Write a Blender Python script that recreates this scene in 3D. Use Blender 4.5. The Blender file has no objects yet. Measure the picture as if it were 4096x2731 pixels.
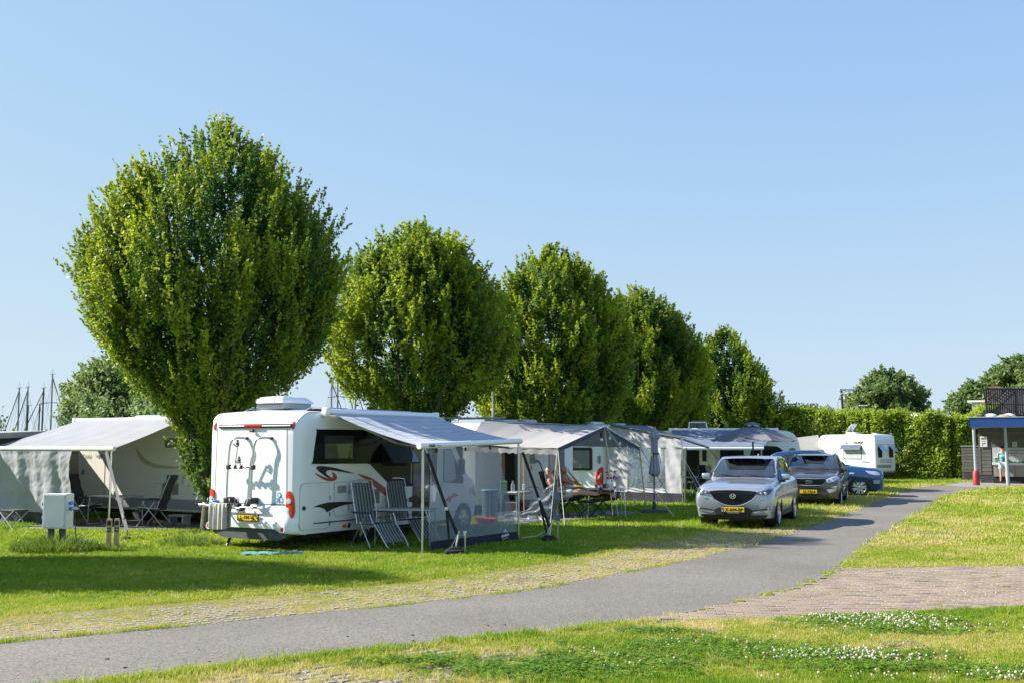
import bpy, bmesh, math, random
import numpy as np
from mathutils import Vector, Matrix, noise
from mathutils.bvhtree import BVHTree
from mathutils.geometry import delaunay_2d_cdt
random.seed(7); rng = np.random.default_rng(7)
PI = math.pi; R = math.radians
S = bpy.context.scene; COL = S.collection

# ---------------------------------------------------------------- camera, sky, sun, exposure
CAM_H = 1.95
cam_d = bpy.data.cameras.new('camera'); cam = bpy.data.objects.new('camera', cam_d); COL.objects.link(cam)
cam.location = (0, 0, CAM_H); cam.rotation_euler = (R(90 + 5.448), 0, 0)
cam_d.sensor_width = 36; cam_d.lens = 1080 / 1024 * 36; cam_d.clip_end = 3000; cam_d.clip_start = 0.1
S.camera = cam
world = bpy.data.worlds.new('World'); S.world = world; world.use_nodes = True
SUN_EL, SUN_ROT = R(36), R(279.8)
nt = world.node_tree; bg = nt.nodes['Background']
sky = nt.nodes.new('ShaderNodeTexSky'); sky.sky_type = 'NISHITA'; sky.sun_disc = False
sky.sun_elevation = SUN_EL; sky.sun_rotation = SUN_ROT; sky.air_density = 1.0; sky.dust_density = 0.2; sky.ozone_density = 2.5; sky.altitude = 0
# the sky's range is compressed towards the horizon the same way all round (x / (x + b) * a per channel)
v1 = nt.nodes.new('ShaderNodeVectorMath'); v1.operation = 'ADD'; v1.inputs[1].default_value = (1.78, 1.64, .17)
v2 = nt.nodes.new('ShaderNodeVectorMath'); v2.operation = 'DIVIDE'; v3 = nt.nodes.new('ShaderNodeVectorMath'); v3.operation = 'MULTIPLY'; v3.inputs[1].default_value = (3.15, 3.70, 3.53)
nt.links.new(sky.outputs[0], v1.inputs[0]); nt.links.new(sky.outputs[0], v2.inputs[0]); nt.links.new(v1.outputs[0], v2.inputs[1]); nt.links.new(v2.outputs[0], v3.inputs[0])
nt.links.new(v3.outputs[0], bg.inputs[0]); bg.inputs[1].default_value = 0.115
sl = bpy.data.lights.new('sun', 'SUN'); sun = bpy.data.objects.new('sun', sl); COL.objects.link(sun)
sl.energy = 4.8; sl.angle = R(0.53); sl.color = (1.0, 0.95, 0.86)
sdir = Vector((math.sin(SUN_ROT) * math.cos(SUN_EL), math.cos(SUN_ROT) * math.cos(SUN_EL), math.sin(SUN_EL)))
sun.rotation_euler = sdir.to_track_quat('Z', 'Y').to_euler(); sun.location = (-20, 5, 30)
S.view_settings.view_transform = 'Standard'; S.view_settings.look = 'None'
S.view_settings.exposure = 1.2; S.view_settings.gamma = 1; S.view_settings.use_curve_mapping = False
S.render.engine = 'CYCLES'; S.render.resolution_x = 1024; S.render.resolution_y = 682
S.cycles.max_bounces = 8; S.cycles.transparent_max_bounces = 12

# ---------------------------------------------------------------- materials
MATS = {}
def mat(name, col, rough=0.6, metal=0.0, var=0.08, scale=3.0, bump=0.0, coat=0.0, col2=None, detail=6, spec=0.5, bscale=None):
    if name in MATS: return MATS[name]
    m = bpy.data.materials.new(name); m.use_nodes = True; t = m.node_tree; b = t.nodes['Principled BSDF']
    b.inputs['Roughness'].default_value = rough; b.inputs['Metallic'].default_value = metal
    b.inputs['Coat Weight'].default_value = coat; b.inputs['Specular IOR Level'].default_value = spec
    tc = t.nodes.new('ShaderNodeTexCoord'); n = t.nodes.new('ShaderNodeTexNoise'); n.inputs['Scale'].default_value = scale; n.inputs['Detail'].default_value = detail
    t.links.new(tc.outputs['Object'], n.inputs['Vector'])
    r = t.nodes.new('ShaderNodeValToRGB'); r.color_ramp.elements[0].position = 0.3; r.color_ramp.elements[1].position = 0.7
    c2 = col2 if col2 else tuple(min(1, c * (1 + var)) for c in col); c1 = col if col2 else tuple(c * (1 - var) for c in col)
    r.color_ramp.elements[0].color = (*c1, 1); r.color_ramp.elements[1].color = (*c2, 1)
    t.links.new(n.outputs['Fac'], r.inputs['Fac']); t.links.new(r.outputs[0], b.inputs['Base Color'])
    if bump:
        bn = t.nodes.new('ShaderNodeBump'); bn.inputs['Strength'].default_value = bump; bn.inputs['Distance'].default_value = 0.02
        n2 = t.nodes.new('ShaderNodeTexNoise'); n2.inputs['Scale'].default_value = bscale or scale * 6; n2.inputs['Detail'].default_value = 4
        t.links.new(tc.outputs['Object'], n2.inputs['Vector']); t.links.new(n2.outputs['Fac'], bn.inputs['Height']); t.links.new(bn.outputs[0], b.inputs['Normal'])
    MATS[name] = m; return m
def see_through(name, col, alpha, rough=0.15, translucent=0.0, wrinkle=0.0, spec=0.5):
    """mesh cloth / clear foil: a mix of transparency with a surface"""
    if name in MATS: return MATS[name]
    m = bpy.data.materials.new(name); m.use_nodes = True; t = m.node_tree; b = t.nodes['Principled BSDF']; out = t.nodes['Material Output']
    b.inputs['Base Color'].default_value = (*col, 1); b.inputs['Roughness'].default_value = rough; b.inputs['Specular IOR Level'].default_value = spec
    tr = t.nodes.new('ShaderNodeBsdfTransparent'); mx = t.nodes.new('ShaderNodeMixShader'); mx.inputs[0].default_value = alpha
    src = b.outputs[0]
    if translucent:
        tl = t.nodes.new('ShaderNodeBsdfTranslucent'); tl.inputs[0].default_value = (*col, 1); m2 = t.nodes.new('ShaderNodeMixShader'); m2.inputs[0].default_value = translucent
        t.links.new(src, m2.inputs[1]); t.links.new(tl.outputs[0], m2.inputs[2]); src = m2.outputs[0]
    t.links.new(tr.outputs[0], mx.inputs[1]); t.links.new(src, mx.inputs[2]); t.links.new(mx.outputs[0], out.inputs[0])
    if wrinkle:
        tc = t.nodes.new('ShaderNodeTexCoord'); n = t.nodes.new('ShaderNodeTexNoise'); n.inputs['Scale'].default_value = 4; n.inputs['Distortion'].default_value = 2
        t.links.new(tc.outputs['Object'], n.inputs['Vector']); bn = t.nodes.new('ShaderNodeBump'); bn.inputs['Strength'].default_value = wrinkle; bn.inputs['Distance'].default_value = 0.1
        t.links.new(n.outputs[0], bn.inputs['Height']); t.links.new(bn.outputs[0], b.inputs['Normal'])
    MATS[name] = m; return m
def fabric(name, col, col2=None, trans=0.25, wrinkle=0.25, wscale=5, rough=0.85, var=0.06):
    """cloth that lets some light through, with creases"""
    if name in MATS: return MATS[name]
    m = mat(name, col, rough, var=var, col2=col2, scale=2.0, bump=wrinkle, bscale=wscale); t = m.node_tree; b = t.nodes['Principled BSDF']; out = t.nodes['Material Output']
    tl = t.nodes.new('ShaderNodeBsdfTranslucent'); tl.inputs[0].default_value = (*col, 1); m2 = t.nodes.new('ShaderNodeMixShader'); m2.inputs[0].default_value = trans
    t.links.new(b.outputs[0], m2.inputs[1]); t.links.new(tl.outputs[0], m2.inputs[2]); t.links.new(m2.outputs[0], out.inputs[0])
    return m
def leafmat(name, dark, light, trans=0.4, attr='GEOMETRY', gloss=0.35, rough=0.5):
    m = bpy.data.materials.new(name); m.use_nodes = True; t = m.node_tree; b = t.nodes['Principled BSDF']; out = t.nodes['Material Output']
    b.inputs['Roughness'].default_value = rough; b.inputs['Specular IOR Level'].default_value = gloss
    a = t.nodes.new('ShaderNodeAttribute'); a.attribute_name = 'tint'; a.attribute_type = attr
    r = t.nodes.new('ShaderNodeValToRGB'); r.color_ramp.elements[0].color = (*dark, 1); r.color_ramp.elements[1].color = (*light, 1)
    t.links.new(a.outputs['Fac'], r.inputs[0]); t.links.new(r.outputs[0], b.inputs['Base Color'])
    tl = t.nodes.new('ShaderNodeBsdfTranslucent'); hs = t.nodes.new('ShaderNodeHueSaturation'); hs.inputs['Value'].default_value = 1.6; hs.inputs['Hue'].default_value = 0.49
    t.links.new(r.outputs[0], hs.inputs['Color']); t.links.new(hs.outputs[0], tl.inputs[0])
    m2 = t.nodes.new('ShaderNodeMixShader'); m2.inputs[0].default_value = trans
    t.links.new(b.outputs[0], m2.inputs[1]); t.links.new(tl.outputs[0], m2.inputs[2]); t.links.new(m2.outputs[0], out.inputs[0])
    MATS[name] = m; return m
def ramp_ground(name, stops, scale, bump=0.3, rough=0.95, fine=120, fstr=0.25, dist=0.01):
    m = bpy.data.materials.new(name); m.use_nodes = True; t = m.node_tree; b = t.nodes['Principled BSDF']; b.inputs['Roughness'].default_value = rough
    tc = t.nodes.new('ShaderNodeTexCoord'); n = t.nodes.new('ShaderNodeTexNoise'); n.inputs['Scale'].default_value = scale; n.inputs['Detail'].default_value = 8; n.inputs['Roughness'].default_value = 0.6
    t.links.new(tc.outputs['Object'], n.inputs['Vector']); r = t.nodes.new('ShaderNodeValToRGB')
    while len(r.color_ramp.elements) < len(stops): r.color_ramp.elements.new(0.5)
    for e, (p, c) in zip(r.color_ramp.elements, stops): e.position = p; e.color = (*c, 1)
    t.links.new(n.outputs['Fac'], r.inputs[0])
    f = t.nodes.new('ShaderNodeTexNoise'); f.inputs['Scale'].default_value = fine; f.inputs['Detail'].default_value = 3
    t.links.new(tc.outputs['Object'], f.inputs['Vector'])
    mr = t.nodes.new('ShaderNodeMapRange'); mr.inputs[1].default_value = 0.3; mr.inputs[2].default_value = 0.7; mr.inputs[3].default_value = 1 - fstr; mr.inputs[4].default_value = 1 + fstr
    t.links.new(f.outputs['Fac'], mr.inputs[0]); mu = t.nodes.new('ShaderNodeVectorMath'); mu.operation = 'SCALE'
    t.links.new(r.outputs[0], mu.inputs[0]); t.links.new(mr.outputs[0], mu.inputs['Scale']); t.links.new(mu.outputs[0], b.inputs['Base Color'])
    bn = t.nodes.new('ShaderNodeBump'); bn.inputs['Strength'].default_value = bump; bn.inputs['Distance'].default_value = dist
    t.links.new(f.outputs['Fac'], bn.inputs['Height']); t.links.new(bn.outputs[0], b.inputs['Normal'])
    MATS[name] = m; return m

white_gel = mat('white_gelcoat', (0.84, 0.85, 0.86), 0.28, var=0.015, scale=1.5, coat=0.3)
white2 = mat('white_panel', (0.80, 0.81, 0.82), 0.35, var=0.02, scale=2)
cream = mat('cream_panel', (0.80, 0.78, 0.69), 0.45, var=0.03)
seam = mat('seam_grey', (0.22, 0.23, 0.24), 0.6)
black = mat('black_plastic', (0.018, 0.018, 0.02), 0.5, bump=0.05)
blackm = mat('black_webbing', (0.012, 0.013, 0.017), 0.8)
rubber = mat('tyre_rubber', (0.028, 0.027, 0.026), 0.85, bump=0.3, scale=20)
alloy = mat('alloy', (0.62, 0.62, 0.63), 0.25, metal=0.9, var=0.03)
alu = mat('aluminium', (0.62, 0.63, 0.64), 0.32, metal=0.85, var=0.05)
chrome = mat('chrome', (0.85, 0.85, 0.86), 0.08, metal=1.0, var=0.01)
glass = mat('dark_glass', (0.008, 0.009, 0.010), 0.10, var=0.1, coat=0.0, spec=0.16)
redlens = mat('red_lens', (0.55, 0.012, 0.01), 0.12, var=0.25, scale=14, coat=0.8)
clearlens = mat('clear_lens', (0.62, 0.64, 0.66), 0.1, metal=0.4, var=0.2, scale=20, coat=0.8)
orangelens = mat('orange_lens', (0.7, 0.16, 0.01), 0.2, var=0.1)
yellowplate = mat('yellow_plate', (0.86, 0.52, 0.015), 0.35, var=0.02)
ink = mat('black_ink', (0.012, 0.012, 0.013), 0.5)
redgraph = mat('red_graphic', (0.42, 0.035, 0.03), 0.4, var=0.03)
white_paint = mat('white_paint', (0.8, 0.8, 0.8), 0.5, var=0.02)
bluepl = mat('blue_plastic', (0.05, 0.22, 0.6), 0.4)
wood = mat('pale_wood', (0.5, 0.36, 0.19), 0.8, var=0.15, scale=8)
galv = mat('galvanised_steel', (0.42, 0.45, 0.48), 0.5, metal=0.5, var=0.12, scale=6)
greyrib = mat('grey_vent', (0.42, 0.42, 0.38), 0.6)
dgrey = mat('dark_grey', (0.07, 0.075, 0.085), 0.7)

# ---------------------------------------------------------------- mesh helpers
def nm(o, label=None, cat=None, group=None, kind=None):
    if label: o['label'] = label
    if cat: o['category'] = cat
    if group: o['group'] = group
    if kind: o['kind'] = kind
    return o
def empty(name, loc=(0, 0, 0), rz=0, label=None, cat=None, group=None, kind=None):
    o = bpy.data.objects.new(name, None); COL.objects.link(o); o.location = loc; o.rotation_euler = (0, 0, rz); o.empty_display_size = 0.2
    return nm(o, label, cat, group, kind)
def link(name, me, m=None, parent=None):
    o = bpy.data.objects.new(name, me); COL.objects.link(o)
    if m is not None:
        for k in (m if isinstance(m, (list, tuple)) else [m]): me.materials.append(k)
    if parent is not None: o.parent = parent
    return o
class MB:
    def __init__(s): s.v = []; s.f = []; s.mi = []; s.cur = 0
    def add(s, vs, fs):
        n = len(s.v); s.v += [tuple(v) for v in vs]; s.f += [tuple(i + n for i in f) for f in fs]; s.mi += [s.cur] * len(fs); return s
    def m(s, k): s.cur = k; return s
    def box(s, x0, x1, y0, y1, z0, z1, rot=None, c=None):
        vs = [Vector(p) for p in ((x0,y0,z0),(x1,y0,z0),(x1,y1,z0),(x0,y1,z0),(x0,y0,z1),(x1,y0,z1),(x1,y1,z1),(x0,y1,z1))]
        if rot is not None:
            ce = Vector(c) if c is not None else Vector(((x0+x1)/2, (y0+y1)/2, (z0+z1)/2)); vs = [rot @ (v - ce) + ce for v in vs]
        return s.add(vs, [(3,2,1,0),(4,5,6,7),(0,1,5,4),(1,2,6,5),(2,3,7,6),(3,0,4,7)])
    def rbox(s, x0, x1, y0, y1, z0, z1, b=0.02, seg=2):
        bm = bmesh.new(); bmesh.ops.create_cube(bm, size=1)
        for v in bm.verts: v.co = Vector(((x0+x1)/2 + v.co.x*(x1-x0), (y0+y1)/2 + v.co.y*(y1-y0), (z0+z1)/2 + v.co.z*(z1-z0)))
        bmesh.ops.bevel(bm, geom=bm.edges[:] , offset=b, segments=seg, affect='EDGES', profile=0.5)
        bm.verts.ensure_lookup_table(); bm.verts.index_update()
        s.add([v.co[:] for v in bm.verts], [[v.index for v in f.verts] for f in bm.faces]); bm.free(); return s
    def tube(s, pts, r, n=8, r1=None, flat=1.0):
        pts = [Vector(p) for p in pts]; k = len(pts); rs = [r + ((r1 if r1 is not None else r) - r) * i / max(1, k-1) for i in range(k)]
        vs = []; prev = None
        for i, p in enumerate(pts):
            d = (pts[min(i+1, k-1)] - pts[max(i-1, 0)]).normalized()
            if prev is None:
                a = Vector((0, 0, 1)) if abs(d.z) < 0.9 else Vector((1, 0, 0)); u = d.cross(a).normalized()
            else: u = (prev - d * prev.dot(d)).normalized()
            prev = u; w = d.cross(u)
            for j in range(n):
                t = 2*PI*j/n; vs.append(p + (u*math.cos(t)*flat + w*math.sin(t)) * rs[i])
        fs = []
        for i in range(k-1):
            for j in range(n):
                a = i*n+j; b_ = i*n+(j+1) % n; fs.append((a, b_, b_+n, a+n))
        fs.append(tuple(range(n-1, -1, -1))); fs.append(tuple((k-1)*n + j for j in range(n)))
        return s.add(vs, fs)
    def lathe(s, prof, n=16, axis='z', c=(0, 0, 0), cap=True):
        vs = []; c = Vector(c)
        for (r, h) in prof:
            for j in range(n):
                t = 2*PI*j/n; a, b_ = r*math.cos(t), r*math.sin(t)
                vs.append(c + (Vector((a, b_, h)) if axis == 'z' else Vector((b_, h, a)) if axis == 'y' else Vector((h, a, b_))))
        fs = []
        for i in range(len(prof)-1):
            for j in range(n):
                a = i*n+j; b_ = i*n+(j+1) % n; fs.append((a, b_, b_+n, a+n))
        if cap: fs.append(tuple(range(n-1, -1, -1))); fs.append(tuple((len(prof)-1)*n + j for j in range(n)))
        return s.add(vs, fs)
    def prism(s, poly, d, axis='y', at=0):
        """extrude a 2D outline by d along axis ('y': outline in x,z)"""
        def P(a, b_, h): return (a, h, b_) if axis == 'y' else (a, b_, h) if axis == 'z' else (h, a, b_)
        n = len(poly); vs = [P(a, b_, at) for a, b_ in poly] + [P(a, b_, at+d) for a, b_ in poly]
        return s.add(vs, [tuple(range(n)), tuple(range(2*n-1, n-1, -1))] + [(i, i+n, (i+1) % n + n, (i+1) % n) for i in range(n)])
    def grid(s, fn, nu, nv, thick=0.0):
        """fn(u,v)->point; a sheet, with thickness when thick>0"""
        vs = [Vector(fn(i/nu, j/nv)) for i in range(nu+1) for j in range(nv+1)]; W = nv+1
        fs = [(i*W+j, (i+1)*W+j, (i+1)*W+j+1, i*W+j+1) for i in range(nu) for j in range(nv)]
        if not thick: return s.add(vs, fs)
        ns = [Vector() for _ in vs]
        for f in fs:
            a, b_, c_, d_ = [vs[k] for k in f]; n = (c_-a).cross(d_-b_)
            for k in f: ns[k] += n
        m_ = len(vs); v2 = [v - (n.normalized() if n.length else Vector((0,0,1)))*thick for v, n in zip(vs, ns)]
        f2 = [tuple(reversed([k+m_ for k in f])) for f in fs]; edge = [i*W for i in range(nu+1)] + [nu*W+j for j in range(1, nv+1)] + [i*W+nv for i in range(nu-1, -1, -1)] + [j for j in range(nv-1, 0, -1)]
        f3 = [(edge[k], edge[(k+1) % len(edge)], edge[(k+1) % len(edge)]+m_, edge[k]+m_) for k in range(len(edge))]
        return s.add(vs + v2, fs + f2 + f3)
    def build(s, name, m, parent=None, smooth=None, loc=None):
        me = bpy.data.meshes.new(name); me.from_pydata(s.v, [], s.f); me.validate()
        o = link(name, me, m, parent)
        if any(s.mi) and len(s.mi) == len(me.polygons): me.polygons.foreach_set('material_index', s.mi)
        bm = bmesh.new(); bm.from_mesh(me); bmesh.ops.recalc_face_normals(bm, faces=bm.faces[:]); bm.to_mesh(me); bm.free()
        if smooth is not None:
            me.polygons.foreach_set('use_smooth', [True]*len(me.polygons)); me.set_sharp_from_angle(angle=R(smooth))
        if loc is not None: o.location = loc
        return o
def np_mesh(name, V, F, m, parent=None, tint=None, tintname='tint'):
    me = bpy.data.meshes.new(name); n, k = F.shape
    me.vertices.add(len(V)); me.vertices.foreach_set('co', V.astype(np.float32).ravel())
    me.loops.add(n*k); me.loops.foreach_set('vertex_index', F.astype(np.int32).ravel())
    me.polygons.add(n); me.polygons.foreach_set('loop_start', np.arange(0, n*k, k, dtype=np.int32))
    if tint is not None:
        a = me.attributes.new(tintname, 'FLOAT', 'FACE'); a.data.foreach_set('value', tint.astype(np.float32))
    me.update(); me.validate(); return link(name, me, m, parent)
def copy_tree(o, parent=None):
    c = o.copy(); COL.objects.link(c); c.parent = parent
    for ch in [x for x in bpy.data.objects if x.parent == o]: copy_tree(ch, c)
    return c
def text_mesh(s, size, depth=0.002, bold=0.0, sx=1.0, align='CENTER'):
    cu = bpy.data.curves.new('lettering', 'FONT'); cu.body = s; cu.size = size; cu.extrude = depth/2; cu.align_x = align; cu.align_y = 'CENTER'; cu.offset = bold; cu.resolution_u = 3
    o = bpy.data.objects.new('lettering', cu); COL.objects.link(o); dg = bpy.context.evaluated_depsgraph_get(); dg.update()
    me = bpy.data.meshes.new_from_object(o.evaluated_get(dg)); bpy.data.objects.remove(o); bpy.data.curves.remove(cu)
    if sx != 1.0:
        for v in me.vertices: v.co.x *= sx
    me.materials.clear(); return me
def text(name, s, size, loc, rot, m, parent=None, bold=0.0, sx=1.0, depth=0.003, align='CENTER'):
    o = link(name, text_mesh(s, size, depth, bold, sx, align), m, parent); o.location = loc; o.rotation_euler = rot; return o
def rrect(x0, z0, x1, z1, r, n=4):
    out = []
    for cx, cz, a0 in ((x1-r, z1-r, 0), (x0+r, z1-r, 90), (x0+r, z0+r, 180), (x1-r, z0+r, 270)):
        for k in range(n+1):
            t = R(a0 + 90*k/n); out.append((cx + r*math.cos(t), cz + r*math.sin(t)))
    return out
def ell(cx, cz, a, b_, n=16): return [(cx + a*math.cos(2*PI*k/n), cz + b_*math.sin(2*PI*k/n)) for k in range(n)]
def spl(pts, n=4, closed=True):
    out = []; k = len(pts)
    for i in range(k if closed else k-1):
        p = [pts[(i+j) % k] if closed else pts[max(0, min(k-1, i+j))] for j in (-1, 0, 1, 2)]
        for s_ in range(n):
            t = s_/n; out.append(tuple(0.5*((2*p[1][a]) + (-p[0][a]+p[2][a])*t + (2*p[0][a]-5*p[1][a]+4*p[2][a]-p[3][a])*t*t + (-p[0][a]+3*p[1][a]-3*p[2][a]+p[3][a])*t**3) for a in range(len(pts[0]))))
    if not closed: out.append(tuple(pts[-1]))
    return out
def inside(px, py, poly):
    """vectorised point in polygon"""
    r = np.zeros(len(px), bool); n = len(poly); j = n-1
    for i in range(n):
        xi, yi = poly[i]; xj, yj = poly[j]
        c = ((yi > py) != (yj > py)); xx = (xj-xi)*(py-yi)/((yj-yi) if yj != yi else 1e-9)+xi
        r ^= (c & (px < xx)); j = i
    return r
AX = {'right': (lambda a, b_: Vector((a, -6, b_)), Vector((0, 1, 0))), 'left': (lambda a, b_: Vector((a, 9, b_)), Vector((0, -1, 0))),
      'front': (lambda a, b_: Vector((12, a, b_)), Vector((-1, 0, 0))), 'back': (lambda a, b_: Vector((-8, a, b_)), Vector((1, 0, 0))), 'top': (lambda a, b_: Vector((a, b_, 9)), Vector((0, 0, -1)))}
def bvh_of(o):
    me = o.data; return BVHTree.FromPolygons([v.co for v in me.vertices], [list(p.vertices) for p in me.polygons])
def patch(name, bvh, poly, side, m, parent, off=0.004, grid=0.08, deep=0.012, smooth=40):
    """a trim piece, pane or lens: outline drawn on one side of a body, laid on its surface and standing proud of it by off"""
    P, d = AX[side]; xs = [p[0] for p in poly]; zs = [p[1] for p in poly]
    pa = np.array(poly); pts = [Vector(p) for p in poly]; nb = len(pts); pts2 = []
    for i in range(nb):
        a, b_ = pts[i], pts[(i+1) % nb]; k = max(1, int((b_-a).length/(grid*1.2)))
        for q in range(k): pts2.append(a + (b_-a)*q/k)
    nb = len(pts2); gx = np.arange(min(xs)+grid*0.5, max(xs), grid); gz = np.arange(min(zs)+grid*0.5, max(zs), grid)
    if len(gx) and len(gz):
        X, Z = np.meshgrid(gx, gz); X = X.ravel(); Z = Z.ravel(); ok = inside(X, Z, poly)
        q = [(x, z) for x, z, k in zip(X, Z, ok) if k and min((p.x-x)**2+(p.y-z)**2 for p in pts2) > (grid*0.3)**2]
    else: q = []
    vs, es, fs, *_ = delaunay_2d_cdt(pts2 + [Vector(p) for p in q], [(i, (i+1) % nb) for i in range(nb)], [], 1, 1e-5)
    top = []; last = None; hits = []
    for v in vs:
        h, n, i, dd = bvh.ray_cast(P(v.x, v.y), d); hits.append((h, n))
    dep = [P(v.x, v.y).dot(d)*0 + (h - P(v.x, v.y)).dot(d) for v, (h, n) in zip(vs, hits) if h is not None]
    if not dep: return None
    med = sorted(dep)[len(dep)//2]
    for v, (h, n) in zip(vs, hits):
        o = P(v.x, v.y)
        if h is None or abs((h-o).dot(d) - med) > 0.45: h = o + d*med; n = -d
        if n.dot(d) > 0: n = -n
        top.append((h, n))
    V = [h - d*off*0.5 + n*off*0.7 for h, n in top]; B = [h + d*deep*0.3 - n*deep*0.2 for h, n in top]; nv = len(V)
    cnt = {}
    for f in fs:
        for i in range(len(f)):
            e = (f[i], f[(i+1) % len(f)]); cnt[tuple(sorted(e))] = cnt.get(tuple(sorted(e)), 0) + 1
    F = [tuple(f) for f in fs]
    for f in fs:
        for i in range(len(f)):
            e = (f[i], f[(i+1) % len(f)])
            if cnt[tuple(sorted(e))] == 1: F.append((e[0], e[1], e[1]+nv, e[0]+nv))
    mb = MB(); mb.add(V + B, F); return mb.build(name, m, parent, smooth)
def outline(pts, w):
    """closed band outline: outer loop + inner loop joined as one polygon ring, returned as list of quads' outlines"""
    n = len(pts); c = (sum(p[0] for p in pts)/n, sum(p[1] for p in pts)/n); inn = []
    for i in range(n):
        a, b_, c_ = Vector(pts[i-1]), Vector(pts[i]), Vector(pts[(i+1) % n]); e = ((b_-a).normalized() + (c_-b_).normalized()).normalized(); nn = Vector((-e.y, e.x))
        if nn.dot(Vector(c)-b_) < 0: nn = -nn
        inn.append(tuple(b_ + nn*w))
    return inn
def frame_patch(name, bvh, poly, w, side, m, parent, off=0.006, grid=0.08):
    """a frame of width w following the outline (as one thin ribbon on the surface)"""
    P, d = AX[side]; inn = outline(poly, w); n = len(poly); mb = MB(); O = []; I = []
    for lst, dst in ((poly, O), (inn, I)):
        for a, b_ in lst:
            o = P(a, b_); h, nn, *_ = bvh.ray_cast(o, d); dst.append(h if h is not None else None)
    ref = [h for h in O+I if h is not None]
    if not ref: return None
    for lst, src in ((O, poly), (I, inn)):
        for k in range(n):
            if lst[k] is None:
                o = P(*src[k]); lst[k] = o + d*((ref[0]-o).dot(d))
    V = [h - d*off for h in O] + [h - d*off for h in I] + [h + d*0.01 for h in O] + [h + d*0.01 for h in I]
    F = []
    for i in range(n):
        j = (i+1) % n; F += [(i, j, j+n, i+n), (i, j, j+2*n, i+2*n), (i+n, j+n, j+3*n, i+3*n)]
    mb.add(V, F); return mb.build(name, m, parent, 40)
def cut(o, cutters):
    """cut holes (wheel arches, doors) with boolean solids, then drop the cutters"""
    for c in cutters:
        md = o.modifiers.new('cut', 'BOOLEAN'); md.object = c; md.operation = 'DIFFERENCE'; md.solver = 'EXACT'
    dg = bpy.context.evaluated_depsgraph_get(); dg.update()
    me = bpy.data.meshes.new_from_object(o.evaluated_get(dg)); o.modifiers.clear(); old = o.data; o.data = me; bpy.data.meshes.remove(old)
    for c in cutters: bpy.data.objects.remove(c)
    me.polygons.foreach_set('use_smooth', [True]*len(me.polygons)); me.set_sharp_from_angle(angle=R(35)); return o
def loft(stations, n_sub=3, m_sub=3):
    """stations: list of (x, [half section points (y,z) bottom->top]); returns verts, faces of the closed body"""
    xs = [s_[0] for s_ in stations]; K = len(stations[0][1])
    rows = [tuple([s_[0]] + [c for p in s_[1] for c in p]) for s_ in stations]
    rows = spl(rows, n_sub, closed=False); V = []; ring = None
    for r_ in rows:
        half = [(r_[1+2*i], r_[2+2*i]) for i in range(K)]; half = spl(half, m_sub, closed=False)
        half = [(max(0.0, y), z) for y, z in half]
        full = [(y, z) for y, z in half] + [(-y, z) for y, z in reversed(half[1:-1])]; ring = len(full)
        V += [(r_[0], y, z) for y, z in full]
    F = []; nr = len(rows)
    for i in range(nr-1):
        for j in range(ring):
            k = (j+1) % ring; F.append((i*ring+j, i*ring+k, (i+1)*ring+k, (i+1)*ring+j))
    F.append(tuple(range(ring))); F.append(tuple((nr-1)*ring + j for j in range(ring-1, -1, -1)))
    return V, F
# ---------------------------------------------------------------- the ground, the path and the paving
PL = [(-12, 6.6), (-8.6, 8.75), (-5.06, 10.91), (-2.56, 12.54), (0.14, 14.75), (2.27, 17.61), (4.36, 20.94), (6.94, 25.85), (10.78, 33.81), (15.72, 44.49), (19.0, 50.6), (21.2, 53.2)]
PR = [(-10.6, 4.8), (-7.0, 6.95), (-3.31, 9.11), (-1.68, 10.25), (0.9, 11.8), (2.24, 13.02), (3.88, 14.97), (5.18, 17.3), (7.25, 21.86), (12.44, 32.69), (16.36, 40.8), (19.6, 46.3), (21.5, 48.8), (23.5, 50.2)]
PLs = spl(PL, 5, False); PRs = spl(PR, 5, False)
PATH = PLs + PRs[::-1]
def sheet(name, poly, z, m, depth=0.03):
    bm = bmesh.new(); vs = [bm.verts.new((x, y, z)) for x, y in poly]; f = bm.faces.new(vs)
    if f.normal.z < 0: f.normal_flip()
    r = bmesh.ops.extrude_face_region(bm, geom=[f])
    for v in [g for g in r['geom'] if isinstance(g, bmesh.types.BMVert)]: v.co.z -= depth
    bmesh.ops.recalc_face_normals(bm, faces=bm.faces[:]); bmesh.ops.triangulate(bm, faces=bm.faces[:])
    me = bpy.data.meshes.new(name); bm.to_mesh(me); bm.free(); return link(name, me, m)
soil_lawn = ramp_ground('lawn_soil', [(0.3, (0.11, 0.17, 0.014)), (0.55, (0.16, 0.22, 0.025)), (0.75, (0.23, 0.24, 0.055))], 0.5, fine=60, fstr=0.45, bump=0.6, dist=0.03)
g = MB(); g.add([(-700, -60, 0), (700, -60, 0), (700, 900, 0), (-700, 900, 0)], [(0, 1, 2, 3)]); o = g.build('ground', soil_lawn); nm(o, kind='structure')
asph = ramp_ground('asphalt', [(0.25, (0.118, 0.105, 0.086)), (0.48, (0.152, 0.136, 0.114)), (0.75, (0.185, 0.165, 0.139))], 0.35, fine=48, fstr=0.5, bump=0.5, dist=0.006)
nm(sheet('path', PATH, 0.012, asph, 0.05), kind='structure')
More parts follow.
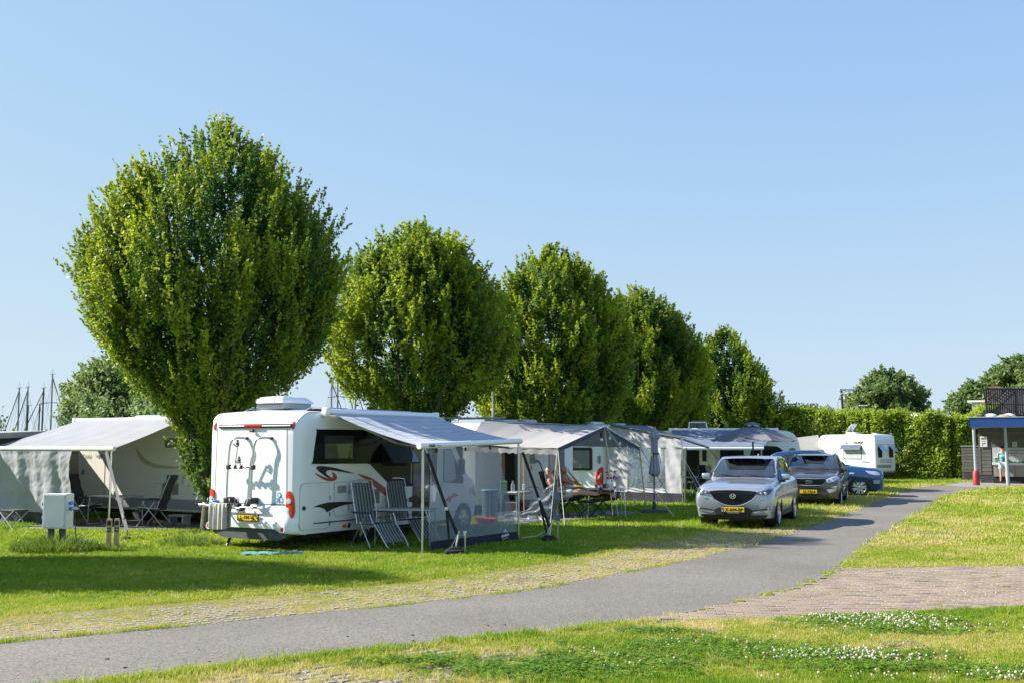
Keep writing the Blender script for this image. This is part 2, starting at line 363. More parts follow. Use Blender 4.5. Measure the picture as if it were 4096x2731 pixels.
# worn joint soil below the open block paving and the bricks
dirt = ramp_ground('dry_soil', [(0.3, (0.12, 0.10, 0.06)), (0.5, (0.17, 0.145, 0.09)), (0.7, (0.12, 0.13, 0.05))], 1.6, fine=70, fstr=0.4, bump=0.6, dist=0.02)
def off_line(line, d):
    out = []
    for i, p in enumerate(line):
        a = Vector(line[max(0, i-1)][:2]); b_ = Vector(line[min(len(line)-1, i+1)][:2]); t = (b_-a).normalized(); n = Vector((-t.y, t.x)); out.append((p[0]+n.x*d, p[1]+n.y*d))
    return out
VLW = 1.75
VL = [p for p in PLs if p[1] < 27]; VLo = off_line(VL, VLW)
verge_l = sheet('paved_verge', off_line(VL, 0.01) + VLo[::-1], 0.006, dirt, 0.04); nm(verge_l, kind='structure')
VR_POLY = [(-3.6, 8.2), (-3.0, 9.1), (-1.5, 10.2), (1.0, 11.7), (1.75, 12.3), (2.4, 12.0), (1.9, 11.0), (0.9, 10.2), (0.3, 9.2), (0.2, 8.2)]
verge_r = sheet('paved_corner', VR_POLY, 0.004, dirt, 0.04); nm(verge_r, kind='structure')
VR2 = [(5.35, 17.75), (7.3, 21.86), (9.2, 25.6), (10.6, 24.9), (8.6, 21.0), (7.2, 17.95)]
verge_r2 = sheet('paved_corner_behind_bricks', VR2, 0.003, dirt, 0.04); nm(verge_r2, kind='structure'); verge_r2.name = 'paved_parking_strip'
BR = [(1.35, 12.28), (2.26, 13.0), (3.1, 13.95), (3.92, 14.97), (4.6, 16.1), (5.2, 17.25), (8.2, 17.6), (12.5, 18.1), (12.5, 14.2), (6.2, 13.3), (4.6, 12.75), (3.4, 12.45), (2.4, 12.2)]
brick_bed = sheet('brick_paving', BR, 0.006, dirt, 0.05); nm(brick_bed, kind='structure')
stone_mats = [ramp_ground('concrete_block', [(0.3, (0.20, 0.175, 0.13)), (0.6, (0.275, 0.24, 0.185))], 2.5, fine=40, fstr=0.2, bump=0.3)]
brick_cols = [ramp_ground('brick_pink', [(0.3, (0.205, 0.155, 0.112)), (0.6, (0.28, 0.215, 0.158))], 1.5, fine=45, fstr=0.22, bump=0.3), ramp_ground('brick_brown', [(0.3, (0.16, 0.125, 0.095)), (0.6, (0.22, 0.17, 0.13))], 1.5, fine=45, fstr=0.22, bump=0.3),
              ramp_ground('brick_tan', [(0.3, (0.24, 0.19, 0.135)), (0.6, (0.31, 0.25, 0.18))], 1.5, fine=45, fstr=0.22, bump=0.3), ramp_ground('brick_slate', [(0.3, (0.11, 0.105, 0.10)), (0.6, (0.16, 0.15, 0.14))], 1.5, fine=45, fstr=0.2, bump=0.3)]
def block_mesh(name, sx, sy, h, b, m):
    mb = MB(); a, c = sx/2, sy/2
    mb.add([(-a,-c,0),(a,-c,0),(a,c,0),(-a,c,0),(-a,-c,h-b),(a,-c,h-b),(a,c,h-b),(-a,c,h-b),(-a+b,-c+b,h),(a-b,-c+b,h),(a-b,c-b,h),(-a+b,c-b,h)],
           [(0,1,5,4),(1,2,6,5),(2,3,7,6),(3,0,4,7),(4,5,9,8),(5,6,10,9),(6,7,11,10),(7,4,8,11),(8,9,10,11)])
    me = bpy.data.meshes.new(name); me.from_pydata(mb.v, [], mb.f); me.materials.append(m); return me
def lay(items, meshes, name, parent, limit=299):
    """items: (x, y, z, angle, scale, mesh index); the nearest ones become pieces of their own, the rest one joined part"""
    items.sort(key=lambda t: t[0]**2 + (t[1])**2)
    vis = [t for t in items if abs(t[0]) < 0.474*t[1] + 0.1]; hid = [t for t in items if not abs(t[0]) < 0.474*t[1] + 0.1]
    for k, (x, y, z, a, s_, mi) in enumerate(vis[:limit]):
        o = bpy.data.objects.new(name, meshes[mi]); COL.objects.link(o); o.parent = parent; o.location = (x, y, z); o.rotation_euler = (rng.normal(0, 0.012), rng.normal(0, 0.012), a); o.scale = (s_, s_, 1)
    rest = vis[limit:] + hid
    if rest:
        mb = MB(); mats_ = [me.materials[0] for me in meshes]; base = [([v.co[:] for v in me.vertices], [list(p.vertices) for p in me.polygons]) for me in meshes]
        for x, y, z, a, s_, mi in rest:
            ca, sa = math.cos(a)*s_, math.sin(a)*s_; mb.m(mi); dz = rng.normal(0, 0.0015)
            mb.add([(x+ca*v[0]-sa*v[1], y+sa*v[0]+ca*v[1], z+v[2]+dz) for v in base[mi][0]], base[mi][1])
        me = bpy.data.meshes.new(name); me.from_pydata(mb.v, [], mb.f); o = link(name, me, mats_, parent); me.polygons.foreach_set('material_index', mb.mi); o['kind'] = 'stuff'; o.name = name + '_field'
stone_me = block_mesh('paving_stone', 0.092, 0.092, 0.009, 0.005, stone_mats[0])
def cover(x, y, s=0.9, seed=0.0): return noise.noise(Vector((x*s, y*s, seed)))*0.6 + noise.noise(Vector((x*s*3.1, y*s*3.1, seed+5)))*0.4
it = []; cum = 0
for i in range(len(VL)-1):
    a = Vector(VL[i][:2]); b_ = Vector(VL[i+1][:2]); L = (b_-a).length; t = (b_-a)/L; n = Vector((-t.y, t.x)); k0 = math.ceil(cum/0.125)*0.125 - cum
    if a.y < 9: cum += L; continue
    while k0 < L:
        for r_ in range(13):
            d = 0.09 + r_*0.125
            p = a + t*k0 + n*d
            if abs(p.x) < 0.474*p.y + 0.8 and cover(p.x, p.y, 1.5, 3) < 0.24 - r_*0.035 - max(0, p.y-17)*0.03: it.append((p.x + rng.normal(0, .004), p.y + rng.normal(0, .004), 0.004 + rng.normal(0, 0.002), math.atan2(t.y, t.x) + rng.normal(0, .03), rng.uniform(.88, 1.05), 0))
        k0 += 0.125
    cum += L
lay(it, [stone_me], 'paving_stone', verge_l)
stone_small = block_mesh('paving_stone', 0.088, 0.088, 0.012, 0.007, stone_mats[0])
def field(poly, ang, thr, seed, st=0.125):
    out = []; ca, sa = math.cos(ang), math.sin(ang); xs = [p[0] for p in poly]; ys = [p[1] for p in poly]; cx, cy = sum(xs)/len(xs), sum(ys)/len(ys)
    for i in range(-60, 60):
        for j in range(-60, 60):
            u, v = i*st, j*st; x, y = cx+ca*u-sa*v, cy+sa*u+ca*v
            if abs(x) < 0.474*y+0.5 and inside(np.array([x]), np.array([y]), poly)[0] and cover(x, y, 1.1, seed) < thr: out.append((x+rng.normal(0, .005), y+rng.normal(0, .005), 0.003, ang+rng.normal(0, .04), rng.uniform(.85, 1.08), 0))
    return out
lay(field(VR_POLY, R(32), -0.02, 11), [stone_small], 'paving_stone', verge_r)
lay(field(VR2, R(60), 0.02, 17), [stone_small], 'paving_stone', verge_r2, 150)
bm_ = [block_mesh('paving_brick', 0.205, 0.1, 0.02, 0.004, k) for k in brick_cols]
it = []; ang = R(-7); ca, sa = math.cos(ang), math.sin(ang)
for j in range(-60, 60):
    for i in range(-40, 46):
        u = i*0.213 + (0.1065 if j % 2 else 0); v = j*0.108; x, y = 5+ca*u-sa*v, 15+sa*u+ca*v
        if abs(x) < 0.474*y+1.0 and inside(np.array([x]), np.array([y]), BR)[0]:
            row = y > 17.28 + (x-5.2)*0.09
            mi = 3 if row else int(rng.choice([0, 0, 0, 1, 2, 3], p=[.25, .25, .15, .2, .13, .02])); it.append((x, y, 0.002+rng.normal(0, .0015), ang+rng.normal(0, .008), 1, mi))
lay(it, bm_, 'paving_brick', brick_bed)
# paving in front of the washing building, a low kerb line in the right-hand lawn
pave2 = ramp_ground('grey_paving', [(0.3, (0.19, 0.18, 0.17)), (0.6, (0.26, 0.245, 0.225))], 0.8, fine=12, fstr=0.25, bump=0.3)
fp = sheet('building_forecourt', [(21.2, 50.6), (20.9, 52.6), (23.2, 56.6), (40, 59), (40, 52.4), (26, 51.2), (23.5, 50.6)], 0.016, pave2, 0.05); nm(fp, kind='structure')
mb = MB()
for k in range(38):
    x = 15.6 + k*0.5; y = 38.6 + (k*0.5)*0.10; mb.box(x, x+0.48, y-0.15, y+0.15, 0.0, 0.035, rot=Matrix.Rotation(0.1, 3, 'Z'))
o = mb.build('stepping_slabs', pave2); o.name = 'slab_strip'; o['kind'] = 'structure'

# ---------------------------------------------------------------- grass (instanced tufts)
def tuft(name, nb, hmin, hmax, rad, w, lean, m):
    V = []; F = []
    for i in range(nb):
        a = random.uniform(0, 2*PI); r_ = rad*math.sqrt(random.random()); x, y = r_*math.cos(a), r_*math.sin(a); h = random.uniform(hmin, hmax)
        b_ = random.uniform(0, 2*PI); l = random.uniform(0.2, 1)*lean*h; dx, dy = math.cos(b_)*l, math.sin(b_)*l; c_ = random.uniform(0, PI); wx, wy = math.cos(c_)*w/2, math.sin(c_)*w/2; n = len(V)
        V += [(x-wx, y-wy, -0.005), (x+wx, y+wy, -0.005), (x+dx*.4+wx*.8, y+dy*.4+wy*.8, h*.6), (x+dx*.4-wx*.8, y+dy*.4-wy*.8, h*.6), (x+dx, y+dy, h)]
        F += [(n, n+1, n+2, n+3), (n+3, n+2, n+4)]
    me = bpy.data.meshes.new(name); me.from_pydata(V, [], F); me.materials.append(m); return bpy.data.objects.new(name, me)
def scatter(name, P, rz, sc, tint, inst, kind='stuff', tilt=0.15):
    me = bpy.data.meshes.new(name); me.vertices.add(len(P)); me.vertices.foreach_set('co', P.astype(np.float32).ravel())
    rot = np.stack([rng.normal(0, tilt, len(P)), rng.normal(0, tilt, len(P)), rz], 1)
    a = me.attributes.new('rot', 'FLOAT_VECTOR', 'POINT'); a.data.foreach_set('vector', rot.astype(np.float32).ravel())
    a = me.attributes.new('scl', 'FLOAT', 'POINT'); a.data.foreach_set('value', sc.astype(np.float32))
    a = me.attributes.new('tint', 'FLOAT', 'POINT'); a.data.foreach_set('value', tint.astype(np.float32))
    o = link(name, me); ng = bpy.data.node_groups.new(name, 'GeometryNodeTree')
    ng.interface.new_socket('Geometry', in_out='INPUT', socket_type='NodeSocketGeometry'); ng.interface.new_socket('Geometry', in_out='OUTPUT', socket_type='NodeSocketGeometry')
    gi = ng.nodes.new('NodeGroupInput'); go = ng.nodes.new('NodeGroupOutput'); ip = ng.nodes.new('GeometryNodeInstanceOnPoints'); oi = ng.nodes.new('GeometryNodeObjectInfo'); oi.inputs[0].default_value = inst
    na = ng.nodes.new('GeometryNodeInputNamedAttribute'); na.data_type = 'FLOAT_VECTOR'; na.inputs[0].default_value = 'rot'
    nb = ng.nodes.new('GeometryNodeInputNamedAttribute'); nb.data_type = 'FLOAT'; nb.inputs[0].default_value = 'scl'
    L = ng.links.new; L(gi.outputs[0], ip.inputs['Points']); L(oi.outputs['Geometry'], ip.inputs['Instance']); L(na.outputs['Attribute'], ip.inputs['Rotation']); L(nb.outputs['Attribute'], ip.inputs['Scale']); L(ip.outputs[0], go.inputs[0])
    md = o.modifiers.new('scatter', 'NODES'); md.node_group = ng; o['kind'] = kind; return o
def grassmat(name, stops, trans=0.35):
    m = leafmat(name, (0, 0, 0), (1, 1, 1), trans, 'INSTANCER', 0.25, 0.6); r = [n for n in m.node_tree.nodes if n.type == 'VALTORGB'][0]
    while len(r.color_ramp.elements) < len(stops): r.color_ramp.elements.new(0.5)
    for e, (p, c) in zip(r.color_ramp.elements, stops): e.position = p; e.color = (*c, 1)
    return m
gm = grassmat('grass_blade', [(0.0, (0.05, 0.13, 0.009)), (0.35, (0.16, 0.27, 0.014)), (0.6, (0.27, 0.34, 0.028)), (0.8, (0.40, 0.39, 0.08)), (1.0, (0.55, 0.47, 0.21))])
def vnoise(x, y, s, seed):
    """smooth value noise on numpy arrays, 0..1"""
    q = np.random.default_rng(seed).random((64, 64)); fx, fy = x*s, y*s; ix = np.floor(fx).astype(int); iy = np.floor(fy).astype(int); tx = fx-ix; ty = fy-iy; tx = tx*tx*(3-2*tx); ty = ty*ty*(3-2*ty)
    g_ = lambda a, b_: q[a % 64, b_ % 64]
    return (g_(ix, iy)*(1-tx)+g_(ix+1, iy)*tx)*(1-ty) + (g_(ix, iy+1)*(1-tx)+g_(ix+1, iy+1)*tx)*ty
def dist_line(x, y, line):
    d = np.full(len(x), 1e9)
    for i in range(len(line)-1):
        ax, ay = line[i][:2]; bx, by = line[i+1][:2]; dx, dy = bx-ax, by-ay; t = np.clip(((x-ax)*dx+(y-ay)*dy)/(dx*dx+dy*dy), 0, 1); d = np.minimum(d, np.hypot(x-ax-t*dx, y-ay-t*dy))
    return d
def pts_in(y0, y1, dens):
    A = (0.474*y1+1.2)*2*(y1-y0); n = int(A*dens); x = rng.uniform(-(0.474*y1+1.2), 0.474*y1+1.2, n); y = rng.uniform(y0, y1, n); k = np.abs(x) < 0.474*y+1.0; return x[k], y[k]
FLOORS = [[(-11.6, 24.9), (-7.0, 24.9), (-7.0, 28.2), (-11.6, 28.2)], [(0.3, 26.7), (4.0, 31.3), (2.7, 32.4), (-0.8, 28.2)]]
BLD = [(21.2, 50.6), (20.9, 52.6), (23.2, 56.6), (40, 59), (40, 52.4), (26, 51.2), (23.5, 50.6)]
def lawn(name, y0, y1, dens, inst, smul):
    x, y = pts_in(y0, y1, dens); out = inside(x, y, PATH); dl = dist_line(x, y, PLs); dr = dist_line(x, y, PRs)
    ragged = (vnoise(x, y, 2.3, 5) < 0.5) & (np.minimum(dl, dr) < 0.05*(1+vnoise(x, y, 5, 6))); out &= ~ragged
    inb = inside(x, y, BR); n1 = vnoise(x, y, 0.9, 1)*.6 + vnoise(x, y, 2.9, 2)*.4; n2 = vnoise(x, y, 0.35, 3)*.55+vnoise(x, y, 1.3, 4)*.45
    left = ~inside(x, y, PATH) & (dl < dr)
    inl = inside(x, y, off_line(VL, 0.01) + VLo[::-1]); inr = inside(x, y, VR_POLY); inr2 = inside(x, y, VR2)
    keep = ~out
    keep &= ~(inb & (rng.random(len(x)) > 0.62*(vnoise(x, y, 7.0, 21)*.6+vnoise(x, y, 1.7, 22)*.4 > .56)))
    keep &= ~(inl & (rng.random(len(x)) > np.clip(0.34 + (n1-0.38)*1.6 + dl*0.33 + np.maximum(0, y-16)*0.05, 0.05, 1)))
    keep &= ~(inr & (rng.random(len(x)) > np.clip((n1-0.26)*3.4, 0.18, 1)))
    keep &= ~(inr2 & (rng.random(len(x)) > np.clip((n1-0.2)*2.5, 0.2, 1)))
    for f in FLOORS + [BLD]: keep &= ~inside(x, y, f)
    tint = 0.42 + (n2-0.5)*0.5 + rng.normal(0, 0.10, len(x))
    tint += np.where(left, np.clip(0.42-0.15*dl, 0, 0.4), 0.16 + 0.1*(n2 > 0.5) + 0.06*(y > 16))
    tint += np.where(inl | inr | inb, 0.12, 0)
    tint += np.where(rng.random(len(x)) < 0.06, 0.35, 0)
    tint = np.where((~left) & (y < 13), tint - np.where(n1 > 0.55, 0.2, 0) + .04, tint)
    x, y, tint, left, dl, inl, inb, n1 = [a[keep] for a in (x, y, tint, left, dl, inl, inb, n1)]
    sc = rng.uniform(0.7, 1.3, len(x))*smul*np.where(inl | inb, 0.6, 1.0)*np.where((~left) & (y < 13), 0.85 + 0.55*n1, 1.0)
    edge = (dist_line(x, y, PRs) < 0.18) & (y < 13); sc = np.where(edge, sc*1.25, sc)
    return scatter(name, np.stack([x, y, np.zeros(len(x))], 1), rng.uniform(0, 6.28, len(x)), sc, np.clip(tint, 0, 1), inst)
t1 = tuft('grass_tuft', 26, 0.018, 0.042, 0.05, 0.0045, 1.2, gm); t2 = tuft('grass_tuft', 24, 0.022, 0.05, 0.085, 0.008, 1.1, gm); t3 = tuft('grass_tuft', 22, 0.03, 0.065, 0.16, 0.015, 1.0, gm)
lawn('lawn_grass', 8.2, 14, 620, t1, 1.0); lawn('lawn_grass', 14, 21, 260, t2, 1.0); lawn('lawn_grass', 21, 34, 90, t3, 1.0); lawn('lawn_grass', 34, 66, 26, t3, 1.5)
# taller blades along the path edge and under the vehicles, weeds
tall = tuft('tall_grass_tuft', 12, 0.06, 0.17, 0.05, 0.005, 0.8, gm)
ex = []
for p in spl([q for q in PR if q[1] < 13], 60, False):
    if rng.random() < 0.5: ex.append((p[0]+rng.uniform(0.0, .09), p[1]-rng.uniform(0.0, .14)))
for _ in range(260):
    x = rng.uniform(-5, 8); y = rng.uniform(9, 13); 
    if cover(x, y, 1.2, 2) > 0.15 and not inside(np.array([x]), np.array([y]), PATH)[0] and not inside(np.array([x]), np.array([y]), BR)[0]: ex.append((x, y))
for _ in range(160): ex.append((4.4+rng.normal(0, .8), 25.9+rng.normal(0, .35)))
for _ in range(220): x = rng.uniform(7.2, 11); ex.append((x, 30.5+(x-7.2)*1.3+rng.normal(0, .5)))
for _ in range(260): ex.append((-6.1+rng.normal(0, .35), 21.6+rng.normal(0, .5)))
ex = np.array([e for e in ex if not (inside(np.array([e[0]]), np.array([e[1]]), PATH)[0])]); ex = np.c_[ex, np.zeros(len(ex))]
scatter('tall_grass', ex, rng.uniform(0, 6.28, len(ex)), rng.uniform(.5, 1.2, len(ex)), np.clip(rng.normal(.55, .15, len(ex)), 0, 1), tall)
# white clover: leaf mats and flower heads
clm = grassmat('clover_leaf', [(0.0, (0.04, 0.13, 0.01)), (0.5, (0.115, 0.235, 0.016)), (1.0, (0.24, 0.33, 0.03))], 0.25)
V = []; F = []
for i in range(16):
    a = random.uniform(0, 6.28); r_ = .055*math.sqrt(random.random()); x, y, z = r_*math.cos(a), r_*math.sin(a), random.uniform(.02, .05)
    for k in range(3):
        b_ = a + k*2.094; n = len(V); dx, dy = math.cos(b_)*.014, math.sin(b_)*.014; px, py = -dy*.55, dx*.55
        V += [(x, y, z), (x+dx*.6+px, y+dy*.6+py, z+.003), (x+dx, y+dy, z+.001), (x+dx*.6-px, y+dy*.6-py, z+.003)]; F.append((n, n+1, n+2, n+3))
me = bpy.data.meshes.new('clover_leaves'); me.from_pydata(V, [], F); me.materials.append(clm); clover = bpy.data.objects.new('clover_leaves', me)
flm = grassmat('clover_flower', [(0.0, (0.50, 0.32, 0.26)), (0.35, (0.62, 0.56, 0.46)), (1.0, (0.72, 0.70, 0.62))], 0.2)
mb = MB(); mb.lathe([(0.003, 0.048), (0.008, 0.051), (0.0105, 0.058), (0.007, 0.065), (0.002, 0.068)], 7); mb.tube([(0, 0, 0), (0, 0, .05)], .0012, 3)
me = bpy.data.meshes.new('clover_flower_head'); me.from_pydata(mb.v, [], mb.f); me.materials.append(flm); flower = bpy.data.objects.new('clover_flower_head', me)
blobs = [(1.9, 10.6, .5, .22, 330), (1.1, 9.9, .5, .25, 280), (0.2, 9.5, .4, .2, 200), (4.0, 12.1, .45, .24, 420), (4.2, 11.6, .4, .16, 160), (3.0, 10.1, .45, .18, 330), (2.3, 10.2, .4, .16, 160), (3.2, 9.6, .4, .1, 160), (4.3, 9.4, .3, .15, 160), (1.5, 11.4, .25, .12, 70), (-0.8, 9.9, .3, .12, 70)]
fb = [(4.0, 12.15, .38, .20, 420), (4.3, 11.7, .38, .14, 130), (3.0, 10.15, .36, .15, 230), (3.4, 9.93, .28, .08, 90), (1.9, 10.7, .35, .18, 35), (2.35, 10.25, .4, .18, 60), (4.25, 9.3, .22, .12, 90), (1.1, 9.9, .5, .3, 25), (3.2, 9.2, .5, .08, 25), (2.6, 11.3, .6, .3, 14)]
def cluster(bl, zs=0):
    a = np.concatenate([np.c_[rng.normal(x, sx, n), rng.normal(y, sy, n)] for x, y, sx, sy, n in bl]); k = ~inside(a[:, 0], a[:, 1], PATH) & ~inside(a[:, 0], a[:, 1], BR); a = a[k]; return np.c_[a, np.full(len(a), zs)]
P = cluster([(x, y, sx, sy, n*2) for x, y, sx, sy, n in blobs]); scatter('clover', P, rng.uniform(0, 6.28, len(P)), rng.uniform(.8, 1.3, len(P)), rng.random(len(P)), clover)
P = cluster(fb, 0.0); 
x_, y_ = pts_in(14, 34, 1.2); k = ~inside(x_, y_, PATH) & (x_ > -2); P2 = np.c_[x_[k], y_[k], np.full(k.sum(), -0.02)]; P = np.r_[P, P2]
scatter('clover_flowers', P, rng.uniform(0, 6.28, len(P)), rng.uniform(.6, 1.15, len(P)), rng.random(len(P)), flower, tilt=0.25)
# a drain grate sunk in the lawn, little clods on the path
mb = MB(); mb.box(-.3, .3, -.2, -.17, 0, .035); mb.box(-.3, .3, .17, .2, 0, .035); mb.box(-.3, -.27, -.17, .17, 0, .035); mb.box(.27, .3, -.17, .17, 0, .035)
gr = empty('drain_grate', (3.78, 10.72, 0.012), R(4), 'dark iron drain grate sunk in the grass among the clover', 'drain grate'); gr.scale = (.62, .55, .6)
mb.build('grate_frame', dgrey, gr)
bar = MB().box(-.03, .03, -.17, .17, .005, .03)
for k in range(5):
    o = bar.build('grate_bar', dgrey, gr) if k == 0 else o.copy()
    if k: COL.objects.link(o)
    o.location = (-.2+k*.1, 0, 0)
mb = MB()
for _ in range(46):
    x = random.uniform(-4, 6); y = 11+0.75*(x+1)*0.6+random.uniform(-.6, .6)
    if inside(np.array([x]), np.array([y]), PATH)[0]: s_ = random.uniform(.006, .016); mb.box(x-s_, x+s_, y-s_, y+s_*.6, .012, .012+s_*.7, rot=Matrix.Rotation(random.random()*3, 3, 'Z'))
o = mb.build('loose_soil_crumbs', dirt); o['kind'] = 'stuff'
# ---------------------------------------------------------------- trees, hedge and shrubs
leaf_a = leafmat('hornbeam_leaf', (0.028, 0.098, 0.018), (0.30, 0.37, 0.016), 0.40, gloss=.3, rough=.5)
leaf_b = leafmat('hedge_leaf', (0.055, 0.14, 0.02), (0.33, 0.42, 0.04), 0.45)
leaf_c = leafmat('ash_leaf', (0.075, 0.135, 0.04), (0.20, 0.27, 0.08), 0.4)  # pale greyish greens, distance haze put into the leaf colours
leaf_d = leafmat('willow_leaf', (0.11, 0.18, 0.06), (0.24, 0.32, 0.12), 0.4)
bark = mat('bark', (0.10, 0.085, 0.055), 0.9, var=0.35, scale=7, bump=0.5)
def leaf_quads(C, D, N, size, aspect=0.5):
    """C centres, D leaf axis, N normals -> rhombic leaves"""
    D = D/np.linalg.norm(D, axis=1, keepdims=True); W = np.cross(D, N); W /= np.linalg.norm(W, axis=1, keepdims=True)+1e-9; s_ = size[:, None]
    n = np.cross(W, D)
    V = np.stack([C - D*s_*.5, C + W*s_*aspect*.5 - n*s_*.08, C + D*s_*.5, C - W*s_*aspect*.5 - n*s_*.08], 1).reshape(-1, 3); F = np.arange(len(C)*4).reshape(-1, 4); return V, F
def crown(prof, seed, nshoot, per, leaf, up=1.0, shoot=(0.35, 0.9), lob=0.16, inner=0.18, vst=0.35, sparse=0.38, spray=.065, sv=.40, st=.20):
    """prof: (z, radius) outline. Leafy shoots sit near the surface, pointing up and out, in uneven columns with gaps"""
    r = np.random.default_rng(seed); z0, z1 = prof[0][0], prof[-1][0]; pz = np.array([p[0] for p in prof]); pr = np.array([p[1] for p in prof])
    zz = []; 
    w = pr/pr.max(); zs = np.linspace(z0, z1, 400); wz = np.interp(zs, pz, pr)**1.3+.02; wz /= wz.sum()
    n = int(nshoot*1.9); z = r.choice(zs, n, p=wz) + r.normal(0, .05, n); a = r.uniform(0, 2*PI, n); rad = 1 - np.abs(r.normal(0, .26, n)); rad = np.where(r.random(n) < inner, r.uniform(.15, .8, n), rad); rad = np.clip(rad, .05, 1)
    q = r.random((32, 24))
    def nz(a_, z_, ka, kz):
        u = (a_/(2*PI)*ka); v = z_*kz; iu = np.floor(u).astype(int); iv = np.floor(v).astype(int); tu = u-iu; tv = v-iv; tu = tu*tu*(3-2*tu); tv = tv*tv*(3-2*tv)
        g_ = lambda i, j: q[(i % int(ka)) % 32, j % 24]
        return (g_(iu, iv)*(1-tu)+g_(iu+1, iv)*tu)*(1-tv)+(g_(iu, iv+1)*(1-tu)+g_(iu+1, iv+1)*tu)*tv
    lobe = nz(a, z, 15, vst*1.3)*.5 + nz(a+1, z+7, 27, vst*3)*.5
    keep = r.random(n) < np.clip((lobe-.27)*3.6, .12, 1); keep &= r.random(n) > sparse*(lobe < .40)*(rad > .8)
    idx = np.where(keep)[0][:nshoot]; z, a, rad, lobe = z[idx], a[idx], rad[idx], lobe[idx]; n = len(z)
    # gather most shoots into upright sprays with dark gaps between them
    nc = max(12, int(nshoot*spray)); ci = r.integers(0, n, nc); cz, ca, cr = z[ci], a[ci], r.uniform(.84, 1.04, nc); cb = r.normal(0, .13, nc); pick = r.integers(0, nc, n); inn = r.random(n) < .40
    Rl = np.interp(cz[pick], pz, pr)+.05; lz = cz[pick]+r.normal(0, sv, n); la = ca[pick]+r.normal(0, st, n)/Rl; lr_ = cr[pick]-np.abs(r.normal(0, .10, n))-.03*np.abs(lz-cz[pick])
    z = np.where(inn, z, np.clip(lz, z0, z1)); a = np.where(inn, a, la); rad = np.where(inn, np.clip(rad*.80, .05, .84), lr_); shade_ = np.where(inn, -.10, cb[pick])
    Rz = np.interp(z, pz, pr)*(1 + (lobe-.55)*2*lob); B = np.stack([np.cos(a)*Rz*rad, np.sin(a)*Rz*rad, z], 1)
    out = np.stack([np.cos(a), np.sin(a), np.zeros(n)], 1); hz = (z-z0)/(z1-z0)
    d = out*(0.55*(1-hz*.75)+.1)[:, None] + np.array([0, 0, 1])*up*(.75+.35*hz)[:, None] + r.normal(0, .25, (n, 3)); d /= np.linalg.norm(d, axis=1, keepdims=True)
    L = r.uniform(*shoot, n)*(0.7+.5*rad)
    t = np.tile(np.linspace(0, 1, per), (n, 1)) + r.normal(0, .03, (n, per)); sp = (leaf*.62)*(1.15-t)[..., None]*r.normal(0, 1, (n, per, 3))
    C = B[:, None, :] + d[:, None, :]*(t*L[:, None])[..., None] + sp - d[:, None, :]*.25*L[:, None, None]
    LD = d[:, None, :]*.6 + r.normal(0, .75, (n, per, 3)); NN = out[:, None, :]*.4 + np.array([0, 0, .8]) + r.normal(0, .6, (n, per, 3))
    tint = np.clip((rad-.62)[:, None]*.75 + (lobe-.5)[:, None]*.5 + t*.40 + r.normal(0, .13, (n, per)) + (shade_*1.6)[:, None] + .10, 0, 1)  # inner leaves darker, outer and tip leaves lighter: sun and shade put into the tint
    C = C.reshape(-1, 3); V, F = leaf_quads(C, LD.reshape(-1, 3), NN.reshape(-1, 3), leaf*r.uniform(.7, 1.25, len(C)), .55); return V, F, tint.ravel(), B, d
def limbs(mb, prof, seed, nl, r0, ztrunk, zsplit):
    r = random.Random(seed); z1 = prof[-1][0]; pz = [p[0] for p in prof]; pr = [p[1] for p in prof]
    mb.tube([(0, 0, -.05), (.03, .02, ztrunk*.5), (0, 0, zsplit)], r0, 10, r0*.8)
    for k in range(nl):
        a = 2*PI*k/nl + r.uniform(-.3, .3); tgt = r.uniform(.25, .85); zt = z1*r.uniform(.55, .9); Rm = float(np.interp(zt, pz, pr))*tgt; p0 = Vector((0, 0, r.uniform(ztrunk*.7, zsplit)))
        p3 = Vector((math.cos(a)*Rm, math.sin(a)*Rm, zt)); p1 = p0 + Vector((math.cos(a)*Rm*.45, math.sin(a)*Rm*.45, (zt-p0.z)*.22)); p2 = p0 + Vector((math.cos(a)*Rm*.85, math.sin(a)*Rm*.85, (zt-p0.z)*.6))
        pts = [tuple(p) for p in (p0, p1, p2, p3)]; mb.tube(spl(pts, 4, False), r0*.42, 6, r0*.07)
        for j in range(3):
            q0 = Vector(pts[1]).lerp(Vector(pts[2]), .15+.35*j); b_ = a + r.uniform(-1.2, 1.2); L = r.uniform(.8, 1.7); q1 = q0 + Vector((math.cos(b_)*L*.5, math.sin(b_)*L*.5, L)); mb.tube([q0, q0.lerp(q1, .5)+Vector((math.cos(b_), math.sin(b_), 0))*.08, q1], r0*.2, 5, r0*.05)
def tree(name, loc, prof, seed, nshoot, per, leaf, label, group=None, lm=None, r0=.16, nl=10, zt=1.0, zs=1.7, **k):
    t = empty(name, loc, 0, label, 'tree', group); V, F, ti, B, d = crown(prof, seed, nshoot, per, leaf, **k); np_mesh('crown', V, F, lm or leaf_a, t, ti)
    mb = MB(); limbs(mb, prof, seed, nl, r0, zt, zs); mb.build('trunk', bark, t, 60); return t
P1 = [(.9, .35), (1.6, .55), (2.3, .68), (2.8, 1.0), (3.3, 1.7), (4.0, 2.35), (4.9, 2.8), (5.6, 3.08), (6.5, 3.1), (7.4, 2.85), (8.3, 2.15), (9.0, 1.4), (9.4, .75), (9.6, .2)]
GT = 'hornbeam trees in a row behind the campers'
T1 = tree('hornbeam_tree', (-6.88, 24.6, 0), P1, 3, 5000, 44, .099, 'largest and nearest hornbeam tree, its crown rising behind the white motorhome', GT, zt=1.2, zs=1.9, lob=.09); T1.scale = (.935, .935, .93)
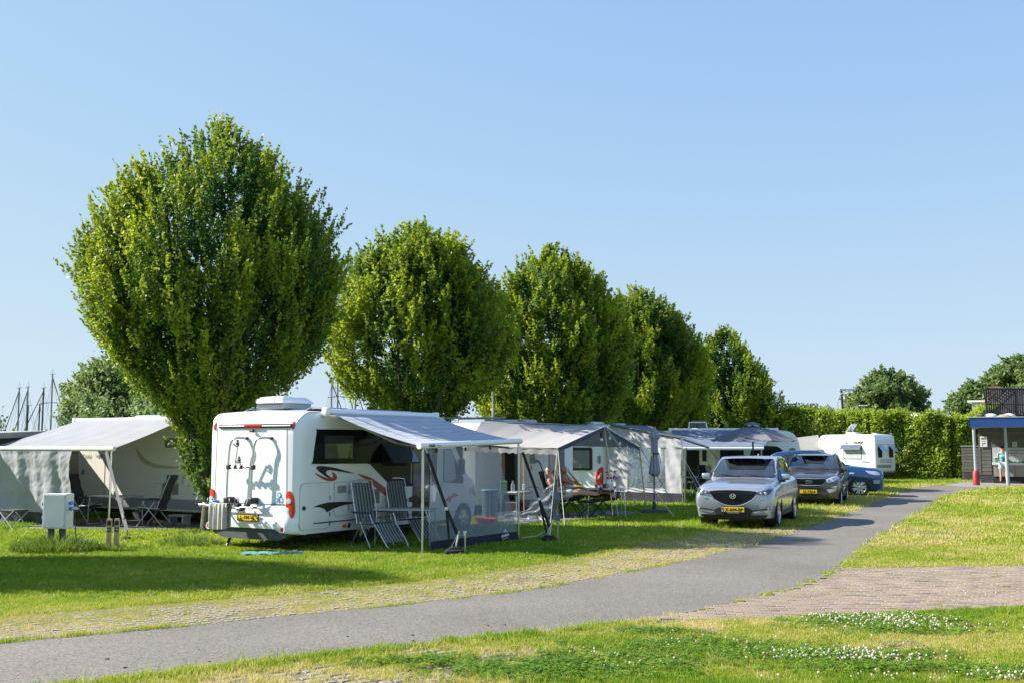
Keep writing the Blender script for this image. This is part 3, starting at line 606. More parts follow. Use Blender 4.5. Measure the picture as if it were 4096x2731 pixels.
P2 = [(1.8, .35), (2.4, .7), (3.05, 1.3), (3.6, 2.05), (4.2, 2.6), (5.25, 3.0), (6.1, 2.8), (7.3, 2.2), (8.0, 1.6), (8.5, .95), (8.8, .3)]
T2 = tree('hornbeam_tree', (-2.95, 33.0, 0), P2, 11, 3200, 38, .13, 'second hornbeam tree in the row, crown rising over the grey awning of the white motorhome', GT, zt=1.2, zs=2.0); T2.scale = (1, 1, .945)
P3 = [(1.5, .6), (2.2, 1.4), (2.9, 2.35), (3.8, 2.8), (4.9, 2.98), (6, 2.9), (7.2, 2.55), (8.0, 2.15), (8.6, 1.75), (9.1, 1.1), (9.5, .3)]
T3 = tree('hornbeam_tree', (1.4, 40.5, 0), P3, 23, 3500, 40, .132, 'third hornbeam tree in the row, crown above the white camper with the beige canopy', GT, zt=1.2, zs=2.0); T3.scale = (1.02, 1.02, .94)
def reuse(src, loc, rz, sc, label):
    c = copy_tree(src); c.location = loc; c.rotation_euler[2] = rz; c.scale = sc; c['label'] = label; return c
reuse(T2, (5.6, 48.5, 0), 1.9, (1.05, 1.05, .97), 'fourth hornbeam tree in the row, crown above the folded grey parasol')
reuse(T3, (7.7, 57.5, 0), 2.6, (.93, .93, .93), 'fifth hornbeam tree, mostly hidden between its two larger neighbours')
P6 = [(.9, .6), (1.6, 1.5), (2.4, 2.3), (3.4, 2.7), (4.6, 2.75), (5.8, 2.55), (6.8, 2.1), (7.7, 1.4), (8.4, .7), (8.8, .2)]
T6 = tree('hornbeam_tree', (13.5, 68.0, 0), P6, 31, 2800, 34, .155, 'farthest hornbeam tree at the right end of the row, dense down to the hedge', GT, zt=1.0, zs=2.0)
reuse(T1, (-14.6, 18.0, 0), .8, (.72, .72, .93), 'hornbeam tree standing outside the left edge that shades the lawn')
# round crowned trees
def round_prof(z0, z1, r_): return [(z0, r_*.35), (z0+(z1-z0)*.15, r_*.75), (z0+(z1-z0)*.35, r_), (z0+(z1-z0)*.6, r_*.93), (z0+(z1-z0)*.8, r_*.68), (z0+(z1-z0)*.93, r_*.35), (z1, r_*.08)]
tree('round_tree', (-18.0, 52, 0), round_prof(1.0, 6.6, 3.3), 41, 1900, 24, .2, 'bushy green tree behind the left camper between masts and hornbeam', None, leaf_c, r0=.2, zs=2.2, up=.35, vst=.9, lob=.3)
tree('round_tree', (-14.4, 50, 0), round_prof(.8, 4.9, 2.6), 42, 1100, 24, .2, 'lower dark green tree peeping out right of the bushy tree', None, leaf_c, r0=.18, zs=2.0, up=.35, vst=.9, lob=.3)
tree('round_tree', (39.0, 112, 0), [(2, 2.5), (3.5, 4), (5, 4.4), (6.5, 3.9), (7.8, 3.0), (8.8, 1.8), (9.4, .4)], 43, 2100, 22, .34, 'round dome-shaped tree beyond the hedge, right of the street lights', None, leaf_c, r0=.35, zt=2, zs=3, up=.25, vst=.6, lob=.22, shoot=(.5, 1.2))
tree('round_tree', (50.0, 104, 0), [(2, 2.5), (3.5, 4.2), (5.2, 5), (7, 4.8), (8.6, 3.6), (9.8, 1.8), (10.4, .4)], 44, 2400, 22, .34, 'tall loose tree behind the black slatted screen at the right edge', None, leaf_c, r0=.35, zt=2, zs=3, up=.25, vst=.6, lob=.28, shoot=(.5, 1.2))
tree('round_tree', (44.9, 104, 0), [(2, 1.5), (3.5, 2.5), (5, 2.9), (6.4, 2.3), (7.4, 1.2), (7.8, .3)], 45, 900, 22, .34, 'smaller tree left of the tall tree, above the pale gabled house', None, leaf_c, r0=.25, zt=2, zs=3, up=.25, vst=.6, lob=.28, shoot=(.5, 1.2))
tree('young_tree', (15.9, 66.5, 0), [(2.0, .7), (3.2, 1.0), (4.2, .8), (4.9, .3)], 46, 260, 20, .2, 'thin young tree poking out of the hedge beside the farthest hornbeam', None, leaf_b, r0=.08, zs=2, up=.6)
# willow shrubs on the left
def shrub(loc, h, r_, seed, n, label, lm=leaf_d, group=None, leaf=.16):
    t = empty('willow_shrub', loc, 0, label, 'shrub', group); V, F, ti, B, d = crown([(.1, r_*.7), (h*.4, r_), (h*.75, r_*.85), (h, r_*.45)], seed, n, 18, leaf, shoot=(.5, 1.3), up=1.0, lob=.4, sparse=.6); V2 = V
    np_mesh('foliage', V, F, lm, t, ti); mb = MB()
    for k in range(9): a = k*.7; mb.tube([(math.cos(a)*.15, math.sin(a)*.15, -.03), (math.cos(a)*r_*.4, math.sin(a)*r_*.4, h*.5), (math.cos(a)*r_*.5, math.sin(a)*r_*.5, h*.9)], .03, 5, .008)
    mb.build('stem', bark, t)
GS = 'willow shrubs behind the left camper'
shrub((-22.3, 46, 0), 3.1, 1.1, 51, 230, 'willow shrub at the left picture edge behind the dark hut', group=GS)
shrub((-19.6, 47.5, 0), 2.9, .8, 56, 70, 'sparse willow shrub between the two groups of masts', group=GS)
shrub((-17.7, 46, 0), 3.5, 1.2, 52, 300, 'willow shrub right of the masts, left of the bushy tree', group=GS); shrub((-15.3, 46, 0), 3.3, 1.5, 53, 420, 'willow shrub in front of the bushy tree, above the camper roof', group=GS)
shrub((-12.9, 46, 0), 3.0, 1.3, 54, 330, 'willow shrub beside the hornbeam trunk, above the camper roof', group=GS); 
# the clipped hedge: a thick leafy wall
def hedge(name, line, h, th, seed, n, leaf, label, lm=leaf_b):
    r = np.random.default_rng(seed); pts = np.array(line, float); seg = np.linalg.norm(np.diff(pts, axis=0), axis=1); cum = np.r_[0, np.cumsum(seg)]; s_ = r.uniform(0, cum[-1], n); i = np.clip(np.searchsorted(cum, s_)-1, 0, len(seg)-1); t = (s_-cum[i])/seg[i]
    base = pts[i]*(1-t)[:, None]+pts[i+1]*t[:, None]; dr = (pts[i+1]-pts[i])/seg[i][:, None]; nr = np.stack([dr[:, 1], -dr[:, 0]], 1)
    hh = h*(1 + .20*(vnoise(s_, s_*0+3, .35, 8)-.5) + .15*(vnoise(s_, s_*0+9, 1.1, 9)-.5)+ .06*(vnoise(s_, s_*0+5, 3.1, 19)-.5))
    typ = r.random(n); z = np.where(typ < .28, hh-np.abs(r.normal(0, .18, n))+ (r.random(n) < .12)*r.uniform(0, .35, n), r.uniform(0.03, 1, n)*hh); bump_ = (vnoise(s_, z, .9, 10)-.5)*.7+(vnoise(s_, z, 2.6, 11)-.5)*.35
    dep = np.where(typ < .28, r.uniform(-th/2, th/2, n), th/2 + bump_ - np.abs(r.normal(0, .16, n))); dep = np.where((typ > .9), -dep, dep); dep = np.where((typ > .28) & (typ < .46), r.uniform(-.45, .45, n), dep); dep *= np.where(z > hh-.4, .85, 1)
    C = np.stack([base[:, 0]+nr[:, 0]*dep, base[:, 1]+nr[:, 1]*dep, z], 1); D = r.normal(0, .7, (n, 3)) + np.c_[nr*.3, np.full(n, -.1)]; N = np.c_[nr*.7, np.full(n, .6)] + r.normal(0, .5, (n, 3))
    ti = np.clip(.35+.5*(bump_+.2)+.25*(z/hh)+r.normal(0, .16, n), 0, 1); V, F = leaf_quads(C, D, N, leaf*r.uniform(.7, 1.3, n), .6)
    t_ = empty(name, (0, 0, 0), 0, label, 'hedge'); np_mesh('foliage', V, F, lm, t_, ti)
    mb = MB(); rr = random.Random(seed); k = 0.2
    while k < cum[-1]:
        j = min(len(seg)-1, int(np.searchsorted(cum, k)-1)); p = pts[j] + (pts[j+1]-pts[j])*(k-cum[j])/seg[j]; mb.tube([(p[0], p[1], -.05), (p[0]+rr.uniform(-.1, .1), p[1]+rr.uniform(-.2, .2), h*.6), (p[0]+rr.uniform(-.3, .3), p[1]+rr.uniform(-.3, .3), h*.93)], .04, 5, .012); k += .5
    mb.build('stem', bark, t_); return t_
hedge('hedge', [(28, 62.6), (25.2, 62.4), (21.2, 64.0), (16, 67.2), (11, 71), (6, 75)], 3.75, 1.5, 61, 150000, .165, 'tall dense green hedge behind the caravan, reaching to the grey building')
# rank grass round the power box
tgm = leafmat('long_grass', (0.05, 0.12, 0.012), (0.17, 0.24, 0.04), .35)
def clump(name, loc, n, r_, h, label, lean=.9, w=.012):
    r = np.random.default_rng(len(label)); a = r.uniform(0, 2*PI, n); q = r_*np.sqrt(r.random(n)); x, y = q*np.cos(a), q*np.sin(a)*.8; hh = h*(1.1-.6*q/r_)*r.uniform(.4, 1.15, n); b_ = a+r.normal(0, .8, n); l = hh*r.uniform(.2, lean, n)
    wa = r.uniform(0, PI, n); wx, wy = np.cos(wa)*w/2, np.sin(wa)*w/2; z0 = np.zeros(n)-.01
    p = lambda f, g_: (x+np.cos(b_)*l*f, y+np.sin(b_)*l*f, hh*g_)
    q0 = (x, y, z0); q1 = p(.3, .6); q2 = p(.8, .95); V = np.stack([np.stack(v, 1) for v in ((x-wx, y-wy, z0), (x+wx, y+wy, z0), (q1[0]+wx*.8, q1[1]+wy*.8, q1[2]), (q1[0]-wx*.8, q1[1]-wy*.8, q1[2]), (q2[0]+wx*.2, q2[1]+wy*.2, q2[2]), (q2[0]-wx*.2, q2[1]-wy*.2, q2[2]))], 1).reshape(-1, 3)
    k = np.arange(n)[:, None]*6; F = np.concatenate([k+[0, 1, 2, 3], k+[3, 2, 4, 5]]); o = np_mesh(name, V, F, tgm, None, np.tile(r.random(n), 2)); o.location = loc; return nm(o, label, 'grass clump')
clump('grass_clump', (-8.35, 20.05, 0), 2600, .78, .36, 'rank unmown grass clump round the posts of the power box')
clump('grass_clump', (-6.25, 21.2, 0), 900, .6, .3, 'unmown dry grass clump at the left rear corner of the motorhome')
clump('grass_clump', (-7.5, 20.45, 0), 320, .3, .16, 'small clump of longer grass round the pitch marker posts')
# ---------------------------------------------------------------- campers
def wheel(parent, x, y, r=.33, w=.2, side=-1, spokes=6, rim_r=None, style='simple', name='wheel'):
    """side -1: outer face towards -y"""
    rr = rim_r or r*.62; wl = empty(name, (x, y, r)); wl.parent = parent; s = side
    t = MB(); t.lathe([(rr, -w/2), (r*.93, -w/2), (r*.985, -w/2+.02), (r, -w/2+.045), (r, w/2-.045), (r*.985, w/2-.02), (r*.93, w/2), (rr, w/2)], 36, 'y', cap=False)
    for k in range(40):
        a = 2*PI*k/40; ca, sa = math.cos(a), math.sin(a)
        for q in (-1, 1):
            y0, y1 = sorted((q*w*.08, q*w*.46)); vs = [Vector((c*ca - z*sa, yy, c*sa+z*ca)) for c, z, yy in ((-.007, r-.002, y0), (.007, r-.002, y0), (.007, r+.006, y0), (-.007, r+.006, y0), (-.002, r-.002, y1), (.012, r-.002, y1), (.012, r+.006, y1), (-.002, r+.006, y1))]
            t.add(vs, [(0,1,2,3),(7,6,5,4),(3,2,6,7),(0,3,7,4),(1,5,6,2)])
    t.build('tyre', rubber, wl, 40)
    m = MB(); yo = s*w*.40; m.lathe([(rr*1.0, s*w*.47), (rr*.965, s*w*.49), (rr*.93, s*w*.44), (rr*.90, s*w*.1), (rr*.88, -s*w*.3)], 32, 'y', cap=False); m.lathe([(.0, s*w*.47), (.045, s*w*.47), (.07, s*w*.42), (.08, s*w*.3)], 16, 'y')
    for k in range(spokes):
        offs = (0,) if style != 'twin' else (-.13, .13)
        for o_ in offs:
            a = 2*PI*k/spokes + o_*.35; b_ = 2*PI*k/spokes + o_*1.3; wd = (.034 if style != 'twin' else .017)*rr/.2; wi = wd*1.25
            c, s_ = math.cos(a), math.sin(a); c2, s2 = math.cos(b_), math.sin(b_)
            p = [(.05*c-wi*s_, .05*s_+wi*c), (.05*c+wi*s_, .05*s_-wi*c), (rr*.93*c2+wd*s2, rr*.93*s2-wd*c2), (rr*.93*c2-wd*s2, rr*.93*s2+wd*c2)]
            vs = [(u, yo+s*.012, v) for u, v in p] + [(u, yo-s*.02, v) for u, v in p]; m.add(vs, [(0,1,2,3),(4,5,6,7),(0,1,5,4),(1,2,6,5),(2,3,7,6),(3,0,4,7)])
    m.build('rim', alloy, wl, 35)
    d = MB(); d.lathe([(.0, s*w*.02), (rr*.9, s*w*.02), (rr*.9, s*w*.0)], 20, 'y'); d.build('brake_disc', dgrey, wl, 35)
    return wl
def cyl_cut(x, y0, y1, r, z):
    m = MB(); m.lathe([(r, y0), (r, y1)], 36, 'y', (x, 0, z)); o = m.build('cutter', None); return o
def section(hw, zb, h, rc=.12, tp=.0): return [(0, zb), (hw-.16, zb), (hw-.03, zb+.05), (hw, zb+.35), (hw, (zb+h)*.5), (hw-tp, h-rc*1.6), (hw-tp-rc*.28, h-rc*.45), (hw-tp-rc, h-.01), (0, h+.02)]
def body_loft(st, m, parent, name='body', cuts=(), sharp=35):
    V, F = loft(st, 3, 3); mb = MB(); mb.add(V, F); o = mb.build(name, m, parent, sharp)
    if cuts: cut(o, [cyl_cut(*c) for c in cuts])
    return o
def camper_stations(L, hw, h, zb=.3, rear_r=.3, front='round'):
    s = [(0, section(hw-.14, zb+.04, h-.30)), (.03, section(hw-.08, zb+.02, h-.22)), (.09, section(hw-.035, zb+.01, h-.12)), (.18, section(hw-.01, zb, h-.05)), (rear_r+.05, section(hw, zb, h))]
    s += [(x, section(hw, zb, h)) for x in (1.0, 1.9, 2.8)]
    if front == 'round':
        s += [(x, section(hw, zb, h)) for x in (3.7, L-.9)]
        s += [(L-.45, section(hw, zb, h-.03)), (L-.2, section(hw-.03, zb, h-.2)), (L-.06, section(hw-.08, zb+.05, h-.5)), (L, section(hw-.14, zb+.12, h-.8))]
    else:
        s += [(3.7, section(hw, zb, h)), (4.35, section(hw, zb, h)), (4.75, section(hw-.02, zb, h-.08)), (5.05, section(hw-.10, zb, h-.32)), (5.35, section(hw-.15, zb, h-.68)), (5.65, section(hw-.16, zb, h-1.04)), (5.85, section(hw-.17, zb, h-1.30)), (6.1, section(hw-.2, zb, h-1.42)), (6.28, section(hw-.26, zb+.02, h-1.55)), (6.38, section(hw-.36, zb+.08, h-1.75))]
    return s
def hatch(b, poly, parent, name='service_hatch', m=white2, side='right', grid=.25):
    o = patch(name, b, poly, side, m, parent, .008, grid); frame_patch('hatch_seal', b, outline(poly, -.006), .014, side, seam, o, .009); return o
def louvre(b, x0, x1, z0, z1, parent, n=8, side='right', m=greyrib, yp=-1.18):
    o = patch('vent_grille', b, [(x0, z0), (x1, z0), (x1, z1), (x0, z1)], side, m, parent, .006, .5); mb = MB()
    for k in range(n): z = z0 + (z1-z0)*(k+.5)/n; mb.box(x0+.015, x1-.015, yp-.014, yp-.004, z-(z1-z0)/n*.18, z+(z1-z0)/n*.22)
    mb.build('vent_slats', black if False else dgrey, o); return o
def awning(parent, s0, s1, y0, z0, y1, z1a, z1b, b0, b1, m, cass_m=white_gel, legs=True, sag=.10, legm=alu, name='awning_fabric', band=None):
    """cassette on the wall, cloth on arms out to a lead bar with legs (local coordinates of its camper)"""
    mb = MB(); mb.tube([(s0-.05, y0, z0), (s1+.05, y0, z0)], .06, 14); mb.rbox(s0-.11, s0, y0-.07, y0+.07, z0-.09, z0+.075, .025); mb.rbox(s1, s1+.11, y0-.07, y0+.07, z0-.09, z0+.075, .025); mb.build('awning_cassette', cass_m, parent, 40)
    def f(u, v):
        x = (s0+.03)*(1-v)+(s1-.03)*v; xb = b0*(1-v)+b1*v; zb = z1a*(1-v)+z1b*v; return (x*(1-u)+xb*u, (y0-.04)*(1-u)+y1*u, (z0-.02)*(1-u)+zb*u - sag*math.sin(PI*u)*(.55+.45*math.sin(PI*v)) + .012*math.sin(v*38+u*3)*u*(1-u)*2)
    mb = MB(); mb.grid(f, 16, 30, .004); mb.build(name, m, parent, 60)
    mb = MB(); P0 = Vector((b0-.06, y1, z1a)); P1 = Vector((b1+.06, y1, z1b)); mb.tube([P0, P1], .055, 12); mb.build('lead_bar', cass_m, parent, 40)
    for x, q in ((s0+.25, b0+.3), (s1-.25, b1-.3)):
        mb = MB(); xm = (x+q)/2 + (.45 if x < (s0+s1)/2 else -.45); mb.tube([(x, y0-.05, z0-.10), (xm, (y0+y1)/2, (z0+z1a)/2-sag-.17), (q, y1+.06, z1a-.035)], .022, 6); mb.build('awning_arm', alu, parent)
    if legs:
        for x, z in ((b0+.07, z1a), (b1-.03, z1b)):
            mb = MB(); mb.tube([(x, y1, z-.04), (x, y1, .8)], .023, 8); mb.tube([(x, y1, .82), (x, y1, 0.0)], .017, 8); mb.box(x-.03, x+.03, y1-.03, y1+.03, 0, .015); mb.build('awning_leg', legm, parent, 40)
def stripes(name, base, light, scale, axis=1, lo=.55, width=.12, trans=.15, x1=99):
    m = fabric(name, base, trans=trans, wrinkle=.15, wscale=3); t = m.node_tree; b = t.nodes['Principled BSDF']; tc = [n for n in t.nodes if n.type == 'TEX_COORD'][0]
    sp = t.nodes.new('ShaderNodeSeparateXYZ'); t.links.new(tc.outputs['Object'], sp.inputs[0]); mu = t.nodes.new('ShaderNodeMath'); mu.operation = 'MULTIPLY'; mu.inputs[1].default_value = scale; t.links.new(sp.outputs[axis], mu.inputs[0])
    fr = t.nodes.new('ShaderNodeMath'); fr.operation = 'FRACT'; t.links.new(mu.outputs[0], fr.inputs[0]); gt = t.nodes.new('ShaderNodeMath'); gt.operation = 'LESS_THAN'; gt.inputs[1].default_value = width; t.links.new(fr.outputs[0], gt.inputs[0])
    mx = t.nodes.new('ShaderNodeMix'); mx.data_type = 'RGBA'; mx.inputs['B'].default_value = (*light, 1); old = b.inputs['Base Color'].links[0].from_socket; t.links.new(gt.outputs[0], mx.inputs['Factor']); t.links.new(old, mx.inputs['A']); t.links.new(mx.outputs['Result'], b.inputs['Base Color']); return m

# ======== the white motorhome in the middle
AY = -1.17
mh = empty('motorhome', (-4.918, 20.511, 0), R(58.5), 'white motorhome with red tail lights, rear bike rack and grey awning pulled out', 'motorhome')
HW = 1.17
body = body_loft(camper_stations(6.4, HW, 2.59, .3, front='cab'), white_gel, mh, cuts=[(1.98, -3, -.85, .42, .32), (1.98, .85, 3, .42, .32), (5.64, -3, -.7, .46, .34), (5.64, .7, 3, .46, .34)])
B = bvh_of(body)
for x, y, s_ in ((1.98, -1.0, -1), (1.98, 1.0, 1), (5.64, -.93, -1), (5.64, .93, 1)): wheel(mh, x, y, .32, .21, s_, 6)
mb = MB(); mb.box(.5, 6.0, -.85, .85, .2, .32); mb.box(1.0, 3.2, -.95, .95, .24, .34); mb.build('chassis', black, mh)
# rear face
bp = MB(); prof = [(-.02, .32), (-.085, .36), (-.10, .50), (-.07, .62), (-.045, .70), (-.035, .80), (.03, .845), (.12, .84), (.12, .30)]
def bump(u, v):
    y = (u-.5)*2; k = int(round(v*(len(pf)-1))); x, z = pf[k]; e = max(0, abs(y)-.82)/.18; notch = max(0, 1-max(0, abs(y)-.62)/.1) if z < .42 else 0
    return (x + e*e*.16, y*1.135, z + (notch*(.41-z)*1.0 if z < .41 else 0))
pf = spl(prof, 3, False); bp.grid(bump, 28, len(pf)-1); bp.build('rear_bumper', white_gel, mh, 45)
mb = MB(); mb.prism([(-.9, .40), (.82, .40), (.95, .30), (.62, .2), (-.78, .2), (-1.02, .30)], .25, 'x', -.05); mb.build('rear_skirt', dgrey, mh)
mb = MB(); mb.prism(rrect(-1.02, 2.265, .87, 2.345, .02), .05, 'x', -.02); mb.tube([(-.02, -1.0, 2.30), (-.02, .86, 2.30)], .022, 8); mb.build('roof_edge_band', mat('anthracite', (.10, .10, .11), .3, metal=.5), mh, 40)
mb = MB(); mb.rbox(-.05, -.02, -.32, .12, 2.275, 2.325, .008); 
o = mb.build('brake_light', redlens, mh); o.location = (-.005, .05, 0)
mb = MB(); mb.tube([(0, 0, 0), (-.05, 0, -.02)], .012, 6); mb.rbox(-.08, -.03, -.04, .04, -.045, -.015, .008); o = mb.build('reversing_camera', black, mh); o.location = (.0, -.05, 2.24)
for y in (-1.03, 1.0):
    o = patch('marker_light', B, ell(y, 2.315, .032, .075, 14), 'back', redlens, mh, .014, .05)
# recessed centre panel with two vertical folds
for y0, y1 in ((-.93, -.915), (.95, .965)): patch('panel_fold', B, [(y0, .86), (y1, .86), (y1-.03*(1 if y0 > 0 else -1), 2.26), (y0-.03*(1 if y0 > 0 else -1), 2.26)], 'back', seam, mh, .002, .2, .004)
cen = patch('rear_panel', B, [(-.90, .86), (.935, .86), (.905, 2.25), (-.88, 2.25)], 'back', mat('rear_panel_white', (.77, .79, .80), .3, var=.01, coat=.2), mh, .004, .25)
for z0 in (.848,): patch('panel_seam', B, [(-.90, z0), (.93, z0), (.93, z0+.012), (-.90, z0+.012)], 'back', seam, mh, .008, .3, .004)
# tail lights
def tail(y, s_):
    pts = spl([(y-.075*s_, 1.04), (y, 1.11), (y+.075*s_, 1.03), (y+.10*s_, .86), (y+.10*s_, .70), (y+.03*s_, .55), (y-.06*s_, .56), (y-.085*s_, .72), (y-.07*s_, .86)], 3)
    o = patch('tail_light', B, pts, 'back', redlens, mh, .022, .05, .03); c = patch('reversing_lamp', B, ell(y-.005*s_, .925, .055, .05, 14), 'back', clearlens, o, .034, .05); return o
tail(-.99, -1); tail(1.02, 1)
for y in (-.9, 1.0): o = MB().lathe([(0, -.105), (.033, -.102), (.045, -.095), (.045, -.07)], 18, 'x', (0, y, .415)).build('rear_reflector', redlens, mh, 40); MB().lathe([(.05, -.10), (.066, -.102), (.075, -.08), (.075, -.05)], 20, 'x', (0, y, .415), cap=False).build('reflector_ring', white_gel, o, 40)
plate = MB().rbox(-.122, -.108, -.31, .21, .545, .655, .004, 1).build('number_plate', yellowplate, mh); plate.rotation_euler = (0, 0, 0)
RB = (PI/2, 0, -PI/2)   # letters on a face that looks along -x
text('plate_lettering', 'L-184-VL', .095, (-.124, -.05, .60), RB, ink, plate, .002, 1.05)
frp = MB()
for a in ((-.32, .22, .535, .547), (-.32, .22, .653, .665)): frp.box(-.126, -.1, *a)
for a in ((-.32, -.308), (.208, .22)): frp.box(-.126, -.1, a[0], a[1], .535, .665)
frp.build('plate_frame', black, plate)
# stickers
blu = mat('sticker_blue', (.02, .35, .68), .4, var=.02)
st = MB().box(-.01, -.004, -.83, -.65, .895, .975).build('sticker', blu, mh); st.location.x = .0
text('sticker_letter', 'I', .06, (-.012, -.68, .935), RB, white_paint, st, .003); hp = [(0, -.028), (.028, .004), (.026, .02), (.014, .026), (0, .014), (-.014, .026), (-.026, .02), (-.028, .004)]
MB().prism([(-.735+a, .935+b_) for a, b_ in hp], .003, 'x', -.014).build('sticker_heart', redgraph, st)
cb = MB(); cb.box(-.013, -.010, -.81, -.765, .915, .957); cb.box(-.013, -.010, -.825, -.80, .915, .935); cb.box(-.013, -.010, -.79, -.765, .95, .962); cb.build('sticker_camper', white_paint, st)
MB().lathe([(0, -.016), (.04, -.016), (.04, -.004)], 20, 'x', (0, -.735, 1.03)).build('round_sticker', mat('sticker_pale', (.35, .55, .62), .4, var=.4, scale=30), mh); MB().lathe([(.04, -.018), (.046, -.018), (.046, -.004), (.04, -.004)], 20, 'x', (0, -.735, 1.03), cap=False).build('round_sticker_rim', ink, mh)
text('model_lettering', 'Siesta 65 TL', .05, (-.016, -.73, .865), RB, ink, mh, .0008, 1.05)
# bike rack
rk = empty('bike_rack'); rk.parent = mh; rk.location.y = -.12
for y, yt in ((.58, .47), (-.05, -.17)):
    mb = MB(); pts = [(-.16, y, .93), (-.17, y-.01, 1.25), (-.17, y-.04, 1.75), (-.17, y-.07, 1.95), (-.165, y-.13, 2.055), (-.12, y-.22, 2.085), (-.03, y-.34, 2.075)]; mb.tube(spl(pts, 4, False), .021, 8); mb.build('rack_tube', alu, rk, 40)
    MB().rbox(-.05, .01, y-.37, y-.31, 2.05, 2.10, .008).build('rack_bracket', black, rk); MB().rbox(-.2, .0, y-.05, y+.06, .86, .97, .02).build('rack_clamp', black, rk)
    MB().rbox(-.205, -.135, y-.045-.035, y+.035-.035, 1.49, 1.58, .012).build('rack_clamp', black, rk)
MB().tube([(-.17, .54, 1.535), (-.17, -.10, 1.535)], .018, 8).build('rack_crossbar', alu, rk, 40)
for y, z0, z1, dy in ((.36, 1.55, 1.97, -.10), (.21, 1.55, 1.66, 0.0)):
    MB().tube([(-.18, y, z0), (-.22, y+dy, z1)], .011, 6).build('holding_arm', alu, rk); mb = MB(); mb.tube([(-.24, y+dy-.05, z1-.03), (-.26, y+dy-.0, z1-.045), (-.26, y+dy+.05, z1-.02), (-.25, y+dy+.085, z1+.0)], .014, 6); mb.tube([(-.25, y+dy-.055, z1+.02), (-.25, y+dy, z1+.03)], .016, 6); mb.tube([(-.25, y+dy-.02, z1+.03), (-.25, y+dy-.02, z1+.075)], .02, 6); mb.rbox(-.27, -.22, y+dy-.04, y+dy+.01, z1-.02, z1+.03, .01); mb.build('holding_claw', black, rk, 40)
    MB().rbox(-.2, -.15, y-.03, y+.03, 1.50, 1.57, .01).build('arm_collar', black, rk)
for dx, z in ((0, 0), ):
    mb = MB(); mb.tube([(-.13, 1.05, .80), (-.13, -.32, .79)], .022, 8); mb.tube([(-.62, .86, .85), (-.60, .25, .825), (-.56, -.28, .79)], .02, 8); mb.tube([(-.40, .95, .85), (-.40, -.25, .80)], .018, 8)
    for y in (.78, .1): mb.tube([(-.1, y, .81), (-.64, y, .83)], .02, 8)
    mb.build('rack_rail', alu, rk, 40)
for k, (y, a) in enumerate(((.36, .03), (.28, -.02), (.13, .04), (.05, 0), (-.12, .02), (.85, .0), (.75, 0))):
    mb = MB(); c = (-.33-.06*(k % 2), y); mb.tube(spl([(c[0], y-.05, .83), (c[0]-.02, y-.03, .90), (c[0]+.02, y+.01, .95), (c[0]+.01, y+.05, .91), (c[0], y+.06, .84)], 3, False), .014, 5); mb.rbox(c[0]-.04, c[0]+.05, y-.05, y+.04, .815, .875, .012); mb.build('wheel_strap', black, rk, 40)
MB().rbox(-.66, -.54, -.30, -.24, .76, .82, .015).build('rail_end', black, rk); MB().rbox(-.66, -.58, .85, .89, .82, .88, .012).build('rail_end', black, rk); MB().rbox(-.45, -.28, .62, .76, .84, .92, .03, 3).build('rack_pouch', bluepl, rk, 40)
# air conditioner and roof gear
ac = empty('air_conditioner'); ac.parent = mh; ac.location = (.95, .05, 2.65); ac.scale = (.92, .95, .85)
def acs(x, hw, z0, z1): return (x, [(0, z0), (hw*.92, z0), (hw, z0+.02), (hw*.97, (z0+z1)/2), (hw*.86, z1-.02), (hw*.7, z1), (0, z1+.01)])
body_loft([acs(-.5, .36, .13, .22), acs(-.46, .385, .125, .26), acs(-.3, .39, .125, .275), acs(.2, .39, .125, .275), acs(.42, .36, .125, .225), acs(.52, .31, .13, .17)], white2, ac, 'cover', sharp=30)
mb = MB(); mb.rbox(-.46, .40, -.35, .35, .0, .13, .015); mb.build('base', mat('ac_grey', (.34, .36, .37), .6), ac)
mb = MB()
for k in range(34): y = -.34+k*.0206; mb.box(-.478, -.455, y, y+.009, .01, .12)
mb.build('base_fins', seam, ac)
mb = MB()
for k in range(13): y = .0+k*.026; mb.box(-.495, -.44, y, y+.014, .225, .248)
mb.build('cover_slots', black, ac)
mb = MB(); mb.box(-.5, -.487, -.16, -.12, .13, .17); mb.build('cover_badge', ink, ac); MB().box(-.503, -.49, -.15, -.13, .14, .16).build('badge_centre', white2, ac)
MB().rbox(1.75, 2.35, -.4, .25, 2.61, 2.70, .04).build('roof_window', dgrey, mh, 40); MB().rbox(2.9, 3.9, -.5, .5, 2.60, 2.645, .02).build('roof_window', black, mh, 40)
for k in range(2): MB().tube([(.6, -.75+k*1.6, 2.6), (.75, -.75+k*1.6, 2.66), (4, -.75+k*1.6, 2.66)], .012, 6).build('roof_rail', alu, mh, 40)
# right-hand side: windows
dglass = patch('side_glass', B, spl([(.415, 1.60), (.40, 1.66), (.49, 2.2), (.53, 2.24), (1.4, 2.243), (2.30, 2.245), (2.40, 2.22), (2.38, 2.15), (2.05, 1.62), (1.98, 1.585), (1.2, 1.59)], 3), 'right', glass, mh, .012, .2)
frame_patch('window_frame', B, rrect(.68, 1.67, 1.55, 2.13, .05), .028, 'right', black, dglass, .03); patch('window_pane', B, rrect(.70, 1.69, 1.53, 2.11, .04), 'right', mat('window_pane', (.05, .055, .05), .03, var=.3, scale=.8, coat=.6), dglass, .02, .3)
g2 = patch('side_glass', B, spl([(2.08, 1.57), (2.06, 1.60), (2.38, 2.10), (2.44, 2.15), (3.2, 2.16), (4.35, 2.16), (4.37, 2.1), (4.36, 1.2), (4.33, 1.095), (3.6, 1.09), (2.84, 1.10), (2.75, 1.13)], 3), 'right', glass, mh, .010, .25)
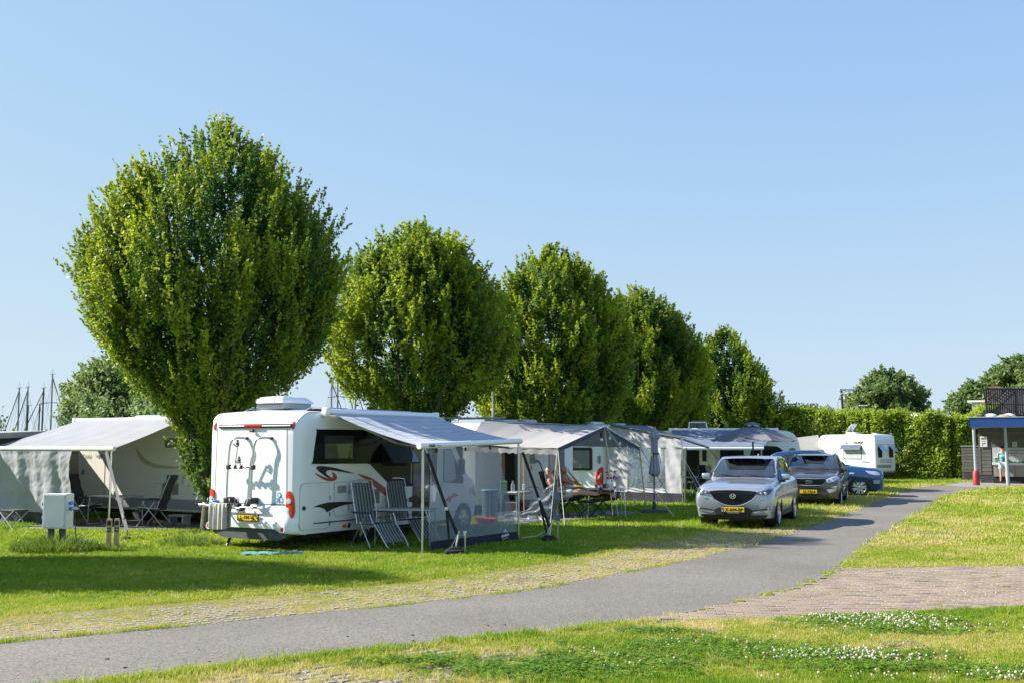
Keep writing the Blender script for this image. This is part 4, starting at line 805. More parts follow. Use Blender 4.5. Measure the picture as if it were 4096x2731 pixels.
# hinged open pane of the second window
hop = empty('hopper_window'); hop.parent = mh; hop.location = (2.42, AY-.03, 1.97)
def hp_(u, v): return (u*.86, -.30*v - .02*math.sin(PI*v), -.38*v)
MB().grid(hp_, 6, 6, .012).build('window_pane', mat('tinted_pane', (.06, .085, .13), .04, coat=.7, spec=.9), hop, 60)
mb = MB(); c = [hp_(0, 0), hp_(1, 0), hp_(1, 1), hp_(0, 1)]
for i in range(4): mb.tube([c[i], c[(i+1) % 4]], .016, 6)
mb.build('window_frame', black, hop)
for x in (.03, .83): MB().tube([(x, .02, -.36), (x, -.27, -.35)], .01, 6).build('window_stay', black, hop)
patch('window_opening', B, rrect(2.44, 1.52, 3.26, 1.97, .04), 'right', mat('dark_interior', (.012, .011, .01), .9), mh, .016, .3)
for x, z0 in ((3.42, 1.15), (4.12, .6)): MB().tube([(x, AY-.02, 2.15), (x, AY-.02, z0)], .012, 6).build('door_rail', alu, mh)
patch('entrance_door', B, rrect(3.50, .44, 4.08, 2.14, .05), 'right', mat('door_dark', (.03, .032, .036), .15, coat=.5), mh, .014, .3)
# locker doors, vents, lines
h1 = hatch(B, rrect(.10, .39, .87, 1.24, .08), mh, 'locker_door'); h2 = hatch(B, rrect(1.01, .60, 1.42, 1.24, .07), mh, 'locker_door')
for x in (.18, 1.06): MB().lathe([(0, AY-.024), (.035, AY-.02), (.04, AY)], 14, 'y', (x, 0, .79)).build('locker_lock', black, mh, 40)
for x, zs in ((.885, (.95, .65, .48)), (1.435, (1.05, .75))):
    for z in zs: MB().box(x-.008, x+.008, AY-.02, AY, z-.04, z+.04).build('hinge', seam, mh)
louvre(B, 1.08, 1.35, 1.03, 1.17, mh, 8); louvre(B, 2.13, 2.39, .79, 1.07, mh, 11); louvre(B, 1.95, 2.36, 2.10, 2.30, mh, 9, m=dgrey)
patch('side_stripe', B, [(.04, .49), (1.1, .497), (4.0, .50), (4.0, .515), (1.1, .512), (.04, .505)], 'right', ink, mh, .022, .4)
patch('reflector', B, ell(1.33, .40, .05, .032, 14), 'right', orangelens, mh, .02, .2); patch('water_cap', B, ell(1.47, .40, .03, .045, 14), 'right', black, mh, .02, .2)
# graphics
patch('graphic_swoosh', B, spl([(.50, 1.53), (.56, 1.555), (.72, 1.55), (.98, 1.52), (1.25, 1.47), (1.56, 1.405), (1.50, 1.40), (1.18, 1.44), (.86, 1.475), (.76, 1.44), (.80, 1.39), (.92, 1.33), (.80, 1.345), (.66, 1.41), (.54, 1.48)], 3), 'right', ink, mh, .010, .2)
patch('graphic_swoosh', B, spl([(.46, 1.43), (.56, 1.365), (.72, 1.30), (.88, 1.265), (1.03, 1.28), (1.08, 1.33), (1.03, 1.40), (.93, 1.43), (.97, 1.385), (.96, 1.34), (.89, 1.325), (.74, 1.34), (.60, 1.385)], 3), 'right', redgraph, mh, .010, .2)
patch('graphic_sweep', B, spl([(1.69, 1.385), (2.0, 1.33), (2.3, 1.22), (2.6, 1.06), (2.85, .93), (3.1, .87), (3.1, .80), (2.8, .84), (2.5, .97), (2.2, 1.14), (1.95, 1.27)], 3), 'right', redgraph, mh, .010, .25)
patch('graphic_arrow', B, [(.40, .80), (.62, .845), (.85, .87), (1.25, .865), (1.66, .84), (1.66, .82), (1.3, .80), (1.0, .75), (.80, .685), (.74, .745), (.60, .79)], 'right', ink, mh, .011, .25)
patch('graphic_arrow', B, [(3.15, .80), (3.35, .84), (3.55, .90), (3.75, .84), (4.1, .80), (3.7, .765), (3.45, .76)], 'right', ink, mh, .020, .25)
for x in (1.62, 1.80): MB().rbox(x-.012, x+.012, AY-.05, AY, 1.18, 1.26, .008).build('wall_hook', white2, mh)
# cab side
cd = patch('cab_door', B, rrect(4.55, .45, 5.35, 1.95, .1), 'right', white2, mh, .006, .2); frame_patch('door_seam', B, rrect(4.55, .45, 5.35, 1.12, .05), .012, 'right', seam, cd, .008)
patch('cab_window', B, [(4.62, 1.14), (4.62, 1.86), (5.0, 1.86), (5.25, 1.62), (5.62, 1.2), (5.6, 1.08), (5.3, 1.10)], 'right', glass, mh, .014, .2)
patch('cab_curtain', B, [(4.64, 1.16), (4.64, 1.85), (4.98, 1.85), (5.2, 1.62), (5.3, 1.2), (4.95, 1.14)], 'right', fabric('pale_curtain', (.5, .52, .56), trans=.1), mh, .018, .2)
patch('graphic_bolt', B, [(4.55, .66), (4.9, .72), (5.0, .68), (5.1, .78), (5.45, .82), (5.2, .88), (5.0, .80), (4.9, .84)], 'right', redgraph, mh, .012, .2)
mr = MB(); mr.rbox(-.07, .07, -.13, 0, -.16, .19, .04, 3); mr.tube([(0, 0, -.05), (.0, .15, -.08)], .03, 6); o = mr.build('wing_mirror', black, mh, 40); o.location = (5.40, -1.06, 1.45)
patch('windscreen', B, rrect(-.85, 1.35, .85, 1.95, .12), 'front', glass, mh, .01, .2)
patch('headlight', B, rrect(-1.0, .78, -.62, 1.02, .08), 'front', clearlens, mh, .02, .1); patch('headlight', B, rrect(.62, .78, 1.0, 1.02, .08), 'front', clearlens, mh, .02, .1); patch('bumper_grille', B, rrect(-.6, .4, .6, .62, .05), 'front', black, mh, .02, .2)
# awning of the motorhome
aw1 = stripes('awning_grey_stripe', (.48, .50, .535), (.62, .64, .66), 4.6, 1, width=.22, trans=.2)
awning(mh, .72, 4.16, AY-.07, 2.575, -3.34, 1.93, 2.03, .83, 4.25, aw1)
text('bar_lettering', 'THULE', .06, (1.10, -3.40, 1.935), (PI/2, -.03, 0), ink, mh, .002, 1.1); text('bar_lettering', 'Omnistor', .032, (1.33, -3.40, 1.94), (PI/2, -.03, 0), seam, mh, .0, 1.1)
# wheels ramps / legs under the rear
for y in (-.55, .7): MB().tube([(.25, y, .3), (.1, y, .02)], .03, 6).build('steady_leg', black, mh); 
cb = MB(); 
for k in range(3): cb.tube(spl([(.0+.3*random.random(), -.9+1.0*random.random(), .02+.02*k) for _ in range(6)], 4, False), .008, 5)
nm(cb.build('cable_heap', black), 'heap of black cable lying under the rear of the white motorhome', 'cable').matrix_world = Matrix.Translation((-4.62, 20.35, 0)) @ Matrix.Rotation(R(58.5), 4, 'Z')

# ======== the cream camper on the left
lc = empty('camper', (-11.18, 30.3, 0), R(-31.5), 'cream camper at the left with a long grey awning over two chairs and a table', 'camper')
lb = body_loft(camper_stations(6.6, 1.15, 2.62, .29, front='round'), cream, lc, cuts=[(2.55, -3, -.85, .4, .32), (2.55, .85, 3, .4, .32)]); B = bvh_of(lb)
LY = -1.15
patch('lower_skirt', B, [(.10, .36), (6.25, .36), (6.3, .6), (.06, .6)], 'right', mat('skirt_grey', (.34, .35, .36), .5), lc, .018, .13)
for x, y, s_ in ((2.55, -.98, -1), (2.55, .98, 1), (5.9, -.9, -1), (5.9, .9, 1)): wheel(lc, x, y, .32, .2, s_, 6)
mb = MB(); mb.box(.4, 6.0, -.9, .9, .18, .31); mb.build('chassis', black, lc)
hatch(B, rrect(.24, .62, 1.22, 1.50, .06), lc, 'service_hatch', cream); hatch(B, rrect(3.2, .66, 3.45, .98, .04), lc, 'service_hatch', cream)
louvre(B, 3.50, 4.07, 1.88, 2.12, lc, 9, yp=LY-.005); louvre(B, 3.47, 4.05, .71, .99, lc, 10, yp=LY-.005)
dr = hatch(B, rrect(4.12, .29, 4.78, 1.99, .08), lc, 'entrance_door', cream); patch('door_window', B, rrect(4.32, 1.22, 4.68, 2.04, .16, 6), 'right', glass, dr, .016, .3); patch('door_handle', B, rrect(4.19, .98, 4.26, 1.18, .03), 'right', alu, dr, .03, .3)
patch('side_decal', B, spl([(2.4, 1.9), (2.75, 1.62), (3.2, 1.46), (4.0, 1.42), (4.8, 1.42), (4.8, 1.36), (3.9, 1.36), (3.1, 1.38), (2.62, 1.56)], 3), 'right', mat('decal_sand', (.50, .46, .33), .5), lc, .008, .3)
patch('hatch_lock', B, rrect(.30, 1.16, .40, 1.30, .03), 'right', seam, lc, .012, .3); patch('water_cap', B, ell(1.42, 1.46, .035, .035, 10), 'right', seam, lc, .012, .3); patch('marker_light', B, rrect(3.02, .44, 3.12, .49, .01), 'right', orangelens, lc, .012, .3)
text('model_lettering', 'Coral', .17, (.24, LY-.02, 1.66), (PI/2, 0, 0), seam, lc, -.001, 1.0, align='LEFT'); text('model_lettering', 'S 670 SL', .10, (.86, LY-.02, 1.65), (PI/2, 0, 0), mat('decal_blue', (.04, .09, .2), .5), lc, .002, .8, align='LEFT')
patch('tail_light', B, rrect(-1.08, .72, -.9, 1.2, .05), 'back', redlens, lc, .02, .1); patch('tail_light', B, rrect(.9, .72, 1.08, 1.2, .05), 'back', redlens, lc, .02, .1)
MB().rbox(1.5, 2.6, -.5, .4, 2.64, 2.74, .05).build('roof_window', mat('skylight', (.45, .5, .56), .2, coat=.4), lc, 40); MB().rbox(2.9, 3.9, -.3, .5, 2.64, 2.69, .02).build('solar_panel', dgrey, lc, 40); MB().rbox(3.5, 4.6, -.5, .3, 2.66, 2.72, .02).build('roof_box', cream, lc, 40)
awl = fabric('awning_pale_grey', (.38, .39, .41), col2=(.43, .435, .45), trans=.3, wrinkle=.1)
awning(lc, .07, 4.25, LY-.06, 2.60, -1.15-2.2, 1.86, 1.86, -.6, 4.28, awl, sag=.06)

# ======== the white camper with the open door (behind the mesh screen)
c2 = empty('camper', (-1.885, 29.84, 0), R(62), 'white camper with blue-grey stripes and an open door behind the sitting couple', 'camper')
b2 = body_loft(camper_stations(6.2, 1.15, 2.55, .32, front='round'), white2, c2, cuts=[(4.1, -3, -.85, .38, .32)]); B = bvh_of(b2)
for x, y, s_ in ((4.1, -.98, -1), (4.1, .98, 1), (1.2, .98, 1)): wheel(c2, x, y, .31, .2, s_, 6)
mb = MB(); mb.box(.4, 5.8, -.9, .9, .2, .33); mb.build('chassis', black, c2)
patch('door_opening', B, rrect(1.36, .38, 2.0, 1.98, .05), 'right', MATS['dark_interior'], c2, .01, .4); dl = MB(); dl.rbox(2.04, 2.72, -1.28, -1.22, .38, 1.95, .015); dl = dl.build('door_leaf', cream, c2)
mb = MB(); mb.rbox(2.12, 2.64, -1.295, -1.275, 1.05, 1.16, .01); mb.rbox(2.12, 2.64, -1.295, -1.275, .55, .66, .01); mb.build('door_pocket', white2, dl)
MB().rbox(2.02, 2.05, -1.26, -1.16, .38, 1.95, .008).build('door_hinge', seam, c2)
patch('curtain', B, [(1.22, .75), (1.36, .75), (1.36, 1.98), (1.25, 1.98)], 'right', fabric('tan_curtain', (.42, .28, .17)), c2, .03, .3)
blg = mat('decal_teal', (.03, .10, .16), .5); gdl = mat('decal_grey', (.25, .27, .30), .5)
for z, x1 in ((1.60, 3.3), (1.46, 3.42)): patch('side_decal', B, [(2.74, z-.03), (x1, z-.03), (x1-.06, z+.09), (2.74, z+.09)], 'right', gdl, c2, .008, .3); patch('side_stripe', B, [(2.74, z-.055), (x1-.02, z-.055), (x1-.03, z-.035), (2.74, z-.035)], 'right', blg, c2, .009, .3)
patch('side_stripe', B, spl([(3.38, 1.52), (3.62, 1.44), (3.78, 1.25), (3.86, 1.0), (3.83, 1.0), (3.74, 1.23), (3.59, 1.40), (3.38, 1.47)], 3), 'right', blg, c2, .009, .3)
text('side_lettering', '7', .17, (3.05, -1.17, 1.27), (PI/2, 0, 0), blg, c2, .003)
wn = patch('side_window', B, rrect(4.25, 1.2, 5.3, 1.95, .08), 'right', mat('bluish_pane', (.10, .12, .14), .05, coat=.6), c2, .012, .3); frame_patch('window_frame', B, rrect(4.23, 1.18, 5.32, 1.97, .08), .03, 'right', seam, wn, .02)
MB().box(-.0, 0.4, -1.0, .9, .4, .5).build('rear_step', dgrey, c2); MB().rbox(1.35, 2.1, -1.75, -1.25, .36, .41, .01).build('entrance_step', dgrey, c2); MB().rbox(1.4, 2.05, -1.7, -1.3, .0, .36, .01).build('step_frame', black, c2)
patch('service_hatch', B, rrect(3.5, .62, 3.95, 1.0, .04), 'right', cream, c2, .008, .3)
patch('rear_window', B, rrect(-.6, 1.45, .6, 1.95, .08), 'back', glass, c2, .01, .3)
for y in (-.7, .7): patch('tail_light', B, rrect(y-.18, .62, y+.18, .78, .05), 'back', redlens, c2, .02, .2)
rr = MB(); 
for x in (1.0, 1.8): rr.tube([(x, -.75, 2.58), (x, -.75, 2.70), (x, .6, 2.70), (x, .6, 2.58)], .015, 6)
for y in (-.7, -.2, .5): rr.tube([(.75, y, 2.71), (2.3, y, 2.74)], .018, 6)
rr.build('roof_rack', mat('roof_rack_brown', (.30, .24, .22), .5), c2); MB().rbox(2.6, 3.5, -.5, .2, 2.60, 2.70, .05).build('roof_window', mat('skylight2', (.35, .42, .5), .15, coat=.4), c2, 40); MB().rbox(4.2, 5.0, -.4, .4, 2.56, 2.74, .07).build('roof_vent', mat('warm_grey', (.42, .40, .38), .5), c2, 40)

# ======== the camper with the big red tail light, further along
c3 = empty('camper', (2.24, 38.36, 0), R(61), 'white camper with one tall red tail light and a grey enclosed awning room', 'camper')
b3 = body_loft(camper_stations(6.4, 1.15, 2.68, .33, front='cab'), white_gel, c3, cuts=[(2.0, -3, -.85, .4, .32), (5.6, -3, -.85, .4, .32)]); B = bvh_of(b3)
for x, y, s_ in ((2.0, -.98, -1), (2.0, .98, 1), (5.6, -.9, -1), (5.6, .9, 1)): wheel(c3, x, y, .32, .2, s_, 6)
mb = MB(); mb.box(.4, 6.0, -.9, .9, .2, .34); mb.build('chassis', black, c3)
wf = patch('rear_window', B, rrect(-.66, 1.06, .26, 1.86, .08), 'back', black, c3, .02, .25); patch('window_pane', B, rrect(-.56, 1.14, .16, 1.76, .05), 'back', mat('grey_pane', (.16, .18, .19), .12, coat=.5), wf, .03, .25)
patch('tail_light', B, spl([(-.83, .60), (-.80, .85), (-.86, 1.05), (-.98, 1.17), (-1.06, 1.15), (-1.07, .9), (-1.05, .62), (-.95, .55)], 3), 'back', redlens, c3, .04, .1); patch('tail_light', B, spl([(.83, .60), (.80, .85), (.86, 1.05), (.98, 1.17), (1.06, 1.15), (1.07, .9), (1.05, .62), (.95, .55)], 3), 'back', redlens, c3, .04, .1)
patch('lamp_strip', B, [(-.86, .80), (-1.0, 1.0), (-1.03, .94), (-.90, .74)], 'back', clearlens, c3, .055, .1)
patch('marker_light', B, rrect(-.95, 1.92, -.84, 1.955, .01), 'back', redlens, c3, .012, .2); patch('vent_oval', B, rrect(-.98, 1.3, -.86, 1.58, .05), 'back', seam, c3, .012, .2); patch('roof_stripe', B, rrect(.0, 1.90, .45, 1.925, .01), 'back', redgraph, c3, .01, .2)
mb = MB(); mb.prism([(-1.05, .34), (1.05, .34), (1.1, .5), (.65, .55), (.5, .68), (-.5, .68), (-.62, .55), (-1.1, .5)], .1, 'x', -.07); mb.build('rear_bumper', white2, c3)
pl = MB().rbox(-.085, -.07, -.3, .22, .50, .61, .004, 1).build('number_plate', yellowplate, c3); text('plate_lettering', '-NB', .10, (-.09, -.16, .555), RB, ink, pl, .002, 1.0)
MB().rbox(.5, 1.5, -.5, .3, 2.68, 2.78, .05).build('roof_vent', white2, c3, 40); MB().rbox(2.5, 3.4, -.5, .3, 2.68, 2.76, .04).build('roof_window', MATS['skylight2'], c3, 40)
awblue = fabric('awning_blue_grey', (.14, .18, .25), col2=(.18, .22, .29), trans=.1, wrinkle=.1)

# ======== the long camper with the blue-grey awning behind the parasol
c4 = empty('camper', (6.9, 47.6, 0), R(-4), 'white camper behind the parked cars with a long blue-grey awning', 'camper')
b4 = body_loft(camper_stations(6.0, 1.15, 2.56, .35, front='round'), white2, c4); B = bvh_of(b4); c4.location = (6.35, 47.6, 0)
mb = MB(); mb.box(.4, 5.6, -.9, .9, .15, .36); mb.build('chassis', black, c4)
for x, y, s_ in ((1.0, -1.0, -1), (4.4, -1.0, -1), (1.0, 1.0, 1), (4.4, 1.0, 1)): wheel(c4, x, y, .32, .2, s_, 6)
patch('side_window', B, rrect(.4, 1.2, 1.0, 1.72, .1), 'right', glass, c4, .012, .3); patch('door_opening', B, rrect(1.12, .4, 1.72, 1.95, .04), 'right', MATS['dark_interior'], c4, .01, .4); dw = MB().rbox(1.78, 2.4, -1.25, -1.2, .4, 1.9, .015).build('door_leaf', cream, c4); MB().rbox(1.84, 2.02, -1.265, -1.25, 1.25, 1.75, .01).build('door_window', glass, dw)
patch('side_window', B, rrect(2.6, 1.2, 3.6, 1.8, .08), 'right', glass, c4, .012, .3); patch('side_window', B, spl([(4.0, 1.25), (4.0, 1.85), (4.7, 1.9), (5.1, 1.84), (5.35, 1.5), (5.4, 1.25)], 3), 'right', glass, c4, .014, .3)
patch('side_window', B, spl([(5.5, 1.3), (5.5, 1.75), (5.75, 1.8), (5.85, 1.5), (5.87, 1.3)], 3), 'right', MATS['bluish_pane'], c4, .014, .3); patch('side_emblem', B, rrect(5.3, 2.14, 5.5, 2.2, .01), 'right', redgraph, c4, .01, .3); patch('side_stripe', B, [(.2, .55), (5.5, .55), (5.5, .62), (.2, .62)], 'right', gdl, c4, .01, .5)
awning(c4, .55, 4.95, -1.22, 2.60, -1.15-2.4, 1.80, 1.80, .35, 4.0, awblue, sag=.04)
sk = empty('open_skylight'); sk.parent = c4; sk.location = (1.3, -.9, 2.58); mb = MB()
c = [(0, 0, 0), (.82, 0, 0), (.76, .1, .34), (.06, .1, .34)]
for i in range(4): mb.tube([c[i], c[(i+1) % 4]], .03, 6)
mb.build('skylight_frame', white2, sk); MB().add(c + [(p[0], p[1]+.01, p[2]) for p in c], [(0,1,2,3), (7,6,5,4), (0,1,5,4), (1,2,6,5), (2,3,7,6), (3,0,4,7)]).build('skylight_pane', see_through('smoked_pane', (.12, .14, .14), .45), sk)
MB().prism([(4.0, 2.56), (4.5, 2.56), (4.35, 2.78), (4.1, 2.86), (3.9, 2.84)], .5, 'y', -.6).build('satellite_dome', MATS['skylight2'], c4, 40)

# ======== the small caravan by the hedge
ca = empty('caravan', (18.8, 63.45, 0), R(-52), 'small white caravan with an open roof hatch parked against the hedge', 'caravan')
def csec(hw, zb, h): return [(0, zb), (hw-.12, zb), (hw-.02, zb+.06), (hw, zb+.4), (hw, 1.3), (hw, h-.28), (hw-.03, h-.1), (hw-.12, h-.02), (0, h)]
bc = body_loft([(0, csec(1.0, .55, 2.0)), (.08, csec(1.06, .45, 2.3)), (.25, csec(1.1, .36, 2.48)), (.6, csec(1.12, .34, 2.55)), (2, csec(1.12, .34, 2.55)), (3.4, csec(1.12, .34, 2.55)), (3.95, csec(1.12, .36, 2.55)), (4.2, csec(1.1, .42, 2.5)), (4.32, csec(1.07, .5, 2.3)), (4.36, csec(1.0, .6, 1.9))], white_gel, ca, cuts=[(2.2, -3, -.85, .36, .3)]); B = bvh_of(bc)
for y, s_ in ((-.98, -1), (.98, 1)): wheel(ca, 2.2, y, .3, .18, s_, 6)
MB().box(.3, 4.2, -.8, .8, .2, .36).build('chassis', black, ca)
w_ = patch('side_window', B, rrect(2.0, 1.17, 3.35, 1.92, .08), 'right', mat('pale_pane', (.42, .44, .48), .08, coat=.6), ca, .014, .3); frame_patch('window_frame', B, rrect(1.98, 1.15, 3.37, 1.94, .08), .03, 'right', black, w_, .02)
MB().grid(lambda u, v: (1.85+u*1.5+.05*v, -1.14-.28*v, 1.95-.26*v-.03*math.sin(PI*v)), 8, 5, .012).build('window_flap', mat('smoked_flap', (.10, .12, .16), .1, coat=.6), ca, 60)
patch('side_stripe', B, [(.25, 2.0), (4.1, 2.0), (4.1, 2.02), (.25, 2.02)], 'right', ink, ca, .01, .5); patch('side_stripe', B, [(.45, 2.07), (1.9, 2.07), (1.9, 2.10), (.45, 2.10)], 'right', gdl, ca, .01, .5)
text('brand_lettering', 'ADRIA', .15, (3.15, -1.135, 2.09), (PI/2, 0, 0), ink, ca, .006, 1.7); text('brand_emblem', 'α', .2, (2.25, -1.135, 2.10), (PI/2, 0, 0), redgraph, ca, .006, 1.3)
patch('service_hatch', B, rrect(3.0, .6, 3.9, 1.0, .05), 'right', white2, ca, .01, .3); patch('door_handle', B, rrect(3.35, .98, 3.9, 1.06, .03), 'right', gdl, ca, .03, .3)
for y0, y1 in ((-.85, -.4), (.35, .8)):
    w_ = patch('end_window', B, rrect(y0, 1.25, y1, 1.88, .06), 'front', glass, ca, .014, .2); MB().grid(lambda u, v: (4.37+.42*v, y0-.03+(y1-y0+.06)*u, 1.92-.34*v), 4, 4, .012).build('window_flap', mat('blue_flap', (.25, .36, .48), .08, coat=.6), ca, 60)
for k, (a, c_) in enumerate(((.0, 1.12), (-.25, 1.05), (-.4, .97))): patch('end_stripe', B, [(-.65+.15*k*0, c_), (.6, c_), (.6, c_+.03), (-.65, c_+.03)], 'front', gdl, ca, .01, .3)
patch('end_band', B, [(-.98, .68), (.55, .68), (.55, .86), (-.98, .86)], 'front', mat('end_band', (.28, .28, .25), .5), ca, .01, .3); patch('end_seam', B, [(-1.0, 1.96), (1.0, 1.96), (1.0, 1.98), (-1.0, 1.98)], 'front', seam, ca, .008, .3)
mb = MB(); mb.rbox(0, .75, -.3, .3, 0, .1, .03); o = mb.build('roof_hatch_base', white2, ca, 40); o.location = (1.9, -.4, 2.55)
MB().grid(lambda u, v: (1.95+.45*v, -.7+.6*u, 2.64+.48*v), 3, 6, .05).build('roof_hatch', mat('hatch_clear', (.45, .47, .48), .15, var=.3, scale=8, coat=.5), ca, 60)
MB().prism([(3.6, 2.54), (3.9, 2.54), (3.9, 2.60), (3.6, 2.60)], .3, 'y', -.3).build('roof_vent', white2, ca)
ca.scale = (.87, .88, 1); ca.location.x -= .32
# its beige side tent to the left
tm = fabric('tent_beige', (.44, .42, .38), trans=.2)
tn = empty('side_tent', (0, 0, 0), 0, 'beige side tent leaning against the small caravan by the hedge', 'tent')
MB().grid(lambda u, v: (14.2+3.9*u-.2*v, 63.2+.9*u-1.6*v, (2.2+.32*u)*(1-v)+1.65*v-.06*math.sin(PI*u)), 8, 6, .02).build('tent_roof', tm, tn, 60)
MB().grid(lambda u, v: (14.0+3.9*u, 61.6+.9*u, 1.65*(1-v)), 8, 6, .02).build('tent_wall', tm, tn, 60); MB().grid(lambda u, v: (17.9+.1*u, 62.5+1.4*u, (1.65+.85*u)*(1-v)), 4, 6, .02).build('tent_wall', tm, tn, 60)
# the dark hut at the left edge
hut = empty('hut', (-15.3, 31.5, 0), R(-31.5), 'low dark hut with a flat pale roof edge at the far left', 'hut')
mb = MB(); mb.box(-6, 3.0, -2, 2.5, 0, 1.75); mb.build('wall', mat('hut_olive', (.10, .10, .08), .8), hut)
mb = MB(); mb.prism([(-3.2, 2.05), (-.2, 2.2), (3.2, 2.05), (3.2, 2.2), (-.2, 2.34), (-3.2, 2.2)], 10, 'x', -6.4); o = mb.build('roof', mat('hut_roof', (.30, .30, .30), .7), hut); mb = MB(); mb.prism([(-2, 1.7), (2.5, 1.7), (2.5, 2.1), (0, 2.22), (-2, 2.1)], 9, 'x', -6); mb.build('gable', mat('hut_olive', (.1, .1, .08)), hut)
mb = MB(); mb.box(2.98, 3.03, -1.5, -.2, 1.3, 1.95); mb.build('window', glass, hut)
# ---------------------------------------------------------------- parked cars
def car_paint(name, col, metal=.6, rough=.3):
    m = mat(name, col, rough, metal=metal, var=.03, scale=2, coat=1.0); m.node_tree.nodes['Principled BSDF'].inputs['Coat Roughness'].default_value = .04; return m
carglass = mat('car_glass', (.028, .036, .04), .04, var=.35, scale=2.2, coat=1.0, spec=.9)
def csx(x, zb, ws, zm, wm, zsh, wsh, zA, wA, zR, wR, zt): return (x, [(0, zb), (ws*.6, zb), (ws-.04, zb+.01), (ws, zb+.08), (wm, zm), (wm+.006, (zm+zsh)/2), (wsh, zsh), (wA, zA), (wR, zR), (wR-.09 if zt > 1.25 else wR*.8, zt-.012), (0, zt)])
def suv(name, loc, rz, paint, label, L=1.0, W=1.0, H=1.0):
    c = empty(name, loc, rz, label, 'car', 'cars parked on the grass along the path'); S_ = [
        csx(2.24, .34, .60, .52, .72, .76, .68, .845, .60, .865, .48, .885), csx(2.215, .29, .74, .52, .83, .78, .79, .88, .70, .905, .54, .925), csx(2.14, .25, .84, .54, .89, .80, .87, .935, .76, .96, .58, .975), csx(1.97, .24, .87, .58, .92, .86, .905, 1.0, .80, 1.02, .6, 1.035),
        csx(1.6, .24, .87, .62, .925, .92, .90, 1.04, .80, 1.07, .6, 1.085), csx(1.2, .24, .88, .66, .93, .95, .90, 1.07, .82, 1.10, .62, 1.125), csx(.92, .24, .88, .66, .93, .97, .905, 1.09, .83, 1.13, .66, 1.16), csx(.78, .24, .88, .66, .93, .98, .905, 1.10, .83, 1.24, .77, 1.27),
        csx(.45, .24, .88, .66, .93, .99, .905, 1.11, .83, 1.43, .735, 1.47), csx(.15, .24, .88, .66, .93, 1.0, .905, 1.115, .83, 1.555, .71, 1.605), csx(-.15, .24, .88, .66, .93, 1.0, .905, 1.12, .83, 1.60, .70, 1.66), csx(-.7, .24, .88, .66, .93, 1.01, .905, 1.13, .83, 1.60, .69, 1.675),
        csx(-1.3, .24, .88, .66, .93, 1.03, .905, 1.15, .82, 1.57, .67, 1.645), csx(-1.75, .25, .87, .66, .925, 1.04, .89, 1.17, .79, 1.50, .63, 1.57), csx(-1.98, .27, .84, .66, .90, 1.04, .87, 1.17, .76, 1.32, .60, 1.38), csx(-2.15, .30, .80, .66, .86, 1.02, .83, 1.12, .70, 1.15, .56, 1.17), csx(-2.24, .36, .72, .64, .78, .9, .74, .98, .6, 1.0, .5, 1.01)]
    S_ = [(x*L, [(y*W, z*H) for y, z in s]) for x, s in S_]
    wb = 1.35*L; b = body_loft(S_, paint, c, cuts=[(wb, -3, -.66, .385, .365), (wb, .66, 3, .385, .365), (-wb, -3, -.66, .385, .365), (-wb, .66, 3, .385, .365)], sharp=42)
    B = bvh_of(b); wh = []
    for x in (wb, -wb):
        for s in (-1, 1):
            wh.append((x, s))
            m = MB()
            def arc(u, v): a = R(-12) + u*R(204); r_ = .383+.055*v; return (x+math.cos(a)*r_, s*(.925*W + .012*math.sin(PI*v)), .365+math.sin(a)*r_)
            m.grid(arc, 22, 3, .03 if s > 0 else -.03); m.build('wheel_arch_trim', black, c, 60); MB().lathe([(.375, s*.60*W), (.375, s*.90*W)], 24, 'y', (x, 0, .365), cap=False).build('arch_liner', black, c)
    MB().box(-2.0*L, 2.0*L, -.6*W, .6*W, .2, .3).build('underbody', black, c)
    return c, B, wh
def both(name, B, pts, m, c, off=.006, grid=.15, **k):
    for sd in ('left', 'right'): patch(name, B, pts, sd, m, c, off, grid, **k)
def lr(name, B, pts, m, c, off=.01, grid=.08, side='front', **k):
    out = []
    for s in (1, -1): out.append(patch(name, B, [(s*y, z) for y, z in pts], side, m, c, off, grid, **k))
    return out
def side_glass(B, c, L=1, H=1):
    both('window_trim', B, spl([(.80*L, 1.10*H), (.30*L, 1.50*H), (-.1*L, 1.595*H), (-.8*L, 1.60*H), (-1.35*L, 1.555*H), (-1.75*L, 1.40*H), (-1.90*L, 1.22*H), (-1.3*L, 1.15*H), (-.3*L, 1.115*H)], 3), black, c, .003, .12)
    both('front_window', B, [(.62*L, 1.14*H), (.30*L, 1.44*H), (-.05*L, 1.545*H), (-.28*L, 1.56*H), (-.28*L, 1.145*H)], carglass, c, .007, .12)
    both('rear_window', B, [(-.35*L, 1.145*H), (-.35*L, 1.56*H), (-.8*L, 1.56*H), (-1.18*L, 1.535*H), (-1.22*L, 1.18*H)], carglass, c, .007, .12); both('quarter_window', B, [(-1.28*L, 1.185*H), (-1.24*L, 1.52*H), (-1.5*L, 1.45*H), (-1.75*L, 1.27*H)], carglass, c, .007, .12)
    both('cladding', B, [(.92*L, .28), (.92*L, .38), (-.92*L, .40), (-.92*L, .28)], black, c, .02, .1)
    for xs in ((.93, .925), (-.31, -.318), (-1.15, -1.158)): both('door_seam', B, [(xs[0]*L, .38), (xs[0]*L, 1.09*H), (xs[1]*L-.008, 1.09*H), (xs[1]*L-.008, .38)], seam, c, .003, .2)
    for x in (-.16, -1.02):
        for s in (1, -1): 
            h, n, *_ = B.ray_cast(Vector((x*L, s*3, .97*H)), Vector((0, -s, 0))); y = h.y if h else s*.9; mb = MB(); mb.tube([(x*L-.09, y, .97*H), (x*L-.07, y+s*.03, .97*H), (x*L+.07, y+s*.03, .965*H), (x*L+.09, y, .96*H)], .013, 6); mb.build('door_handle', b_paint[0], c, 40)
